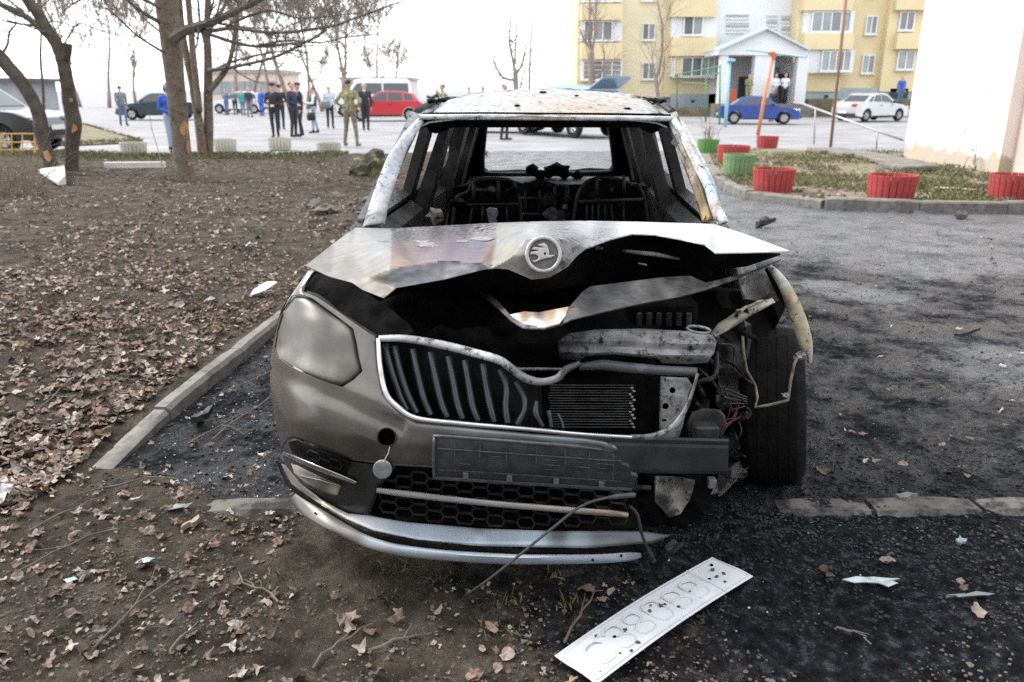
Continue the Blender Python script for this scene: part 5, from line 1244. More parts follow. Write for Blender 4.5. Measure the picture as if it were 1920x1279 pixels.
t4 = tree_root('bare_tree', P(106, 330, D3 - 0.3), 'dark bare trunk leaning out of the picture at the left edge')
mb = MB(); traced(mb, [(114, 332, 12), (106, 322, 11), (88, 290, 11.5), (79, 255, 12), (74, 219, 12), (63, 192, 11), (47, 164, 11), (33, 145, 11.5), (16, 126, 11.5), (0, 107, 11.5), (-30, 80, 11), (-70, 40, 9)], D3 - 0.3, 5, 0.08, 12); mb.build('trunk', BARKD, t4, smooth=True)
mb = MB(); limb(mb, [(4, 100, 3), (14, 84, 2.6), (18, 60, 2.2), (30, 44, 1.6), (26, 24, 1.2)], D3 - 0.3, -0.2, rt, 6, 0.4); mb.build('crown', TWIG, t4)
mb = MB(); panel(mb, [(80, 285), (88, 281), (96, 296), (92, 304), (84, 297)], lambda x, y: D3 - 0.44, 4, 0.02); mb.build('bark_scar', SCAR, t4)
t5 = tree_root('sapling', P(81, 300, D3 + 0.8), 'thin upright sapling between the two dark trunks at the left edge')
mb = MB(); traced(mb, [(84, 330, 2.6), (82, 208, 2.6), (80, 160, 2.3), (76, 110, 2), (77, 66, 1.6), (75, 20, 1)], D3 + 0.8, 3, 0.05, 6); mb.build('trunk', TWIG, t5, smooth=True)
# dry brush at the left edge
BR = M('dry_stems', (0.16, 0.125, 0.09), 0.95, c2=(0.26, 0.21, 0.16), scale=6, spec=0.1)
e = empty('dry_bush', G(25, 372), 'tangle of dry brown stems at the left edge below the yellow fence', 'bush')
for q in range(2):
    mb = MB(); rr = random.Random(30 + q)
    for k in range(46):
        b_ = G(rr.uniform(-30, 75), rr.uniform(352, 380)); grow(mb, b_, Vector((rr.gauss(0, 0.5), rr.gauss(0, 0.4), 1)), rr.uniform(0.3, 0.9), 0.006, 1, rr, 0.6, 0.05, 4, (1, 3), 0.0022)
    mb.build('stems', BR, e)
# single dry stalk before the straight trunk
mb = MB(); mb.tube([G(309, 330), P(296, 280, 16.8), P(284, 240, 16.9), P(278, 200, 17)], [0.010, 0.008, 0.006, 0.003], 5)
set_props(mb.build('dry_stalk', TWIG), 'thin dry stalk leaning left of the scarred trunk', 'stalk')

# --- bare trees far across the courtyard
FARB = M('far_bark', (0.22, 0.18, 0.155), 0.95, c2=(0.30, 0.25, 0.22), scale=3, spec=0.1)  # bark lightened: the distant wash-out is put into its colour
def far_tree(seed, H, nstem=1):
    rr = random.Random(seed); e = empty('courtyard_tree', (0, 0, 0))
    mb = local(MB()); pts = []; rad = []; p = Vector((0, 0, -0.1)); d = Vector((rr.gauss(0, 0.04), rr.gauss(0, 0.04), 1))
    for i in range(9):
        pts.append(p.copy()); rad.append(0.018 * H * (1 - i / 10.5) + 0.01)
        d = (d + Vector((rr.gauss(0, 0.07), rr.gauss(0, 0.07), 0))).normalized(); p = p + d * H * 0.105
    mb.tube(pts, rad, 7); mb.build('trunk', FARB, e, smooth=True)
    mb = local(MB())
    for k in range(13):
        i = rr.randint(3, 8); a = rr.uniform(0, 6.28)
        grow(mb, pts[i], Vector((math.cos(a), math.sin(a), 0.9)), H * rr.uniform(0.22, 0.42), rad[i] * 0.55, 3, rr, 0.45, 0.28, 5, (3, 5), 0.017)
    mb.build('crown', FARB, e)
    return e
protos = [far_tree(3, 9.0), far_tree(5, 8.0), far_tree(8, 10.0)]
spots = [(447, 62, 1.0), (470, 68, 1.1), (545, 64, 1.05), (577, 74, 1.0), (604, 66, 0.95), (640, 58, 0.85), (655, 61, 1.0), (703, 70, 0.95), (742, 72, 0.55), (205, 80, 1.1), (255, 90, 1.1), (150, 84, 1.2), (505, 85, 1.2)]
names = ['leftmost of the row behind the officers', 'second of the row behind the officers', 'above the officers, its crown forked', 'behind the pair of officers', 'behind the woman in the dark vest', 'left of the white minibus', 'right behind the camouflaged man', 'above the red car', 'small, right of the red car', 'pale, far off beyond the dark sedan', 'pale, far off above the dark sedan', 'pale, far off left of the walking man', 'farthest, between the leftmost two and the officers']
used = set()
for i, (px_, D_, sc) in enumerate(spots):
    pr = protos[i % 3]
    o = pr if i % 3 not in used else copy_tree(pr); used.add(i % 3)
    o.location = (P(px_, 200, D_).x, D_, 0); o.rotation_euler.z = i * 1.3; o.scale = (sc, sc, sc)
    set_props(o, 'bare courtyard tree, ' + names[i], 'tree', 'bare trees across the courtyard')
# three nearer ones against the yellow block
def traced_tree(label, base, D, trunk, limbs, seed):
    rr = random.Random(seed); e = empty('courtyard_tree', (P(base[0], base[1], D).x, D, 0), label, 'tree', 'bare trees across the courtyard')
    mb = MB(); traced(mb, trunk, D, 4, 0.1, 7); mb.build('trunk', FARB, e, smooth=True)
    mb = MB()
    for l_ in limbs: limb(mb, l_, D, rr.uniform(-1, 1), rr, 9, 1.5, 1)
    mb.build('crown', FARB, e)
traced_tree('slender bare tree with upswept limbs, alone against the white sky', (968, 215), 48, [(968, 222, 6), (968, 190, 5), (967, 160, 5), (966, 130, 4.5)],
            [[(966, 135, 4), (961, 110, 3), (955, 80, 2.6), (957, 50, 1.6), (958, 28, 1)], [(967, 140, 3.5), (978, 122, 3), (984, 95, 2), (987, 70, 1)], [(966, 150, 4), (950, 148, 3), (936, 138, 2.4), (925, 112, 1.4)], [(966, 120, 3), (966, 90, 2.2), (968, 60, 1.5), (966, 40, 1)], [(975, 165, 2.4), (979, 150, 2), (984, 130, 1.5)]], 1)
traced_tree('bare tree before the left end of the yellow block', (1108, 205), 45, [(1107, 215, 6.5), (1108, 180, 6), (1109, 130, 5.5), (1108, 95, 5)],
            [[(1108, 98, 4.5), (1104, 60, 3.4), (1106, 20, 2.6), (1104, -30, 2)], [(1109, 100, 4), (1116, 60, 3), (1118, 10, 2.2), (1122, -30, 1.6)], [(1109, 150, 3.5), (1125, 140, 2.6), (1133, 110, 2), (1130, 80, 1.4), (1138, 55, 1)], [(1107, 90, 3), (1095, 76, 2.2), (1088, 55, 1.4)], [(1110, 165, 2.6), (1126, 152, 2), (1140, 128, 1.3)]], 2)
traced_tree('thin crooked bare tree before the middle of the yellow block', (1233, 215), 44, [(1233, 222, 4), (1234, 185, 3.8), (1229, 145, 3.4)],
            [[(1230, 147, 3.2), (1238, 120, 2.6), (1242, 80, 2.4), (1241, 45, 2), (1234, 10, 1.4), (1230, -30, 1)], [(1229, 146, 2.6), (1224, 120, 2), (1222, 95, 1.3)], [(1242, 60, 1.8), (1252, 30, 1.4), (1258, 0, 1)], [(1232, 165, 2), (1243, 140, 1.5), (1246, 110, 1.1)]], 3)

# ================================================================== PLANTERS
PRED = M('red_paint', (0.36, 0.042, 0.042), 0.75, c2=(0.28, 0.032, 0.034), scale=4, c3=(0.22, 0.12, 0.105), scale3=10, lo3=0.54, hi3=0.70, bmp=0.2)
PGRN = M('green_paint', (0.17, 0.28, 0.13), 0.7, c2=(0.12, 0.22, 0.09), scale=4, c3=(0.30, 0.34, 0.24), scale3=14, lo3=0.55, hi3=0.66, bmp=0.2)
PBRG = M('bright_green_paint', (0.10, 0.26, 0.06), 0.65, c2=(0.08, 0.20, 0.05), scale=5, bmp=0.2)
PWHT = M('faded_white_paint', (0.50, 0.48, 0.42), 0.85, c2=(0.36, 0.34, 0.28), scale=6, c3=(0.34, 0.40, 0.28), scale3=5, lo3=0.55, hi3=0.7, bmp=0.3)
PSOIL = M('planter_soil', (0.06, 0.048, 0.038), 0.95, c2=(0.10, 0.08, 0.06), scale=12, bmp=0.6)
def planter(px_, py_, wpx, hpx, mat, label, group, name='planter', n=22, tilt=0.0):
    b = G(px_, py_); b.z = gz(b.x, b.y) - 0.01
    w = wpx / FPX * b.y / 1.02; h = hpx / FPX * b.y / 1.02 * 0.93
    e = empty(name, b, label, 'planter', group); r = w / 2 * 0.97
    b.y += r; e.location = b
    sh = None
    for k in range(n):
        a = 2 * math.pi * k / n; da = 2 * math.pi / n * 0.44
        if sh is None:
            m_ = local(MB()); q = []
            for (rr_, z) in ((r * 0.90, 0.0), (r * 1.0, h * 0.97), (r * 0.995, h), (r * 0.93, h), (r * 0.92, h * 0.97), (r * 0.84, 0.0)):
                q += [Vector((rr_ * math.cos(da), -rr_ * math.sin(da), z)), Vector((rr_ * math.cos(da) + 0.004, 0, z)), Vector((rr_ * math.cos(da), rr_ * math.sin(da), z))]
            ff = []
            for i in range(6):
                j = (i + 1) % 6; ff += [(i * 3, i * 3 + 1, j * 3 + 1, j * 3), (i * 3 + 1, i * 3 + 2, j * 3 + 2, j * 3 + 1)]
            ff += [tuple(i * 3 for i in range(6)), tuple(i * 3 + 2 for i in range(6))]
            m_.add(q, ff); o = m_.build('stave', mat, e); sh = o
        else:
            o = sh.copy(); COL.objects.link(o); o.parent = e
        o.rotation_euler = (0, 0, a + 0.07); o.scale = (1, 1, 1 + 0.02 * noise.noise(Vector((k, px_, 0))))
    m_ = local(MB()); m_.lathe([(0, h * 0.82), (r * 0.6, h * 0.84), (r * 0.9, h * 0.8), (r * 0.86, h * 0.2), (r * 0.82, 0.0)], (0, 0, 0), None, 20); m_.build('soil', PSOIL, e)
    e.rotation_euler = (tilt, 0, 0.0)
    return e
GRR = 'planters round the grass island'
planter(1687, 391, 94, 53, PRED, 'red stave planter by the kerb, midway along the grass island', GRR)
planter(1912, 391, 82, 52, PRED, 'red stave planter cut off by the right edge, at the pink wall', GRR)
planter(1459, 377, 82, 49, PRED, 'red stave planter by the kerb, next to the faded green one', GRR)
planter(1391, 344, 63, 43, PGRN, 'faded green stave planter between two red ones, by the kerb bend', GRR)
planter(1381, 313, 63, 32, PRED, 'red stave planter behind the faded green one', GRR)
fp = planter(1331, 295, 42, 26, PBRG, 'bright green stave planter holding a dry plant', GRR)
planter(1444, 278, 42, 23, PRED, 'farthest red stave planter, beside the leaning orange pole', GRR)
mb = local(MB()); rr = random.Random(4)
for k in range(26): grow(mb, Vector((rr.gauss(0, 0.09), rr.gauss(0, 0.09), 0.28)), Vector((rr.gauss(0, 0.3), rr.gauss(0, 0.3), 1)), rr.choice((0.25, 0.3, 0.35, 0.9)), 0.006, 1, rr, 0.5, 0.1, 3, (1, 2), 0.003)
o = mb.build('dry_plant', BR); o.location = fp.location; set_props(o, 'small dry brown plant standing in the bright green planter', 'plant')
GRL = 'faded planters along the courtyard edge'
planter(242, 297, 50, 27, PWHT, 'faded white planter left of the scarred trunk', GRL)
planter(416, 285, 44, 25, PWHT, 'faded white planter right of the multi-stemmed tree', GRL)
planter(519, 281, 46, 23, PWHT, 'faded cream planter below the officer with his hands folded', GRL)
planter(612, 294, 48, 27, PWHT, 'faded planter with green tinge left of the camouflaged man', GRL)
# mossy stump
MOSS = M('mossy_stump', (0.05, 0.04, 0.033), 0.95, c2=(0.10, 0.085, 0.07), scale=6, c3=(0.16, 0.20, 0.06), scale3=5, lo3=0.55, hi3=0.62, bmp=1.0, bscale=14, bdist=0.05)
mb = MB(); b = G(700, 335); mb.blob((b.x, b.y, 0.18), (0.34, 0.3, 0.32), 12, 3, 0.45); mb.blob((b.x - 0.25, b.y - 0.1, 0.08), (0.25, 0.3, 0.14), 15, 3, 0.5)
set_props(mb.build('tree_stump', MOSS, smooth=True, angle=40), 'dark mossy stump at the soil edge left of the car roof', 'stump')
mb = MB()
for k in range(9):
    b = G(592 + k * 12.5, random.uniform(368, 415)); s = random.uniform(0.06, 0.16); mb = MB(); mb.blob((b.x, b.y, 0.05 + s * 0.4), (s, s * 0.8, s * 0.55), k + 200, 2, 0.5)
    set_props(mb.build('soil_clod', M('clod', (0.085, 0.075, 0.065), 0.95, c2=(0.15, 0.135, 0.12), scale=7, bmp=0.8, bscale=18), smooth=True, angle=40), 'grey-brown clod, %s from the left in the heap left of the car' % ('first', 'second', 'third', 'fourth', 'fifth', 'sixth', 'seventh', 'eighth', 'ninth')[k], 'clod', 'clods heaped left of the car')

# ================================================================== BOARDS, PLATE, SCRAPS
WBOARD = M('white_board', (0.62, 0.61, 0.59), 0.7, c2=(0.5, 0.48, 0.45), scale=3)
b = G(255, 323); mb = MB(); mb.bevbox((b.x, b.y, 0.14), (1.15, 0.11, 0.12), 0.006, Matrix.Rotation(R(5), 3, 'Z')); set_props(mb.build('white_beam', WBOARD), 'long white beam lying on the soil left of the scarred trunk', 'beam')
mb = MB(); q = [G(75, 333), G(124, 333), G(126, 356), G(112, 358)]
lo_ = [Vector((p.x, p.y, 0.09)) for p in q]; hi_ = [Vector((p.x, p.y, 0.13 + 0.10 * i_)) for p, i_ in zip(q, (0.2, 1, 1, 0.1))]
mb.hexa(lo_ + hi_); set_props(mb.build('white_panel_offcut', WBOARD), 'white triangular board on the soil under the leaning trunk', 'board')
# number plate
PLW, PLH = 0.52, 0.112
c0, c1, c2_, c3_ = G(1042, 1250), G(1336, 1060), G(1398, 1108), G(1130, 1300)
ctr = (c0 + c1 + c2_ + c3_) / 4; ax = (c1 - c0).normalized()
pl_w = (c1 - c0).length; pl_h = abs((c2_ - c1).dot(Vector((-ax.y, ax.x, 0))))
ang = math.atan2(ax.y, ax.x)
pe = empty('number_plate', Vector((ctr.x, ctr.y, 0.035)), 'scorched white number plate lying on the soil in front of the car', 'number plate', rz=ang)
PLATE = M('scorched_white_plate', (0.56, 0.57, 0.585), 0.5, c2=(0.50, 0.51, 0.53), scale=6, c3=(0.05, 0.04, 0.035), scale3=30, lo3=0.735, hi3=0.745, bmp=0.05)
PEMB = M('embossed_white', (0.47, 0.48, 0.495), 0.5)
mb = local(MB()); nx_, ny_ = 26, 6; vv = []
for j in range(ny_ + 1):
    for i in range(nx_ + 1):
        x = (i / nx_ - 0.5) * pl_w; y = (j / ny_ - 0.5) * pl_h
        vv.append((x, y, 0.02 * math.cos((i / nx_ - 0.45) * 2.6) + 0.003 * math.sin(j * 0.9)))
ff = [(j * (nx_ + 1) + i, j * (nx_ + 1) + i + 1, (j + 1) * (nx_ + 1) + i + 1, (j + 1) * (nx_ + 1) + i) for j in range(ny_) for i in range(nx_)]
nv = len(vv); vv += [(x, y, z - 0.002) for x, y, z in vv]; ff += [tuple(reversed([i + nv for i in f])) for f in ff]
ed = [i for i in range(nx_ + 1)] + [j * (nx_ + 1) + nx_ for j in range(1, ny_ + 1)] + [ny_ * (nx_ + 1) + i for i in range(nx_ - 1, -1, -1)] + [j * (nx_ + 1) for j in range(ny_ - 1, 0, -1)]
ff += [(ed[k], ed[k] + nv, ed[(k + 1) % len(ed)] + nv, ed[(k + 1) % len(ed)]) for k in range(len(ed))]
mb.add(vv, ff); mb.build('plate_sheet', PLATE, pe, smooth=True, angle=40)
def plate_z(x): return 0.02 * math.cos((x / pl_w + 0.05) * 2.6) + 0.004
def stroke_txt(ch, x0, y0, w, h):
    S = {'C': [[(1, .8), (.8, 1), (.2, 1), (0, .8), (0, .2), (.2, 0), (.8, 0), (1, .2)]], '3': [[(0, .85), (.2, 1), (.8, 1), (1, .8), (.9, .56), (.45, .52), (.9, .46), (1, .2), (.8, 0), (.2, 0), (0, .15)]],
         '8': [[(.5, .52), (.1, .64), (.1, .9), (.3, 1), (.7, 1), (.9, .9), (.9, .64), (.5, .52), (0, .38), (0, .1), (.25, 0), (.75, 0), (1, .1), (1, .38), (.5, .52)]],
         '0': [[(.25, 0), (0, .2), (0, .8), (.25, 1), (.75, 1), (1, .8), (1, .2), (.75, 0), (.25, 0)]], 'B': [[(0, 0), (0, 1), (.7, 1), (.9, .85), (.85, .6), (.6, .53), (0, .53)], [(.6, .53), (.95, .42), (1, .15), (.75, 0), (0, 0)]]}
    m_ = local(MB())
    for st in S[ch]:
        m_.tube([Vector((x0 + a * w, y0 + b_ * h, plate_z(x0 + a * w) - 0.0012)) for a, b_ in smooth_line(st, 2)], 0.003, 5)
    return m_.build('embossed_character', PEMB, pe, smooth=True)
k_ = pl_w / 0.52
for ch, xx, hh in (('C', -0.215, 0.058), ('3', -0.155, 0.066), ('8', -0.095, 0.066), ('0', -0.035, 0.066), ('B', 0.030, 0.058), ('B', 0.090, 0.058)):
    stroke_txt(ch, xx * k_, -0.033 * pl_h / 0.112, 0.042 * k_, hh * pl_h / 0.112)
mb = local(MB())
mb.tube([Vector((0.155 * k_, y, plate_z(0.155 * k_))) for y in (-pl_h * 0.48, 0, pl_h * 0.48)], 0.0016, 4); mb.build('divider', PEMB, pe)
mb = local(MB()); e0, e1 = pl_w * 0.485, pl_h * 0.44
mb.tube([Vector((a, b_, plate_z(a) - 0.001)) for a, b_ in [(-e0 + 2 * e0 * k / 12, -e1) for k in range(13)] + [(e0 - 2 * e0 * k / 12, e1) for k in range(13)] + [(-e0, -e1)]], 0.0014, 4, cap=False); mb.build('border', PEMB, pe)
mb = local(MB())
for a, b_ in ((-0.23 * k_, -pl_h * 0.33), (0.225 * k_, pl_h * 0.30), (0.17 * k_, -0.0), (-0.14 * k_, 0.01)):
    mb.lathe([(0, 0.0012), (0.0055, 0.0012), (0.0055, -0.004)], (a, b_, plate_z(a) - 0.003), None, 10)
mb.build('bolt_hole', SOOT, pe)['kind'] = 'stuff'
def dirt_crumb(k):
    m_ = local(MB()); x = random.uniform(-0.45, 0.45) * pl_w; y = random.uniform(-0.4, 0.4) * pl_h
    m_.blob((x, y, plate_z(x)), (random.uniform(0.003, 0.009), random.uniform(0.003, 0.008), 0.003), k, 1, 0.6); return m_
mb = local(MB())
for k in range(16):
    t_ = dirt_crumb(k); mb.add(t_.v, t_.f)
set_props(mb.build('soil_crumbs', M('crumb', (0.07, 0.05, 0.04), 0.95), pe), kind='stuff')

# --- loose scraps that can be told apart
def scrap(name, px_, py_, w, h, mat, label, cat, lift=0.02, seed=0, fold=0.5, rz=None, th=0.003, n=7):
    """bent flake of sheet, its outline uneven, one side tilted off the ground"""
    rr = random.Random(seed + int(px_)); b = G(px_, py_); g = gz(b.x, b.y)
    W = w / FPX * b.y; Hh = h / FPX * b.y * 2.6
    n += 3; out = [Vector((W / 2 * math.cos(a) * rr.uniform(0.45, 1.15), Hh / 2 * math.sin(a) * rr.uniform(0.35, 1.2), 0)) for a in [2 * math.pi * k / n + rr.gauss(0, 0.09) for k in range(n)]]
    top = []
    for p in [Vector((0, 0, 0))] + out:
        z = lift * (0.5 + fold * p.x / W * 2 + fold * abs(p.y) / Hh + 0.45 * rr.random()); top.append(Vector((p.x, p.y, max(0.004, z))))
    m_ = MB(); a0 = rr.uniform(-0.5, 0.5) if rz is None else rz; Rm = Matrix.Rotation(a0, 3, 'Z')
    q = [Rm @ p + Vector((b.x, b.y, g)) for p in top]; q2 = [p - Vector((0, 0, th)) for p in q]
    ff = [(0, i + 1, (i + 1) % n + 1) for i in range(n)] + [(n + 1, (i + 1) % n + n + 2, i + n + 2) for i in range(n)] + [(i + 1, i + n + 2, (i + 1) % n + n + 2, (i + 1) % n + 1) for i in range(n)]
    m_.add(q + q2, ff)
    return set_props(m_.build(name, mat), label, cat)
WPAP = M('white_scrap', (0.55, 0.56, 0.56), 0.6, c2=(0.42, 0.43, 0.43), scale=20)
GSCR = M('grey_scrap', (0.20, 0.20, 0.205), 0.5, c2=(0.10, 0.10, 0.10), scale=20, bmp=0.3)
TEAL = M('glass_crumb', (0.20, 0.27, 0.265), 0.2, c2=(0.32, 0.39, 0.385), scale=30)
GRN = M('green_plastic', (0.02, 0.10, 0.05), 0.4)
BLKS = M('charred_scrap', (0.015, 0.015, 0.016), 0.6, c2=(0.05, 0.05, 0.052), scale=25, bmp=0.6)
scrap('metal_shard', 497, 572, 66, 15, M('pale_metal_shard', (0.42, 0.47, 0.53), 0.4, 0.3), 'pale folded metal shard beside the car, near the headlight', 'shard', 0.07, 1, 0.7, 0.3)
scrap('silver_shard', 8, 945, 55, 26, STEEL, 'silver curved scrap cut off by the left edge', 'shard', 0.05, 2, 0.5, 0.9)
scrap('grey_flake', 337, 966, 74, 16, GSCR, 'flat grey plastic flake on the soil in front of the kerb end', 'flake', 0.015, 3, 0.3, 0.35)
scrap('tan_stone_chip', 360, 995, 30, 18, M('tan_chip', (0.26, 0.21, 0.16), 0.9, bmp=0.4), 'tan chip just below the grey plastic flake', 'chip', 0.03, 4, 0.2, th=0.02)
scrap('teal_glass_piece', 274, 1063, 44, 9, TEAL, 'larger pale teal glass piece on the soil at the lower left', 'glass', 0.012, 5, 0.2)
scrap('teal_glass_piece', 132, 1097, 32, 9, TEAL, 'smaller pale teal glass piece among leaves at the lower left', 'glass', 0.012, 6, 0.2)
scrap('white_wrapper', 462, 482, 28, 14, WPAP, 'white crumpled wrapper on the soil left of the bonnet', 'wrapper', 0.07, 7, 0.5)
scrap('green_wrapper', 489, 466, 22, 10, GRN, 'dark green scrap behind the white wrapper', 'wrapper', 0.07, 8, 0.4)
scrap('white_shred', 446, 533, 40, 12, WPAP, 'torn white shred on the soil below the wrapper', 'shred', 0.05, 9, 0.6)
scrap('grey_shred', 395, 583, 32, 9, GSCR, 'grey shred on the soil left of the pale metal shard', 'shred', 0.04, 10, 0.4)
scrap('charred_lump', 384, 795, 34, 24, BLKS, 'charred black lump beside the kerb, left of the bumper', 'lump', 0.07, 11, 0.3, th=0.03)
scrap('silver_trim', 1640, 1108, 130, 17, M('pale_trim', (0.42, 0.46, 0.48), 0.35, 0.3, c2=(0.20, 0.21, 0.22), scale=14), 'pale silver trim piece on the black soil right of the number plate', 'trim', 0.02, 12, 0.2, -0.15, n=9)
scrap('grey_trim', 1812, 1132, 112, 7, M('grey_trim', (0.16, 0.17, 0.17), 0.4, 0.3), 'narrow grey trim piece at the lower right', 'trim', 0.025, 13, 0.3, 0.0, n=9)
scrap('black_lump', 1430, 428, 46, 12, BLKS, 'black charred piece on the asphalt behind the white bonnet tip', 'lump', 0.12, 14, 0.4, th=0.05)
scrap('black_lump', 1812, 630, 44, 10, BLKS, 'flat black lump at the right on the asphalt', 'lump', 0.05, 15, 0.3, th=0.02)
scrap('black_lump', 1803, 411, 24, 12, BLKS, 'small black heap at the kerb right of the middle red planter', 'lump', 0.1, 16, 0.3, th=0.05)
scrap('lamp_shell', 1372, 938, 105, 34, M('burnt_lamp_shell', (0.30, 0.29, 0.28), 0.5, c2=(0.04, 0.04, 0.04), scale=18, lo=0.45, hi=0.55, bmp=0.4), 'torn grey lamp shell on the ground before the right front wheel', 'lamp shell', 0.13, 17, 0.7, 0.2, n=9)
scrap('twisted_strip', 1392, 930, 80, 24, BLKS, 'twisted black lamp frame leaning on the torn lamp shell', 'lamp frame', 0.12, 18, 0.7, 0.1, n=9)
scrap('black_slab', 1265, 1040, 50, 14, BLKS, 'charred slab at the right end of the lower lip', 'slab', 0.04, 19, 0.3, th=0.02)
scrap('pale_chip', 1695, 945, 60, 9, CONC, 'pale concrete chip on the flush kerb at the right', 'chip', 0.03, 20, 0.2, th=0.02)
scrap('green_speck', 1800, 1022, 20, 10, M('bluish_chip', (0.24, 0.28, 0.30), 0.5), 'bluish chip on the black soil right of the trim', 'chip', 0.02, 21, 0.2, th=0.01)
b = G(1590, 378); mb = MB(); mb.tube([Vector((b.x + t * 0.85, b.y + 0.25 - t * 0.5, 0.13 + 0.01 * math.sin(t * 7))) for t in (0, 0.3, 0.6, 1.0)], 0.018, 6)
b = G(1795, 378); mb.v = [tuple(Vector(v) + Vector((1.55, 0.35, 0.0))) for v in mb.v]; set_props(mb.build('pale_stick', M('pale_wood', (0.5, 0.42, 0.32), 0.8)), 'pale bare stick on the grass right of the middle red planter', 'stick')

# --- twigs
TW = [((60, 1000), (230, 935)), ((230, 1000), (30, 1080)), ((400, 830), (545, 720)), ((350, 840), (480, 770)), ((350, 905), (120, 940)), ((545, 690), (420, 740)), ((590, 1260), (690, 1180)), ((480, 640), (440, 700)), ((700, 1230), (820, 1190)), ((1060, 1200), (1130, 1120)), ((250, 640), (330, 632)), ((520, 1140), (440, 1085)), ((1560, 1190), (1640, 1215)), ((320, 1240), (380, 1180)), ((80, 790), (190, 700)), ((150, 1250), (340, 1080))]
for i, (a, b_) in enumerate(TW):
    rr = random.Random(500 + i); A, B = G(*a), G(*b_); mb = MB(); pts = []
    for k in range(7):
        t = k / 6; p = A.lerp(B, t) + Vector((rr.gauss(0, 0.008), rr.gauss(0, 0.012), 0)); p.z = gz(p.x, p.y) + 0.009 + 0.012 * math.sin(t * 3.1); pts.append(p)
    mb.tube(pts, [0.0036 * (1 - 0.6 * k / 6) + 0.0008 for k in range(7)], 5)
    grow(mb, pts[3], (B - A).normalized() + Vector((rr.gauss(0, 0.5), rr.gauss(0, 0.5), 0.05)), (B - A).length * 0.35, 0.003, 0, rr, 0.5, 0, 3, (1, 1), 0.001)
    set_props(mb.build('twig', TWIG), '%s dark twig lying %s' % ('long' if (A - B).length > 0.32 else 'short', where((A + B) / 2)), 'twig', 'fallen twigs')

# ================================================================== LEAF LITTER
LEAFM = attr_mat('dry_leaf', 0.85, 0.0, (0.07, 0.045, 0.03), 0.62, 0.72, 45, 0.3, 0.4, 60)
LEAFM.node_tree.nodes['Principled BSDF'].inputs['Specular IOR Level'].default_value = 0.15
PAL = [(0.297, 0.228, 0.189), (0.382, 0.302, 0.255), (0.227, 0.165, 0.131), (0.162, 0.117, 0.096), (0.466, 0.384, 0.333), (0.112, 0.084, 0.069), (0.324, 0.221, 0.162), (0.537, 0.464, 0.409), (0.212, 0.177, 0.155), (0.282, 0.243, 0.216), (0.268, 0.177, 0.131)]
def leaf_geo(rr, s):
    """crumpled leaf: lobed or oval outline, folded along a midrib, edges curled"""
    kind = rr.random(); n = 13; V_ = []; ax_ = rr.uniform(0, 3.14); cup = rr.gauss(0.35, 0.5); fold = rr.gauss(0.0, 0.6); lob = rr.choice((3, 4, 5)); ph = rr.uniform(0, 6.28); asp = rr.uniform(0.5, 1.0)
    sd = rr.uniform(0, 99)
    for ring in (0.5, 1.0):
        for k in range(n):
            a = 2 * math.pi * k / n + rr.gauss(0, 0.07)
            r = ring * ((0.72 + 0.30 * math.cos(lob * a + ph) * (1 if kind < 0.4 else 0.3)) * rr.uniform(0.78, 1.15) if ring == 1.0 else rr.uniform(0.8, 1.1) * 0.85)
            x, y = r * math.cos(a), r * math.sin(a) * asp
            u = x * math.cos(ax_) + y * math.sin(ax_); w = -x * math.sin(ax_) + y * math.cos(ax_)
            z = cup * 0.5 * u * u + fold * 0.45 * abs(w) + 0.42 * noise.noise(Vector((x * 2.2 + sd, y * 2.2, sd)))
            V_.append(Vector((x, y, z)))
    V_ = [Vector((0, 0, 0))] + V_
    Rm = Matrix.Rotation(rr.uniform(0, 6.28), 3, 'Z') @ Matrix.Rotation(rr.gauss(0, 0.30), 3, 'X') @ Matrix.Rotation(rr.gauss(0, 0.30), 3, 'Y')
    V_ = [Rm @ v * s for v in V_]
    return V_, [(0, k + 1, (k + 1) % n + 1) for k in range(n)] + [(k + 1, n + k + 1, n + (k + 1) % n + 1, (k + 1) % n + 1) for k in range(n)]
rl = random.Random(21); leaves = []
def try_leaf(x, y, prob, smin, smax):
    if rl.random() > prob: return
    leaves.append((x, y, rl.uniform(smin, smax) * 1.0))
N = 0
for k in range(26000):
    y = 1.7 + (rl.random() ** 2.0) * 18.5; x = rl.uniform(-0.75 * y - 0.5, min(xk(y) - 0.15, 3))
    if y < FRONT_Y or x > xk(y) - 0.12: continue
    d = 0.5 + 0.9 * fbm(x, y, 0.8, 3, 2.0)
    if y < 5.6: d += 0.30
    elif y < 9: d -= 0.20
    else: d -= 0.12
    # bare trodden path near the kerb further back
    if x > xk(y) - 0.55 and y > 3.6: d -= 0.25
    try_leaf(x, y, max(0, min(1, d)) * 0.62, 0.018, 0.046)
for k in range(4200):
    y = rl.uniform(1.72, 3.08); x = rl.uniform(-2.0, 1.5)
    if y > 2.72 and x > -1.25: continue
    d = 0.16 + 0.75 * fbm(x, y, 1.6, 3, 7.0) + (0.40 if x < -0.6 else 0) + (0.25 if x < -1.0 else 0) + (0.30 if y < 2.0 and x < 0.35 else 0) - (0.3 if x > 0.35 else 0) - (0.30 if y > 2.25 and x > -0.75 else 0)
    try_leaf(x, y, max(0, min(0.7, d)) * (0.45 if x < -0.7 else 0.28), 0.011, 0.034)
for k in range(3400):
    y = rl.uniform(1.72, 3.0); x = rl.uniform(-1.9, 1.6)
    if x < 0.75 - 0.5 * rl.random() and fbm(x, y, 1.3, 2, 3.0) > -0.2: leaves.append((x, y, rl.uniform(0.004, 0.014)))
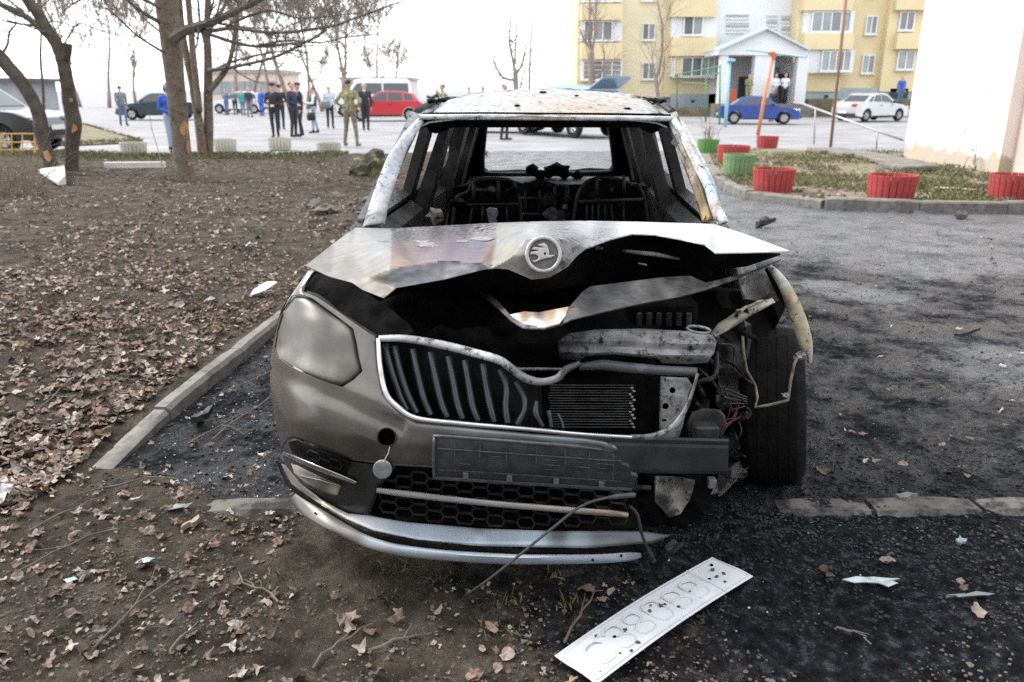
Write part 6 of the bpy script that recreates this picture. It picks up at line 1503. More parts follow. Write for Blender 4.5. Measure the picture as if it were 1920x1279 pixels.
for k in range(9000):
    py_ = rl.uniform(318, 640); g = G(rl.uniform(-20, 900), py_)
    if zone(g.x, g.y) == 'left' and fbm(g.x, g.y, 0.5, 3, 8.0) > -0.35: leaves.append((g.x, g.y, rl.uniform(0.006, 0.03) * (1.0 if g.y > 6 else 0.6)))
for (px_, py_) in ((1466, 362 * 3.15), (1545, 1090), (1660, 1068), (1315, 1065), (1540, 890), (1590, 820), (1600, 818), (1540, 795), (1525, 790), (1560, 830), (1620, 820), (1640, 870), (1530, 850), (1720, 400), (1690, 420), (1740, 412), (1870, 437), (1500, 440), (1585, 600), (1380, 1020), (1860, 470), (1310, 1100), (1345, 1050), (695, 1195), (745, 1175), (950, 1235), (820, 1160), (660, 870 + 300), (1100, 1120), (1130, 1135), (1180, 1090), (430, 900), (470, 890)):
    g = G(px_, py_); leaves.append((g.x, g.y, rl.uniform(0.022, 0.042)))
for k in range(230):
    y = rl.uniform(2.85, 5.2); x = rl.uniform(xk(y) + 0.02, -0.82)
    leaves.append((x, y, rl.uniform(0.005, 0.024)))
for k in range(140):
    y = rl.uniform(3, 10); x = rl.uniform(0.9, 0.62 * y + 0.6)
    if zone(x, y) == 'asphalt': leaves.append((x, y, rl.uniform(0.014, 0.035)))
for k in range(1500):
    g = G(rl.uniform(1330, 1920), rl.uniform(296, 398))
    if zone(g.x, g.y) == 'island': leaves.append((g.x, g.y, rl.uniform(0.02, 0.05)))
def under_car(x, y): return y > 2.25 and abs(x - xc(y)) < 0.86 and y < 6.3
leaves = [l_ for l_ in leaves if not under_car(l_[0], l_[1]) and l_[1] > 1.6]
leaves.sort(key=lambda q: -q[2] / q[1])
def in_view(x, y):
    return abs(x) < (y * 0.98 + 0.3) * 0.66 and y > 1.83
stuff = MB(); cnt = 0
for (x, y, s) in leaves:
    V_, F_ = leaf_geo(rl, s); c = list(PAL[rl.randrange(len(PAL))]); k = rl.uniform(0.6, 1.08) * (0.82 if y < 2.7 else 1.0); c = tuple(v * k for v in c)
    z = gz(x, y) + 0.004 + s * 0.12; base = Vector((x, y, z))
    lowest = min(v.z for v in V_); V_ = [v - Vector((0, 0, max(lowest, -s * 0.35) * 0.8)) for v in V_]
    if cnt < 230 and in_view(x, y):
        m_ = local(MB()); m_.add(V_, F_, 0, c); o = m_.build('fallen_leaf', LEAFM, None, recalc=False); o.location = base; cnt += 1
        sz = 'large' if s > 0.03 else 'small'; cn = 'pale tan' if sum(c) > 0.72 else 'light brown' if sum(c) > 0.50 else 'dark brown'
        t_ = '%s %s fallen leaf %s' % (sz, cn, where((x, y, z))); lab = (t_, t_.replace('leaf', 'leaves'))
        set_props(o, lab[0], 'leaf', lab[1])
    else:
        stuff.add([v + base for v in V_], F_, 0, c)
set_props(stuff.build('leaf_litter', LEAFM, recalc=False), 'brown leaf litter strewn over soil and grass', 'leaves', kind='stuff')

# clods and cinders
def crumbs(name, mat, label, pts, seed):
    rr = random.Random(seed); bm = bmesh.new(); bmesh.ops.create_icosphere(bm, subdivisions=1, radius=1.0)
    base = [v.co.copy() for v in bm.verts]; bm.verts.index_update(); F_ = [[v.index for v in f.verts] for f in bm.faces]; bm.free()
    sh = [[b_ * rr.uniform(0.6, 1.25) for b_ in base] for _ in range(12)]; m_ = MB()
    for (x, y, s) in pts:
        q = sh[rr.randrange(12)]; fl = rr.uniform(0.35, 0.8); z = gz(x, y) + s * fl * 0.35; a = rr.uniform(0, 6.28); ca, sa = math.cos(a), math.sin(a)
        m_.add([(x + s * (v.x * ca - v.y * sa), y + s * (v.x * sa + v.y * ca), z + s * v.z * fl) for v in q], F_)
    return set_props(m_.build(name, mat, recalc=False), label, 'crumbs', kind='stuff')
rc = random.Random(5)
pts = []
for k in range(15000):
    y = 1.7 + rc.random() ** 1.6 * 6.5; x = rc.uniform(-0.72 * y - 0.3, xk(y) - 0.18 if y > FRONT_Y else 0.75 * y)
    if not under_car(x, y) and fbm(x, y, 1.4, 2, 4.0) > -0.25: pts.append((x, y, abs(rc.gauss(0, 0.0032)) + 0.0018))
crumbs('soil_crumbs', M('soil_crumb', (0.06, 0.05, 0.042), 0.95, c2=(0.13, 0.115, 0.10), scale=3, spec=0.15), 'small soil crumbs and pebbles over the trodden soil', pts, 1)
pts = []
for k in range(9000):
    r_ = rc.random() ** 0.7; a = rc.uniform(0, 6.28); x = 1.1 + 1.5 * r_ * math.cos(a); y = 2.75 + 0.75 * r_ * math.sin(a)
    if y > 1.85 and x > 0.25: pts.append((x, y, abs(rc.gauss(0, 0.0038)) + 0.0014))
for k in range(3200):
    y = 2.9 + rc.random() ** 1.5 * 6; x = rc.uniform(xc(y) + 0.5, 0.68 * y + 0.6)
    if zone(x, y) == 'asphalt': pts.append((x, y, abs(rc.gauss(0, 0.0038)) + 0.0015))
for k in range(1600):
    y = rc.uniform(2.8, 5.5); x = rc.uniform(xk(y) + 0.01, -0.8); pts.append((x, y, abs(rc.gauss(0, 0.0045)) + 0.0015))
crumbs('cinders', M('cinder', (0.008, 0.008, 0.009), 0.8, c2=(0.035, 0.035, 0.038), scale=4, spec=0.3), 'black cinders round the burnt wheel and over the asphalt', pts, 2)
pts = []
for k in range(240):
    x = rc.uniform(-1.65, -0.75); y = rc.uniform(2.85, 4.2)
    if x < -0.78 and x > xk(y): pts.append((x, y, rc.uniform(0.002, 0.0055)))
for k in range(260):
    y = rc.uniform(1.95, 6); x = rc.uniform(0.5, 0.66 * y + 0.4); pts.append((x, y, rc.uniform(0.0015, 0.005)))
crumbs('glass_crumbs', TEAL, 'pale broken glass crumbs beside the car', pts, 3)

# grass
GRASS = M('grass', (0.085, 0.10, 0.038), 0.8, c2=(0.20, 0.185, 0.10), scale=8, spec=0.2)
def grass(name, spots_, label, hmin, hmax, seed):
    rr = random.Random(seed); m_ = MB()
    for (x, y) in spots_:
        h = rr.uniform(hmin, hmax); a = rr.uniform(0, 6.28); w = 0.0016 + y * 0.00035; z = gz(x, y) - 0.004; lx, ly = rr.gauss(0, 0.55) * h, rr.gauss(0, 0.55) * h
        ca, sa = math.cos(a) * w, math.sin(a) * w
        m_.add([(x - ca, y - sa, z), (x + ca, y + sa, z), (x + lx * 0.4 + ca * 0.7, y + ly * 0.4 + sa * 0.7, z + h * 0.6), (x + lx, y + ly, z + h * 0.85)], [(0, 1, 2), (0, 2, 3)])
    return set_props(m_.build(name, GRASS, recalc=False), label, 'grass', kind='stuff')
sp = []
for (px_, py_, n_, s_) in ((940, 1190, 90, 0.06), (500, 1110, 70, 0.06), (1060, 1145, 60, 0.05), (720, 1125, 60, 0.05), (740, 1070, 40, 0.05), (1040, 1090, 40, 0.05), (210, 1060, 40, 0.05), (955, 1140, 40, 0.06), (530, 1090, 40, 0.04), (120, 1200, 40, 0.06), (830, 1090, 24, 0.05)):
    g = G(px_, py_)
    for k in range(n_ // 2): sp.append((g.x + rc.gauss(0, s_ * 0.6), g.y + rc.gauss(0, s_ * 0.4)))
grass('grass_tufts', sp, 'small green grass tufts on the soil in front of the car', 0.012, 0.04, 1)
sp = []
for k in range(26000):
    g = G(rc.uniform(1325, 1950), rc.uniform(288, 398))
    if zone(g.x, g.y) == 'island' and fbm(g.x, g.y, 0.7, 3, 6.0) > -0.05 + (0.35 if g.y < 12 else 0) * rc.random(): sp.append((g.x, g.y))
grass('island_grass', sp, 'short patchy grass on the island with planters', 0.03, 0.10, 2)
sp = []
for k in range(7000):
    x = rc.uniform(-17, -4); y = soil_far(x) - abs(rc.gauss(0, 0.7)); sp.append((x, y))
grass('verge_grass', sp, 'thin strip of grass along the courtyard edge at the left', 0.05, 0.14, 3)
# ================================================================== BUILDINGS
YEL = M('yellow_render', (0.70, 0.585, 0.36), 0.9, c2=(0.65, 0.535, 0.32), scale=0.5, bmp=0.1, bscale=20)
CRM = M('cream_render', (0.74, 0.67, 0.48), 0.9, c2=(0.70, 0.62, 0.43), scale=0.5, bmp=0.1, bscale=20)
WHT = M('white_render', (0.72, 0.73, 0.74), 0.9, c2=(0.66, 0.67, 0.68), scale=0.4)
WFR = M('white_window_frame', (0.74, 0.74, 0.73), 0.6)
PLN = M('blue_grey_plinth', (0.30, 0.36, 0.40), 0.9, c2=(0.38, 0.42, 0.44), scale=1.2)
GLS = M('window_glass', (0.10, 0.115, 0.125), 0.08, c2=(0.16, 0.18, 0.19), scale=0.8, spec=0.9)
GLS2 = M('curtained_glass', (0.26, 0.29, 0.29), 0.12, c2=(0.16, 0.18, 0.18), scale=1.0, spec=0.9)
GRY = M('grey_steel', (0.30, 0.30, 0.31), 0.6)
DKI = M('dark_doorway', (0.045, 0.045, 0.05), 0.9)
def slab(mb, x0, y0, x1, y1, D, dep, mi=0):
    a, b, c, d = P(x0, y1, D), P(x1, y1, D), P(x1, y0, D), P(x0, y0, D)
    zt = (c.z + d.z) / 2; zb = (a.z + b.z) / 2; xl, xr = (a.x + d.x) / 2, (b.x + c.x) / 2
    if zb < 0.3: zb = min(zb, -0.05)
    mb.box(((xl + xr) / 2, D + dep / 2, (zt + zb) / 2), (xr - xl, dep, zt - zb), None, mi)
    return xl, xr, zb, zt
def window(parent, x0, y0, x1, y1, D, panes, mat=None, sill=True, bars=0):
    """frame with recessed panes; panes = list of fractions across"""
    a, c = P(x0, y1, D), P(x1, y0, D); xl, xr, zb, zt = a.x, c.x, a.z, c.z; fw = 0.07; dp = 0.12
    mb = MB()
    mb.box(((xl + xr) / 2, D - dp / 2, zt - fw / 2), (xr - xl, dp, fw)); mb.box(((xl + xr) / 2, D - dp / 2, zb + fw / 2), (xr - xl, dp, fw))
    edges = [xl] + [xl + (xr - xl) * t for t in panes] + [xr]
    for i, e_ in enumerate(edges):
        cx_ = e_ + (fw / 2 if i == 0 else -fw / 2 if i == len(edges) - 1 else 0); mb.box((cx_, D - dp / 2 + 0.002, (zt + zb) / 2), (fw, dp, zt - zb - 2 * fw))
    if bars:
        for k in range(1, bars): mb.box(((xl + xr) / 2, D - dp / 2 - 0.01, zb + (zt - zb) * k / bars), (xr - xl - 2 * fw, 0.03, 0.03))
    if sill: mb.box(((xl + xr) / 2, D - 0.10, zb - 0.04), (xr - xl + 0.14, 0.24, 0.06))
    f = mb.build('window', WFR, parent)
    for i in range(len(edges) - 1):
        m_ = MB(); m_.box(((edges[i] + edges[i + 1]) / 2, D - 0.045, (zt + zb) / 2), (edges[i + 1] - edges[i] - fw, 0.02, zt - zb - 2 * fw)); m_.build('pane', mat[i % len(mat)] if mat else (GLS, GLS2)[i % 2], f)
    return f
yb = empty('apartment_block', (P(1400, 200, 56.5).x, 57, 0), 'yellow and white apartment block with a gabled entrance porch', 'apartment block')
def part(name, mat, *slabs, parent=yb):
    mb = MB()
    for s in slabs: slab(mb, *s)
    return mb.build(name, mat, parent)
UP = -330
part('wall', CRM, (1164, UP, 1259, 182, 57.4, 9.0)); part('wall', YEL, (1086, UP, 1166, 182, 57.0, 9.3)); part('wall', YEL, (1257, UP, 1347, 182, 57.0, 9.3))
part('stair_tower', WHT, (1345, UP, 1507, 205, 56.9, 9.5))
part('wall', YEL, (1505, UP, 1602, 172, 55.6, 10.6)); part('wall', YEL, (1600, UP, 1682, 172, 56.2, 10.0)); part('wall', YEL, (1680, UP, 1790, 172, 55.6, 10.6))
part('plinth', PLN, (1086, 182, 1259, 212, 57.3, 9.0)); part('plinth', PLN, (1257, 176, 1347, 212, 56.9, 9.0)); part('plinth', PLN, (1505, 165, 1680, 212, 55.7, 9.0)); part('plinth', PLN, (1680, 165, 1790, 212, 55.72, 9.0))
for n in range(0, 4):
    o_ = -73.5 * n
    # left wing
    if n == 0: window(yb, 1092, 113 + o_, 1166, 150 + o_, 56.35, [0.25, 0.5, 0.75], [GLS2, GLS, GLS2, GLS2], bars=4)
    else: window(yb, 1094, 113 + o_, 1149, 150 + o_, 56.35, [0.33, 0.66])
    part('balcony', YEL, (1090, 80 + o_, 1167, 111 + o_, 56.0, 1.0)); part('balcony', WHT, (1090, 111 + o_, 1167, 151 + o_, 56.4, 0.6))
    window(yb, 1203, 117 + o_, 1229, 149 + o_, 57.38, [0.5], [GLS, GLS2])
    part('balcony', YEL, (1259, 70 + o_, 1344, 105 + o_, 56.0, 1.0)); part('balcony', WHT, (1259, 106 + o_, 1344, 144 + o_, 56.4, 0.6))
    if n == 0: window(yb, 1262, 107, 1341, 144, 56.35, [0.2, 0.45, 0.68, 0.84], [YEL, GLS, GLS, GLS2, GLS2])
    else: window(yb, 1280, 103 + o_, 1319, 140 + o_, 56.35, [0.5], [GLS, GLS2])
    # right wing
    part('balcony', YEL, (1508, 62 + o_, 1601, 93 + o_, 54.9, 0.8)); part('balcony', WHT, (1508, 94 + o_, 1601, 137 + o_, 55.2, 0.5))
    window(yb, 1519 + (18 if n == 0 else 0), 95 + o_, 1597, 134 + o_, 55.15, [0.27, 0.5, 0.75], [GLS2, GLS2, GLS, GLS2])
    window(yb, 1613 + (7 if n else 0), 103 + o_, 1641 + (5 if n else 0), 138 + o_, 56.18, [0.5], [GLS2, GLS])
    window(yb, 1679 + (4 if n else 0), 95 + o_, 1716, 131 + o_, 55.55, [0.5], [GLS2, GLS2] if n == 0 else [GLS, GLS]); part('balcony', YEL, (1682, 62 + o_, 1788, 92 + o_, 55.1, 0.5))
    # louvres of the stair tower
    for (x0, x1) in ((1362, 1392), (1392, 1405), (1438, 1458), (1466, 1482)):
        for k in range(6):
            mb = MB(); y = 28 + k * 6.5 + o_; slab(mb, x0, y, x1, y + 2.0, 56.78, 0.11); mb.build('louvre', GRY if (k + int(x0)) % 3 == 0 else WHT, yb)
# porch
pc = empty('porch', P(1430, 205, 53)); loc = Vector(pc.location); pc.parent = yb; pc.location = loc - Vector(yb.location)
DP = 52.5
mb = MB(); fr = [P(1346, 103, DP), P(1346, 96, DP), P(1436, 56, DP), P(1515, 96, DP), P(1515, 104, DP)]
bk = [Vector((p.x, 56.8, p.z)) for p in fr]; k = len(fr)
mb.add(fr + bk, [tuple(range(k)), tuple(range(2 * k - 1, k - 1, -1))] + [(i, (i + 1) % k, k + (i + 1) % k, k + i) for i in range(k)]); gb = mb.build('gable', WHT, pc)
mb = MB()
for a, b_ in ((fr[1], fr[2]), (fr[2], fr[3])):
    mb.add([a + Vector((0, -0.35, 0.02)), b_ + Vector((0, -0.35, 0.02)), b_ + Vector((0, 4, 0.02)), a + Vector((0, 4, 0.02)), a + Vector((0, -0.35, 0.14)), b_ + Vector((0, -0.35, 0.14)), b_ + Vector((0, 4, 0.14)), a + Vector((0, 4, 0.14))], [(0, 3, 2, 1), (4, 5, 6, 7), (0, 1, 5, 4), (1, 2, 6, 5), (2, 3, 7, 6), (3, 0, 4, 7)])
mb.build('roof_edge', M('pale_blue_metal', (0.50, 0.58, 0.62), 0.5), gb)
for x0, x1 in ((1349, 1362), (1412, 1449), (1492, 1512)):
    part('pillar', WHT, (x0, 103.5, x1, 212, DP + 0.1, 0.7), parent=pc)
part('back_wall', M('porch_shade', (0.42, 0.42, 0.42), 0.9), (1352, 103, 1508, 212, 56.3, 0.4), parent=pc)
part('door', DKI, (1385, 144, 1412, 190, 56.1, 0.15), parent=pc); part('door', DKI, (1448, 138, 1490, 195, 54.6, 0.3), parent=pc); part('door', M('maroon_door', (0.10, 0.03, 0.03), 0.7), (1474, 142, 1482, 194, 54.5, 0.08), parent=pc)
part('side_wall', WHT, (1490, 116, 1512, 205, 53.3, 3.0), parent=pc); part('low_wall', M('orange_wall', (0.55, 0.14, 0.06), 0.85), (1359, 168, 1380, 200, 53.0, 0.3), parent=pc)
part('name_board', M('blue_board', (0.20, 0.32, 0.45), 0.6), (1449, 119, 1469, 125, 54.3, 0.06), parent=pc)
part('step', CONC, (1340, 195, 1525, 212, 51.5, 1.2), parent=pc)
part('basement_opening', DKI, (1668, 166, 1702, 192, 55.6, 0.1)); part('basement_vent', DKI, (1296, 187, 1302, 192, 56.85, 0.04)); part('basement_vent', DKI, (1546, 178, 1553, 184, 55.65, 0.04))
mb = MB(); slab(mb, 1515, 186, 1790, 214, 53.2, 2.4); set_props(mb.build('yard_bank', ISLM), 'earth bank before the right wing of the yellow block', kind='structure')
mb = MB(); slab(mb, 1086, 204, 1344, 214, 52.8, 4.0); set_props(mb.build('yard_bank', ISLM), 'earth strip before the left wing of the yellow block', kind='structure')

# --- pink rendered wall at the right
def pink_mat():
    m, n, l, b = mk('pink_render')
    geo = n.new('ShaderNodeNewGeometry')
    def nz(s, d=6):
        t = n.new('ShaderNodeTexNoise'); t.inputs['Scale'].default_value = s; t.inputs['Detail'].default_value = d
        l.new(geo.outputs['Position'], t.inputs['Vector']); return t.outputs['Fac']
    c = ramp(n, l, nz(0.8), [(0.3, (0.74, 0.68, 0.63)), (0.7, (0.80, 0.76, 0.72))]).outputs[0]
    c = mixc(n, l, c, (0.42, 0.36, 0.32), ramp(n, l, nz(5.5, 7), [(0.66, 0.0), (0.69, 0.8)]).outputs[0])
    sp = n.new('ShaderNodeSeparateXYZ'); l.new(geo.outputs['Position'], sp.inputs[0])
    ad = n.new('ShaderNodeMath'); ad.operation = 'MULTIPLY_ADD'; l.new(nz(3.0, 6), ad.inputs[0]); ad.inputs[1].default_value = -0.75; l.new(sp.outputs['Z'], ad.inputs[2])
    st = ramp(n, l, ad.outputs[0], [(-0.12, 0.75), (0.10, 0.0)])           # splash-back moss and damp at the foot
    c2 = ramp(n, l, nz(4.0), [(0.4, (0.36, 0.28, 0.13)), (0.6, (0.30, 0.25, 0.22))]).outputs[0]
    c = mixc(n, l, c, c2, st.outputs[0])
    l.new(c, b.inputs['Base Color']); b.inputs['Roughness'].default_value = 0.95
    bump(n, l, b, nz(14.0, 8), 0.35, 0.02)
    return m
PINK = pink_mat()
wa, wb = G(1692, 305), G(1868, 338)
e = empty('pink_wall_building', (wa.x + 3, wa.y, 0), 'pale pink rendered wall filling the upper right corner', 'wall')
dv = (wb - wa).normalized(); nn = Vector((-dv.y, dv.x, 0))
if nn.x < 0: nn = -nn
def prism(mb, a, b_, thick, z0, z1): mb.hexa([Vector((a.x, a.y, z0)), Vector((b_.x, b_.y, z0)), Vector((b_.x, b_.y, z0)) + nn * thick, Vector((a.x, a.y, z0)) + nn * thick, Vector((a.x, a.y, z1)), Vector((b_.x, b_.y, z1)), Vector((b_.x, b_.y, z1)) + nn * thick, Vector((a.x, a.y, z1)) + nn * thick])
mb = MB(); prism(mb, wa, wb, 7, -0.1, 9); mb.build('wall_panel', PINK, e)
w2 = wb + dv * 0.9; mb = MB(); prism(mb, wb + nn * 0.22, w2 + nn * 0.22, 6, -0.1, 9); mb.build('corner_panel', M('rose_render', (0.60, 0.47, 0.42), 0.95, c2=(0.52, 0.40, 0.36), scale=2, bmp=0.3, bscale=15), e)
mb = MB(); prism(mb, w2 - nn * 0.06, w2 + dv * 6, 6, -0.1, 9); mb.build('wall_panel', PINK, e)
mb = MB(); mb.tube([w2 - nn * 0.16 - dv * 0.15 + Vector((0, 0, z)) for z in (1.9, 4, 9)], 0.03, 8); mb.build('drain_pipe', M('rusty_pipe', (0.32, 0.18, 0.11), 0.8), e)
# concrete apron slabs at its foot
ap = set_props(empty('apron', (wa.x - 0.6, wa.y - 1, 0)), 'cracked concrete apron along the pink wall', kind='structure')
for k in range(5):
    a = wa + dv * (k * 1.05 - 1.6) - nn * random.uniform(0.75, 1.1); mb = MB()
    M_ = Matrix.Rotation(math.atan2(dv.y, dv.x) + random.uniform(-0.05, 0.05), 3, 'Z') @ Matrix.Rotation(random.uniform(-0.04, 0.04), 3, 'X')
    mb.bevbox((a.x, a.y, 0.15), (1.0, random.uniform(0.7, 1.0), 0.1), 0.02, M_); mb.build('slab', CONC, ap)
rr = random.Random(9); mb = MB()
for px_, top in ((1822, 240), (1832, 232), (1795, 290), (1905, 260), (1815, 300), (1880, 310), (1840, 300)):
    b_ = G(px_ + 8, 332); grow(mb, b_, Vector((-0.1, 0.1, 1)), (332 - top) / FPX * 15 * 1.1, 0.012, 2, rr, 0.5, 0.15, 5, (1, 3), 0.004)
set_props(mb.build('dead_creeper', TWIG), 'dead creeper stems at the foot of the pink wall', 'creeper')

# --- pale far blocks and the kiosk at the left
FARW = M('far_render', (0.62, 0.50, 0.40), 0.9, c2=(0.66, 0.56, 0.47), scale=0.3)
def far_block(px0, y0, px1, D, mat, label, cols, rows, roofm=None):
    e = empty('far_house', (P((px0 + px1) / 2, 180, D).x, D, 0), label, 'house')
    mb = MB(); xl, xr, zb, zt = slab(mb, px0, y0, px1, 205, D, 10); mb.build('wall', mat, e)
    mb = MB(); mb.box(((xl + xr) / 2, D + 5, zt + 0.2), (xr - xl + 0.6, 10.6, 0.4)); mb.build('roof', roofm or GRY, e)
    sh = None
    for i in range(cols):
        for j in range(rows):
            m_ = MB(); cx_ = xl + (xr - xl) * (i + 0.5) / cols; cz = (zt - 1.6) - j * 2.8
            if cz < 0.8: continue
            m_.box((cx_, D - 0.03, cz), (1.3, 0.08, 1.4)); m_.build('window', GLS2, e)
far_block(398, 137, 522, 96, FARW, 'pale orange low house far behind the officers', 6, 2)
far_block(640, 150, 770, 120, M('pale_far', (0.6, 0.55, 0.5), 0.9), 'low pale house far behind the white minibus', 6, 1)
e = empty('kiosk', (P(0, 205, 34).x, 34, 0), 'grey kiosk with a flat roof behind the black car at the left edge', 'kiosk')
mb = MB(); slab(mb, -90, 152, 33, 210, 34, 3); mb.build('wall', M('grey_kiosk', (0.30, 0.32, 0.34), 0.8, c2=(0.36, 0.38, 0.40), scale=2), e)
mb = MB(); slab(mb, -100, 146, 40, 152, 33.6, 4); mb.build('roof', M('dark_roof', (0.10, 0.10, 0.11), 0.8), e)
for k in range(5):
    mb = MB(); slab(mb, -80, 190 + k * 4, 31, 192.5 + k * 4, 33.9, 0.1); mb.build('slat', WHT, e)

# --- unseen block added behind the viewer: keeps the low sky off the car's nose
mb = MB(); mb.box((-4, -24, 7.0), (70, 12, 14.2)); fb_ = mb.build('added_sky_blocker', M('dull_render', (0.34, 0.31, 0.27), 0.9, c2=(0.28, 0.26, 0.23), scale=0.5))
set_props(fb_, 'unseen block added behind the viewer to keep low sky light off the car', kind='structure')
for i in range(18):
    for j in range(4):
        m_ = MB(); m_.box((-36 + i * 3.8, -17.97, 2.2 + j * 3.0), (1.6, 0.1, 1.5)); m_.build('window', GLS, fb_)
# ================================================================== POLES, FRAMES, FENCE
def pole(name, a, b_, r, mat, label, cat, n=8): 
    mb = MB(); mb.tube([a, a.lerp(b_, 0.5), b_], r, n); return set_props(mb.build(name, mat, smooth=True), label, cat)
b_ = G(1557, 278); b_.z = 0; pole('rusty_pole', b_, P(1589, -30, b_.y), 0.045, M('rusty_post', (0.20, 0.12, 0.085), 0.85, c2=(0.28, 0.17, 0.12), scale=5), 'thin rusty pole leaning before the silver sedan', 'pole')
ORG = M('orange_paint', (0.60, 0.19, 0.06), 0.6, c2=(0.55, 0.27, 0.14), scale=4); LBL = M('light_blue_paint', (0.30, 0.50, 0.62), 0.6)
e = empty('swing_frame', G(1421, 254), 'playground frame with a leaning orange post and a pale blue post', 'play frame')
q = G(1421, 254); mb = MB(); mb.tube([q, P(1432, 190, q.y), P(1449, 110, q.y)], [0.07, 0.06, 0.05], 8); mb.build('orange_post', ORG, e, smooth=True)
top = P(1450, 108, q.y); mb = MB(); mb.lathe([(0.05, -0.12), (0.07, 0.0), (0.24, 0.16), (0.24, 0.19), (0.05, 0.17)], top, None, 16); mb.build('post_funnel', ORG, e, smooth=True, angle=40)
q2 = G(1360, 238); mb = MB(); mb.tube([q2, P(1368, 115, q2.y)], 0.08, 8); mb.build('blue_post', LBL, e, smooth=True)
mb = MB(); mb.lathe([(0.08, 0), (0.22, 0.02), (0.22, 0.12), (0.05, 0.14)], P(1369, 116, q2.y), None, 14); mb.build('post_cap', LBL, e, smooth=True, angle=40)
mb = MB(); mb.tube([P(1398, 93, q.y), P(1450, 99, q.y), P(1512, 107, q.y - 3)], 0.035, 7); mb.build('cross_bar', LBL, e, smooth=True)
GRP = M('green_frame_paint', (0.06, 0.20, 0.11), 0.6, c2=(0.09, 0.25, 0.14), scale=4)
e = empty('exercise_frame', G(1300, 222), 'green tubular exercise frame before the yellow block', 'exercise frame')
posts = [(1253, 212, 143), (1269, 216, 143), (1323, 228, 144), (1349, 234, 121)]; tops = []
for x, y0, y1 in posts:
    g = G(x, y0); mb = MB(); t_ = P(x + 1, y1, g.y); tops.append((g, t_)); mb.tube([g, t_], 0.045, 7); mb.build('post', GRP, e, smooth=True)
for i, j, dz in ((0, 3, 0), (0, 1, 0), (1, 2, 0), (2, 3, 0), (1, 2, -0.35)):
    a = tops[i][1].copy(); b_ = tops[j][1].copy(); b_.z = min(b_.z, a.z + 0.1) + dz; a.z += dz; mb = MB(); mb.tube([a, b_], 0.035, 6); mb.build('cross_bar', GRP, e, smooth=True)
e = empty('handrail', G(1600, 280), 'sloping grey metal handrail before the silver sedan', 'handrail')
HR = M('galvanised', (0.36, 0.365, 0.37), 0.45, 0.5)
g1, g2, g3 = G(1526, 271), G(1643, 282), G(1692, 284)
mb = MB(); mb.tube([P(1490, 193, g1.y + 2.5), P(1503, 194, g1.y + 1.5), P(1530, 204, g1.y), P(1645, 246, g2.y), P(1694, 263, g3.y)], 0.03, 7); mb.build('rail', HR, e, smooth=True)
for g, x, y in ((g1, 1529, 204), (g2, 1645, 246)):
    mb = MB(); mb.tube([g, P(x, y, g.y)], 0.022, 6); mb.build('post', HR, e, smooth=True)
mb = MB(); q = P(992, 215, 52); mb.tube([Vector((q.x, 52, 0)), P(993, 130, 52), P(998, 30, 52)], [0.09, 0.07, 0.04], 7); set_props(mb.build('leaning_post', FARB, smooth=True), 'thin dark post right of the lone bare tree', 'post')
YF = M('yellow_fence_paint', (0.62, 0.36, 0.08), 0.6)
e = empty('fence', G(30, 298), 'low yellow metal fence panel before the black car', 'fence')
gq = G(64, 297); DF = gq.y
for x0, x1, y in ((-60, 67, 251), (-60, 67, 267), (-60, 67, 281), (-60, 67, 296)):
    mb = MB(); mb.tube([P(x0, y, DF), P(x1, y, DF)], 0.016, 6); mb.build('rail', YF, e)
for x in (-40, -18, 2, 22, 42, 66):
    mb = MB(); mb.tube([P(x, 300, DF), P(x, 250, DF)], 0.014 if x != 66 else 0.03, 6); mb.build('bar', YF, e)
# grass mound and kerb strip beyond the left trees
mb = MB(); out = [G(140, 272), G(270, 266), G(225, 256), (G(175, 238)), G(140, 232), G(60, 232), G(60, 272)]
cen = sum(out, Vector()) / len(out)
vv = [Vector((p.x, p.y, 0.0)) for p in out] + [Vector((cen.x, cen.y, 0.35))]; mb.add(vv, [(i, (i + 1) % 7, 7) for i in range(7)]); set_props(mb.build('grass_mound', ISLM, smooth=True), 'low earth mound with grass edge behind the left trees', kind='structure')
sp = []
for k in range(2600):
    i = rc.randrange(7); t = rc.random(); p = out[i].lerp(out[(i + 1) % 7], t); p = p.lerp(cen, abs(rc.gauss(0, 0.08))); sp.append((p.x, p.y))
grass('mound_grass', sp, 'grass edge of the low mound behind the left trees', 0.06, 0.16, 8)

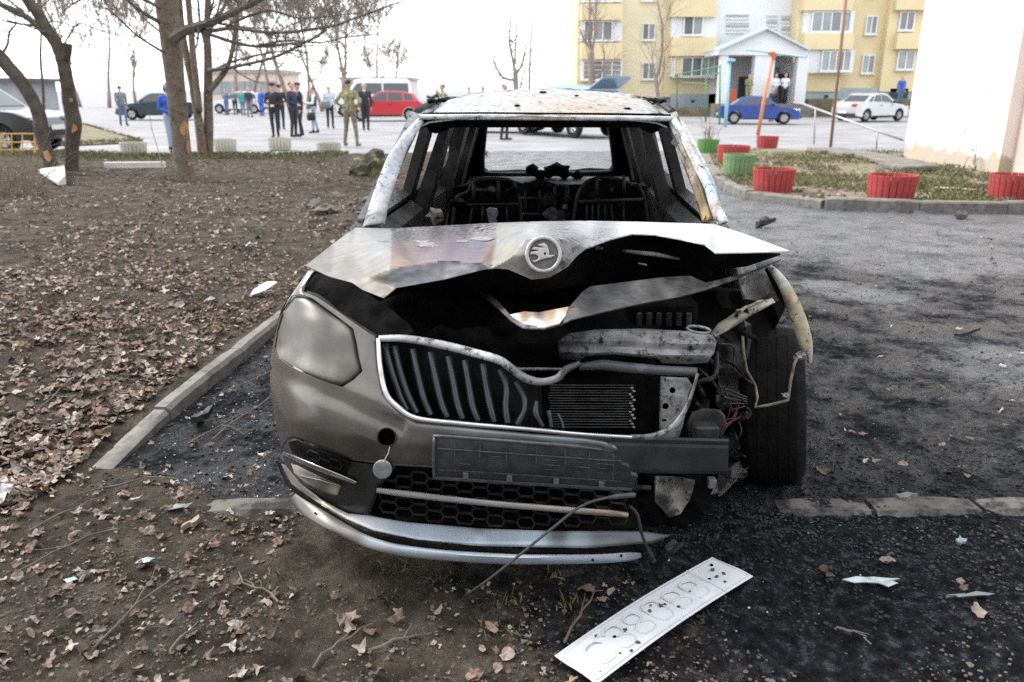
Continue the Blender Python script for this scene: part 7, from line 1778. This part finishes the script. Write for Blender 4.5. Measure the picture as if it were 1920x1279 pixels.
# ================================================================== PARKED CARS
TYR = M('tyre', (0.02, 0.02, 0.02), 0.9, spec=0.2); RIM = M('alloy_rim', (0.45, 0.46, 0.47), 0.35, 0.7); CGL = M('car_glass', (0.035, 0.045, 0.05), 0.06, spec=0.8)
HLG = M('lamp_glass', (0.55, 0.57, 0.58), 0.15); TLG = M('tail_glass', (0.40, 0.02, 0.02), 0.2); TRIM = M('black_trim', (0.02, 0.02, 0.021), 0.6, spec=0.3); PLT = M('plate_white', (0.6, 0.6, 0.58), 0.6)
PROF = {
 'hatch': dict(L=3.95, W=1.70, wb=(-1.28, 1.20), r=0.31, low=[(-1.90, 0.30), (-1.96, 0.50), (-1.93, 0.86), (-1.80, 0.98), (-0.6, 0.95), (0.95, 0.93), (1.45, 0.84), (1.80, 0.68), (1.96, 0.50), (1.95, 0.34), (1.85, 0.24)],
               top=[(-1.82, 0.96), (-1.52, 1.34), (-1.0, 1.46), (-0.2, 1.50), (0.25, 1.44), (1.02, 0.93)], win=[[(-0.95, 1.0), (-0.92, 1.38), (-0.22, 1.42), (-0.20, 0.99)], [(-0.14, 0.99), (-0.16, 1.42), (0.22, 1.37), (0.80, 0.98)], [(-1.5, 1.02), (-1.38, 1.30), (-1.02, 1.37), (-1.03, 1.01)]]),
 'sedan': dict(L=4.3, W=1.70, wb=(-1.30, 1.25), r=0.31, low=[(-2.05, 0.30), (-2.13, 0.50), (-2.10, 0.86), (-1.95, 0.95), (-1.25, 0.97), (0.85, 0.92), (1.50, 0.84), (1.95, 0.70), (2.12, 0.52), (2.10, 0.34), (2.0, 0.24)],
               top=[(-1.45, 0.96), (-0.92, 1.34), (-0.5, 1.42), (0.05, 1.42), (0.30, 1.36), (0.95, 0.93)], win=[[(-0.86, 1.0), (-0.62, 1.33), (-0.26, 1.36), (-0.24, 0.99)], [(-0.18, 0.99), (-0.20, 1.36), (0.22, 1.31), (0.72, 0.97)], [(-1.25, 1.01), (-0.92, 1.26), (-0.74, 1.29), (-0.94, 1.0)]]),
 'suv': dict(L=4.6, W=1.85, wb=(-1.40, 1.35), r=0.36, low=[(-2.15, 0.40), (-2.25, 0.60), (-2.20, 1.0), (-2.10, 1.14), (-0.5, 1.12), (1.0, 1.10), (1.75, 1.02), (2.10, 0.88), (2.25, 0.66), (2.22, 0.45), (2.1, 0.34)],
             top=[(-2.10, 1.12), (-1.95, 1.60), (-1.6, 1.72), (-0.4, 1.76), (0.1, 1.70), (0.95, 1.10)], win=[[(-0.95, 1.17), (-0.95, 1.62), (-0.22, 1.64), (-0.20, 1.16)], [(-0.14, 1.16), (-0.15, 1.64), (0.1, 1.60), (0.70, 1.14)], [(-1.90, 1.18), (-1.82, 1.56), (-1.03, 1.61), (-1.03, 1.17)]]),
 'van': dict(L=5.3, W=2.0, wb=(-1.6, 1.75), r=0.34, low=[(-2.55, 0.35), (-2.62, 0.60), (-2.62, 1.15), (-2.60, 1.25), (-0.5, 1.25), (1.55, 1.22), (2.1, 1.12), (2.50, 0.95), (2.65, 0.65), (2.62, 0.40), (2.5, 0.30)],
             top=[(-2.60, 1.24), (-2.55, 2.1), (-2.3, 2.3), (0.3, 2.32), (0.9, 2.2), (1.65, 1.22)], win=[[(-0.7, 1.35), (-0.7, 2.0), (0.35, 2.0), (0.35, 1.33)], [(0.45, 1.32), (0.45, 2.0), (0.85, 1.98), (1.40, 1.28)], [(-2.4, 1.35), (-2.38, 2.0), (-0.8, 2.0), (-0.8, 1.35)]])}
def make_car(kind, paint, loc, rz, label, name='parked_car', hatch_open=False, group='cars parked round the courtyard', scale=1.0):
    d = PROF[kind]; W = d['W'] / 2; e = empty(name, loc, label, 'car', group, rz); e.scale = (scale,) * 3
    sill = d['low'][-1][1]; bot = []
    for cx_ in (d['wb'][1], d['wb'][0]):
        R_ = d['r'] + 0.06
        for k in range(9):
            a = math.pi * k / 8; z = d['r'] + R_ * math.sin(a)
            bot.append((cx_ + R_ * math.cos(a), max(sill, z) if 0 < k < 8 else sill))
    prof = d['low'] + bot
    def loft(mb, prof, ys, sc):
        rings = []
        cx_ = sum(p[0] for p in prof) / len(prof); cz = sum(p[1] for p in prof) / len(prof)
        for y, s in zip(ys, sc): rings.append([Vector((cx_ + (p[0] - cx_) * s(p)[0], y * s(p)[1], cz + (p[1] - cz) * s(p)[2])) for p in prof])
        n = len(prof); vv = [v for r_ in rings for v in r_]
        ff = [(i * n + k, i * n + (k + 1) % n, (i + 1) * n + (k + 1) % n, (i + 1) * n + k) for i in range(len(rings) - 1) for k in range(n)]
        mb.add(vv, ff)
        for ri in (0, len(rings) - 1):          # side faces
            poly = rings[ri]; v2, e2, f2, *_ = delaunay_2d_cdt([Vector((p.x, p.z)) for p in poly], [(k, (k + 1) % n) for k in range(n)], [], 1, 1e-5)
            if len(v2) == n: mb.add(poly, [tuple(f) for f in f2])
            else: mb.add(poly, [tuple(range(n))])
    xm = d['L'] / 2
    def s_(k): return lambda p: ((1 - k), 1 - 0.10 * max(0, (abs(p[0]) / xm - 0.72) / 0.28) ** 2, 1 - k * 0.6)
    mb = local(MB()); loft(mb, prof, (-W, -W * 0.97, -W * 0.8, W * 0.8, W * 0.97, W), (s_(0.025), s_(0.006), s_(0.0), s_(0.0), s_(0.006), s_(0.025)))
    zb = d['top'][0][1]; zt = max(p[1] for p in d['top'])
    def yk(z): return 0.955 - 0.17 * max(0, (z - zb) / (zt - zb))
    def t_(k): return lambda p: (1 - k, yk(p[1]), 1 - k)
    loft(mb, d['top'], (-W, -W * 0.93, -W * 0.5, W * 0.5, W * 0.93, W), (t_(0.02), t_(0.004), t_(0.0), t_(0.0), t_(0.004), t_(0.02)))
    body = mb.build('body', paint, e, smooth=True, angle=32)
    for sd in (-1, 1):
        for w in d['win']:
            m_ = local(MB()); q = [Vector((x, sd * (W * yk(z) + 0.012), z)) for x, z in w]; m_.hexa(q + [p + Vector((0, -sd * 0.03, 0)) for p in q]); m_.build('side_window', CGL, e)
        m_ = local(MB()); m_.bevbox((0.62, sd * (W + 0.07), d['top'][-1][1] + 0.06), (0.13, 0.16, 0.11), 0.03); m_.build('mirror', TRIM, e)
        m_ = local(MB()); q = d['low'][-4]; m_.bevbox((q[0] - 0.03, sd * W * 0.70, q[1] + 0.0), (0.24, W * 0.38, 0.13), 0.03); m_.build('headlight', HLG, e)
        q = d['low'][2]; m_ = local(MB()); m_.bevbox((q[0] + 0.05, sd * W * 0.74, q[1] - 0.04), (0.16, W * 0.36, 0.16), 0.03); m_.build('tail_light', TLG, e)
        for x in (-0.30, 0.55):
            m_ = local(MB()); m_.bevbox((x, sd * (W + 0.008), zb - 0.14), (0.15, 0.03, 0.03), 0.008); m_.build('door_handle', TRIM, e)
        m_ = local(MB()); m_.box((0.0, sd * (W - 0.004), sill + 0.03), (d['wb'][1] - d['wb'][0] - 2 * d['r'] - 0.2, 0.03, 0.07)); m_.build('sill_trim', TRIM, e)
        for x in d['wb']:
            we = bpy.data.objects.new('wheel', None); COL.objects.link(we); we.parent = e; we.location = (x, sd * (W - 0.11), d['r']); Rm = Matrix.Rotation(R(90) * (-sd), 3, 'X')
            m_ = local(MB()); m_.lathe([(0.19, 0.09), (d['r'] - 0.03, 0.10), (d['r'], 0.07), (d['r'], -0.07), (d['r'] - 0.03, -0.10), (0.19, -0.09)], (0, 0, 0), Rm, 26, closed=True); m_.build('tyre', TYR, we, smooth=True, angle=40)
            m_ = local(MB())
            m_.lathe([(0.205, 0.085), (0.19, 0.09), (0.18, 0.05), (0.05, 0.045), (0.04, 0.07), (0.0, 0.07)], (0, 0, 0), Rm, 24)
            for k in range(5):
                a = 2 * math.pi * k / 5; m_.tube([Rm @ Vector((0.03 * math.cos(a), 0.03 * math.sin(a), 0.075)), Rm @ Vector((0.19 * math.cos(a), 0.19 * math.sin(a), 0.085))], 0.022, 5)
            m_.build('rim', RIM, we, smooth=True, angle=40)
    # windscreen and rear window
    for a, b_, nm in ((d['top'][-1], d['top'][-2], 'windscreen'), (d['top'][0], d['top'][1], 'rear_window')):
        sgn = 1 if nm == 'windscreen' else -1; m_ = local(MB())
        A0, B0 = 0.10, 0.90; p0 = (a[0] + (b_[0] - a[0]) * A0, a[1] + (b_[1] - a[1]) * A0); p1 = (a[0] + (b_[0] - a[0]) * B0, a[1] + (b_[1] - a[1]) * B0)
        nx2, nz2 = -(p1[1] - p0[1]), (p1[0] - p0[0]); ln = math.hypot(nx2, nz2); nx2, nz2 = nx2 / ln, nz2 / ln
        if nx2 * sgn < 0: nx2, nz2 = -nx2, -nz2
        q = [Vector((x + nx2 * 0.012, sd * W * yk(z) * 0.86, z + nz2 * 0.012)) for (x, z) in (p0, p1) for sd in ((-1, 1) if (x, z) == p0 else (1, -1))]
        m_.hexa(q + [v - Vector((nx2 * 0.03, 0, nz2 * 0.03)) for v in q]); m_.build(nm, CGL, e)
    for sgn, q in ((1, d['low'][-3]), (-1, d['low'][1])):
        m_ = local(MB()); m_.bevbox((q[0] + sgn * 0.015, 0, q[1] - 0.02), (0.03, 0.52, 0.12), 0.005); m_.build('number_plate', PLT, e)
        m_ = local(MB()); m_.bevbox((q[0] - sgn * 0.02, 0, q[1] - 0.15), (0.10, d['W'] * 0.86, 0.14), 0.03); m_.build('bumper_trim', TRIM, e)
    if hatch_open:
        m_ = local(MB()); a = d['top'][1]; m_.hexa([Vector((a[0], -W * 0.75, a[1])), Vector((a[0], W * 0.75, a[1])), Vector((a[0] - 0.6, W * 0.75, a[1] + 0.34)), Vector((a[0] - 0.6, -W * 0.75, a[1] + 0.34)), Vector((a[0], -W * 0.75, a[1] + 0.06)), Vector((a[0], W * 0.75, a[1] + 0.06)), Vector((a[0] - 0.62, W * 0.72, a[1] + 0.40)), Vector((a[0] - 0.62, -W * 0.72, a[1] + 0.40))]); m_.build('open_hatch', paint, e)
    return e
def paintm(name, c, metal=0.2): return M(name, c, 0.3, metal, coat=0.8)
make_car('hatch', paintm('red_car_paint', (0.50, 0.03, 0.045)), (P(722, 222, 45.5).x, 45.5, 0), R(188), 'red hatchback parked side-on behind the camouflaged man', scale=1.04)
make_car('sedan', paintm('blue_car_paint', (0.02, 0.06, 0.28)), (P(1420, 230, 41).x, 41, 0), R(-10), 'blue sedan parked side-on before the entrance porch', scale=0.92)
make_car('sedan', paintm('silver_car_paint', (0.52, 0.53, 0.54), 0.4), (P(1638, 224, 44).x, 44.5, 0), R(28), 'silver sedan seen from behind, right of the rusty pole')
make_car('sedan', paintm('pale_blue_car_paint', (0.42, 0.50, 0.56), 0.3), (P(1578, 215, 55).x, 55.0 - 3.5, 0), R(34), 'pale blue car half hidden behind the silver sedan')
make_car('sedan', paintm('dark_teal_paint', (0.02, 0.035, 0.05)), (P(300, 222, 47).x, 47, 0), R(187), 'dark sedan parked side-on behind the scarred trunk')
make_car('suv', paintm('black_car_paint', (0.012, 0.013, 0.015)), (P(35, 280, 20.6).x - 1.75, 21.9, 0), R(-6), 'black car at the left edge behind the yellow fence')
make_car('van', paintm('white_van_paint', (0.66, 0.67, 0.68), 0), (P(690, 215, 53).x, 54, 0), R(195), 'white minibus behind the red hatchback', 'minibus')
make_car('suv', paintm('steel_blue_paint', (0.22, 0.34, 0.45), 0.3), (P(1062, 240, 29.5).x, 30.2, 0), R(128), 'blue off-roader with its tailgate raised, behind the burnt car', hatch_open=True)
make_car('sedan', paintm('graphite_paint', (0.03, 0.03, 0.033)), (P(945, 240, 33).x, 33, 0), R(170), 'dark car seen low through the burnt rear window')
make_car('hatch', paintm('white_car_paint', (0.62, 0.63, 0.64), 0), (P(450, 210, 60).x, 60, 0), R(180), 'white car far off behind the bystanders at the left')
# ================================================================== PEOPLE
def tapered(mb, a, b, ra, rb, seg=8):
    a, b = Vector(a), Vector(b); d = b - a; L = d.length
    if L < 1e-6: d = Vector((0, 0, 1)); L = 1e-6
    d.normalize(); pts, rad = [], []
    for k in range(4): t = math.pi / 2 * (k / 4); pts.append(a - d * ra * math.cos(t)); rad.append(max(1e-3, ra * math.sin(t)))
    pts += [a, b]; rad += [ra, rb]
    for k in range(1, 5): t = math.pi / 2 * (k / 4); pts.append(b + d * rb * math.sin(t)); rad.append(max(1e-3, rb * math.cos(t)))
    mb.tube(pts, rad, seg)
SKIN = M('skin', (0.50, 0.31, 0.23), 0.6)
HAIRD = M('dark_hair', (0.03, 0.024, 0.02), 0.7); HAIRB = M('brown_hair', (0.10, 0.06, 0.04), 0.7); HAIRR = M('auburn_hair', (0.22, 0.08, 0.045), 0.7)
BLKU = M('black_uniform', (0.018, 0.019, 0.024), 0.8, c2=(0.028, 0.03, 0.036), scale=10); NAVY = M('navy_jacket', (0.025, 0.032, 0.07), 0.8); SHOE = M('black_shoe', (0.012, 0.012, 0.012), 0.5)
JEAN = M('pale_jeans', (0.28, 0.36, 0.46), 0.85); JEAD = M('blue_jeans', (0.10, 0.15, 0.25), 0.85); WSH = M('white_shirt', (0.66, 0.67, 0.68), 0.8); BLUJ = M('bright_blue_jacket', (0.02, 0.09, 0.42), 0.7); GREYJ = M('grey_jacket', (0.16, 0.17, 0.18), 0.8); LBSH = M('pale_blue_shirt', (0.42, 0.50, 0.56), 0.8)
def camo():
    m, n, l, b = mk('camouflage')
    t = noise_node(n, l, 11, 3, 0.5, dist=0.6); t2 = noise_node(n, l, 17, 3, 0.5, dist=0.8)
    c = ramp(n, l, t.outputs['Fac'], [(0.40, (0.17, 0.17, 0.075)), (0.44, (0.30, 0.28, 0.15)), (0.56, (0.30, 0.28, 0.15)), (0.60, (0.13, 0.10, 0.06))]).outputs[0]
    c = mixc(n, l, c, (0.09, 0.12, 0.05), ramp(n, l, t2.outputs['Fac'], [(0.56, 0.0), (0.59, 1.0)]).outputs[0]); l.new(c, b.inputs['Base Color']); b.inputs['Roughness'].default_value = 0.9
    return m
CAMO = camo(); CAMOT = M('camo_trousers', (0.20, 0.165, 0.12), 0.9, c2=(0.13, 0.10, 0.07), scale=12, lo=0.45, hi=0.55, c3=(0.26, 0.23, 0.16), scale3=14, lo3=0.56, hi3=0.6); BOOT = M('tan_boot', (0.17, 0.12, 0.085), 0.8)
def person(loc, h, rz, top, legs, shoe, label, arms='down', stance=0.10, stride=0.0, hair=HAIRD, cap=None, sleeve=None, lean=0.0, turn=0.0, voxel=0.014, group=None, coat=False, bag=None, collar=None, vest=None):
    """facing -Y before rz; one continuous body"""
    prim = []                                    # (a, b, ra, rb, material)
    k = h / 1.78
    def add(a, b, ra, rb, m): prim.append((Vector(a) * k, Vector(b) * k, ra * k, rb * k, m))
    hipz, knz, anz = 0.93, 0.50, 0.085
    for s, st in ((-1, stride), (1, -stride)):
        hx = s * 0.095; fx = s * stance
        add((hx, 0, hipz), (hx + (fx - hx) * 0.5, st * 0.5 - 0.02, knz), 0.098, 0.066, legs)
        add((hx + (fx - hx) * 0.5, st * 0.5 - 0.02, knz), (fx, st + 0.02, anz + 0.06), 0.065, 0.050, legs)
        add((fx, st + 0.02, anz + 0.05), (fx, st + 0.03, 0.05), 0.052, 0.048, shoe)
        add((fx, st + 0.04, 0.045), (fx + s * 0.02, st - 0.15, 0.038), 0.046, 0.036, shoe)
    L = lean
    add((-0.07, 0, 0.95), (0.07, 0, 0.95), 0.115, 0.115, legs if not coat else top)
    add((0, 0, 0.98), (0, -L * 0.3, 1.15), 0.135, 0.132, top); add((-0.06, -L * 0.3, 1.10), (0.06, -L * 0.3, 1.10), 0.115, 0.115, top)
    add((-0.085, -L * 0.7, 1.33), (0.085, -L * 0.7, 1.33), 0.122, 0.122, vest or top); add((0, -L * 0.4, 1.15), (0, -L * 0.7, 1.32), 0.14, 0.15, vest or top)
    add((-0.15, -L, 1.43), (0.15, -L, 1.43), 0.068, 0.068, top); add((0, -L, 1.45), (0, -L - 0.01, 1.53), 0.062, 0.055, collar or SKIN)
    hc = Vector((0, -L - 0.02, 1.655))
    add(hc + Vector((0, 0.012, 0.02)), hc + Vector((0, 0.0, 0.03)), 0.092, 0.090, SKIN); add(hc + Vector((0, -0.02, -0.05)), hc + Vector((0, -0.045, -0.075)), 0.066, 0.048, SKIN)
    add(hc + Vector((0, -0.095, 0.0)), hc + Vector((0, -0.112, -0.022)), 0.012, 0.016, SKIN)
    for s in (-1, 1): add(hc + Vector((s * 0.086, 0.01, 0.01)), hc + Vector((s * 0.09, 0.015, -0.02)), 0.018, 0.014, SKIN)
    sl = sleeve or top
    for s in (-1, 1):
        sh = Vector((s * 0.195, -L, 1.42))
        if arms == 'down': el, ha = Vector((s * 0.245, 0.03 - L * 0.6, 1.13)), Vector((s * 0.25, -0.05 - L * 0.5, 0.88))
        elif arms == 'front': el, ha = Vector((s * 0.26, 0.0 - L, 1.15)), Vector((s * 0.05, -0.20 - L, 1.06))
        elif arms == 'hips': el, ha = Vector((s * 0.36, 0.10, 1.19)), Vector((s * 0.17, 0.0, 1.02))
        elif arms == 'behind': el, ha = Vector((s * 0.27, 0.10, 1.15)), Vector((s * 0.05, 0.16, 1.0))
        elif arms == 'hold': el, ha = Vector((s * 0.24, -0.05 - L, 1.14)), Vector((s * 0.12, -0.30 - L, 1.16))
        elif arms == 'face': el, ha = Vector((s * 0.26, -0.10 - L, 1.20)), Vector((s * 0.07, -0.22 - L, 1.52))
        elif arms == 'walk': el, ha = Vector((s * 0.24, s * 0.08, 1.13)), Vector((s * 0.24, s * 0.14 - 0.08, 0.89))
        add(sh, el, 0.062, 0.047, sl); add(el, ha, 0.046, 0.034, sl)
        d = (ha - el).normalized(); pm = ha + d * 0.055; add(ha, pm, 0.030, 0.036, SKIN)
        sd = d.cross(Vector((0, 0, 1)) if abs(d.z) < 0.8 else Vector((0, 1, 0))).normalized()
        for q, (o_, ln) in enumerate(((-0.030, 0.060), (-0.010, 0.072), (0.010, 0.068), (0.030, 0.052))):
            a_ = pm + d * 0.02 + sd * o_; m1 = a_ + d * ln * 0.6; add(a_, m1, 0.0115, 0.0105, SKIN); add(m1, m1 + (d + Vector((0, 0.0, -0.4))).normalized() * ln * 0.5, 0.0105, 0.009, SKIN)
        add(pm - sd * 0.03, pm - sd * 0.058 + d * 0.04, 0.013, 0.010, SKIN)
    mb = MB()
    for a, b, ra, rb, m in prim: tapered(mb, a, b, ra, rb)
    tmp = mb.build('tmp', SKIN); rm = tmp.modifiers.new('r', 'REMESH'); rm.mode = 'VOXEL'; rm.voxel_size = voxel; sm = tmp.modifiers.new('s', 'SMOOTH'); sm.iterations = 3; sm.factor = 0.5
    dg = bpy.context.evaluated_depsgraph_get(); me = bpy.data.meshes.new_from_object(tmp.evaluated_get(dg)); om = tmp.data; bpy.data.objects.remove(tmp); bpy.data.meshes.remove(om)
    # clothing regions of the one body
    mats = []
    for q in prim:
        if q[4] not in mats: mats.append(q[4])
    n = len(me.polygons); c = np.empty(n * 3); me.polygons.foreach_get('center', c); c = c.reshape(n, 3); best = np.full(n, 1e9); idx = np.zeros(n, int)
    for a, b, ra, rb, m in prim:
        a_, b_ = np.array(a), np.array(b); ab = b_ - a_; L2 = max(1e-12, ab @ ab); t = np.clip(((c - a_) @ ab) / L2, 0, 1); dd = np.linalg.norm(c - (a_ + t[:, None] * ab), axis=1) - (ra + (rb - ra) * t)
        u = dd < best; best[u] = dd[u]; idx[u] = mats.index(m)
    me.materials.clear()
    for m in mats: me.materials.append(m)
    me.polygons.foreach_set('material_index', idx.astype(np.int32)); me.polygons.foreach_set('use_smooth', [True] * n); me.update()
    o = bpy.data.objects.new('person', me); COL.objects.link(o); o.location = loc; o.rotation_euler = (0, 0, rz); set_props(o, label, 'person', group)
    def child(nm, m_, mat, smooth=True):
        m_.v = [tuple(Vector(v) * k) for v in m_.v]; q = local(m_).build(nm, mat, o, smooth=smooth, angle=50); return q
    if hair is not None:
        m_ = MB(); m_.blob(hc + Vector((0, 0.028, 0.045)), (0.093, 0.092, 0.084), 3, 2, 0.06); child('hair', m_, hair)
    if cap == 'peaked':
        m_ = MB(); m_.lathe([(0.0, 0.115), (0.10, 0.115), (0.135, 0.095), (0.135, 0.085), (0.098, 0.065), (0.098, 0.03), (0.0, 0.03)], hc + Vector((0, 0.005, 0.01)), Matrix.Rotation(R(-8), 3, 'X'), 18)
        q = child('cap', m_, BLKU); m_ = MB(); m_.box(hc + Vector((0, -0.115, 0.045)), (0.15, 0.07, 0.012), Matrix.Rotation(R(20), 3, 'X')); m_.v = [tuple(Vector(v) * k) for v in m_.v]; local(m_).build('peak', SHOE, q)
        m_ = MB(); m_.lathe([(0.1, 0.02), (0.1, 0.0)], hc + Vector((0, 0.005, 0.045)), Matrix.Rotation(R(-8), 3, 'X'), 18); m_.v = [tuple(Vector(v) * k) for v in m_.v]; local(m_).build('band', M('red_band', (0.35, 0.03, 0.03), 0.7), q)
    if cap == 'flat':
        m_ = MB(); m_.lathe([(0.0, 0.125), (0.07, 0.12), (0.10, 0.09), (0.103, 0.04), (0.0, 0.04)], hc + Vector((0, 0.01, 0.0)), None, 16); q = child('cap', m_, CAMO)
        m_ = MB(); m_.box(hc + Vector((0, -0.125, 0.055)), (0.14, 0.08, 0.012)); m_.v = [tuple(Vector(v) * k) for v in m_.v]; local(m_).build('peak', CAMO, q)
    if cap == 'beanie':
        m_ = MB(); m_.blob(hc + Vector((0, 0.01, 0.055)), (0.102, 0.105, 0.085), 5, 2, 0.03); child('hat', m_, SHOE)
    if cap == 'hood':
        m_ = MB(); m_.blob(hc + Vector((0, 0.03, 0.015)), (0.115, 0.11, 0.135), 5, 2, 0.05); child('hood', m_, top)
    return o
def stand(px_, D_): return (P(px_, 250, D_).x, D_, 0)
def thing_mesh(mb, name, mat, label, cat, smooth=True): return set_props(mb.build(name, mat, smooth=smooth, angle=50), label, cat)
person(stand(658, 24.0), 1.86, R(168), CAMO, CAMOT, BOOT, 'person in full camouflage seen from behind, hands at the waist', 'hips', 0.20, 0.05, HAIRD, voxel=0.011, collar=CAMO)
person(stand(517, 28.6), 1.80, R(8), BLKU, BLKU, SHOE, 'person in black uniform and peaked cap with hands folded, leftmost of the officers', 'front', 0.08, 0.0, None, 'peaked', group='officers in the courtyard', coat=True)
person(stand(529, 34.5), 1.78, R(20), BLKU, BLKU, SHOE, 'person in black uniform half hidden behind the officer with folded hands', 'front', 0.09, 0.02, None, 'peaked', group='officers in the courtyard')
person(stand(552, 28.8), 1.84, R(75), NAVY, BLKU, SHOE, 'person in navy jacket, bareheaded, side-on before another officer', 'front', 0.08, 0.03, HAIRB, group='officers in the courtyard', coat=True)
person(stand(565, 29.6), 1.82, R(-60), BLKU, BLKU, SHOE, 'person in black uniform and peaked cap facing left, behind the one in navy', 'down', 0.09, 0.05, None, 'peaked', group='officers in the courtyard', coat=True)
wm = person(stand(591, 31.5), 1.70, R(-70), BLKU, JEAN, SHOE, 'person in dark vest with white sleeves and pale jeans', 'hold', 0.09, 0.10, HAIRB, sleeve=WSH, vest=BLKU)
mb = MB(); q = Vector(wm.location); mb.bevbox((q.x - 0.05, q.y - 0.26, 0.62), (0.32, 0.14, 0.30), 0.05); mb.tube([(q.x - 0.15, q.y - 0.26, 0.77), (q.x - 0.05, q.y - 0.24, 1.15), (q.x + 0.05, q.y - 0.26, 0.77)], 0.012, 5); thing_mesh(mb, 'handbag', SHOE, 'black handbag hanging at the side of the person with white sleeves', 'bag')
mb = MB(); q = Vector(wm.location); mb.bevbox((q.x - 0.42, q.y - 0.02, 1.18), (0.22, 0.30, 0.02), 0.004, Matrix.Rotation(R(20), 3, 'Y')); thing_mesh(mb, 'papers', WSH, 'white papers held out by the person with white sleeves', 'papers')
mn = person(stand(621, 35.5), 1.74, R(25), LBSH, BLKU, SHOE, 'person in pale blue top and dark trousers left of the camouflaged man', 'down', 0.09, 0.08, HAIRD)
mb = MB(); q = Vector(mn.location); mb.bevbox((q.x - 0.12, q.y - 0.28, 0.98), (0.42, 0.14, 0.30), 0.05); thing_mesh(mb, 'shoulder_bag', GREYJ, 'grey bag carried by the person in the pale blue top', 'bag')
person(stand(687, 33.5), 1.84, R(15), BLKU, BLKU, SHOE, 'person in black uniform with white collar before the red car', 'walk', 0.08, 0.07, None, collar=WSH, group='officers in the courtyard', coat=True)
person(stand(235, 38.0), 1.76, R(40), GREYJ, JEAD, SHOE, 'person in dark jacket and jeans walking beside the dark sedan', 'walk', 0.10, 0.12, None, 'beanie', voxel=0.018)
person(stand(323, 21.5), 1.72, R(30), BLUJ, JEAN, SHOE, 'person in blue hooded jacket half hidden by the scarred trunk', 'front', 0.08, 0.04, None, 'hood')
ph_ = person(stand(840, 30.5), 1.78, R(-70), CAMO, CAMOT, BOOT, 'person in camouflage cap at the left end of the burnt roof', 'face', 0.10, 0.05, HAIRB, 'flat', lean=0.15)
mb = MB(); q = Vector(ph_.location); mb.bevbox((q.x - 0.42, q.y - 0.05, 1.36), (0.34, 0.12, 0.12), 0.02, Matrix.Rotation(R(-25), 3, 'Y')); mb.lathe([(0, 0), (0.05, 0), (0.05, 0.2), (0, 0.2)], (q.x - 0.55, q.y - 0.05, 1.28), Matrix.Rotation(R(-70), 3, 'Y'), 12); thing_mesh(mb, 'camera', SHOE, 'black camera held by the person in the camouflage cap', 'camera')
person(stand(880, 37.0), 1.74, R(20), LBSH, GREYJ, SHOE, 'person in pale clothes, leftmost head over the burnt roof', 'down', 0.09, 0, HAIRD, voxel=0.018, group='bystanders behind the burnt car')
person(stand(906, 36.0), 1.75, R(30), LBSH, JEAD, SHOE, 'dark-haired person, second head over the burnt roof', 'down', 0.09, 0, HAIRD, voxel=0.018, group='bystanders behind the burnt car')
person(stand(946, 27.0), 1.76, R(60), BLKU, BLKU, SHOE, 'person in black jacket holding a phone to the face over the burnt roof', 'face', 0.09, 0.05, HAIRR, group='bystanders behind the burnt car', collar=SKIN)
person(stand(472, 50.0), 1.74, R(30), NAVY, GREYJ, SHOE, 'person with dark backpack far left of the officers', 'walk', 0.09, 0.1, HAIRD, voxel=0.02, group='far bystanders at the left')
person(stand(495, 53.0), 1.70, R(-20), BLUJ, BLUJ, SHOE, 'person all in blue just left of the officers', 'down', 0.09, 0.0, HAIRD, voxel=0.02, group='far bystanders at the left')
person(stand(430, 55.0), 1.66, R(-20), JEAD, JEAD, SHOE, 'person in blue by the far white car', 'front', 0.09, 0.0, HAIRB, voxel=0.02, group='far bystanders at the left')
person(stand(446, 55.5), 1.70, R(0), GREYJ, BLKU, SHOE, 'person in grey by the far white car', 'front', 0.09, 0.0, HAIRD, voxel=0.02, group='far bystanders at the left')
person(stand(460, 54.0), 1.62, R(40), M('teal_jacket', (0.05, 0.30, 0.26), 0.8), JEAD, SHOE, 'person in teal by the far white car', 'down', 0.09, 0.0, HAIRB, voxel=0.02, group='far bystanders at the left')
def porch(px_, D_, z): q = P(px_, 180, D_); return (q.x, D_, z)
zs = P(1450, 195, 51.5).z
person(porch(1452, 51.9, zs), 1.80, R(10), WSH, JEAD, SHOE, 'person in white shirt and jeans in the entrance porch', 'front', 0.09, 0.0, HAIRD, voxel=0.018, group='people at the entrance porch')
person(porch(1470, 51.9, zs), 1.80, R(-10), WSH, BLKU, SHOE, 'person in white shirt and black trousers in the entrance porch', 'behind', 0.10, 0.0, HAIRD, voxel=0.018, group='people at the entrance porch')
person(stand(1444, 43.5), 1.72, R(-40), BLKU, BLKU, SHOE, 'person in black just left of the two white shirts', 'down', 0.09, 0.05, HAIRD, voxel=0.018, group='people at the entrance porch')
person(porch(1402, 51.9, zs), 1.75, R(20), CAMO, CAMO, BOOT, 'person in camouflage in the left bay of the entrance porch', 'hold', 0.10, 0.0, HAIRB, voxel=0.018, group='people at the entrance porch')
person(porch(1688, 52.5, 0.7), 1.74, R(0), BLUJ, JEAD, SHOE, 'person in blue behind the silver sedan', 'down', 0.09, 0.0, HAIRB, voxel=0.02)
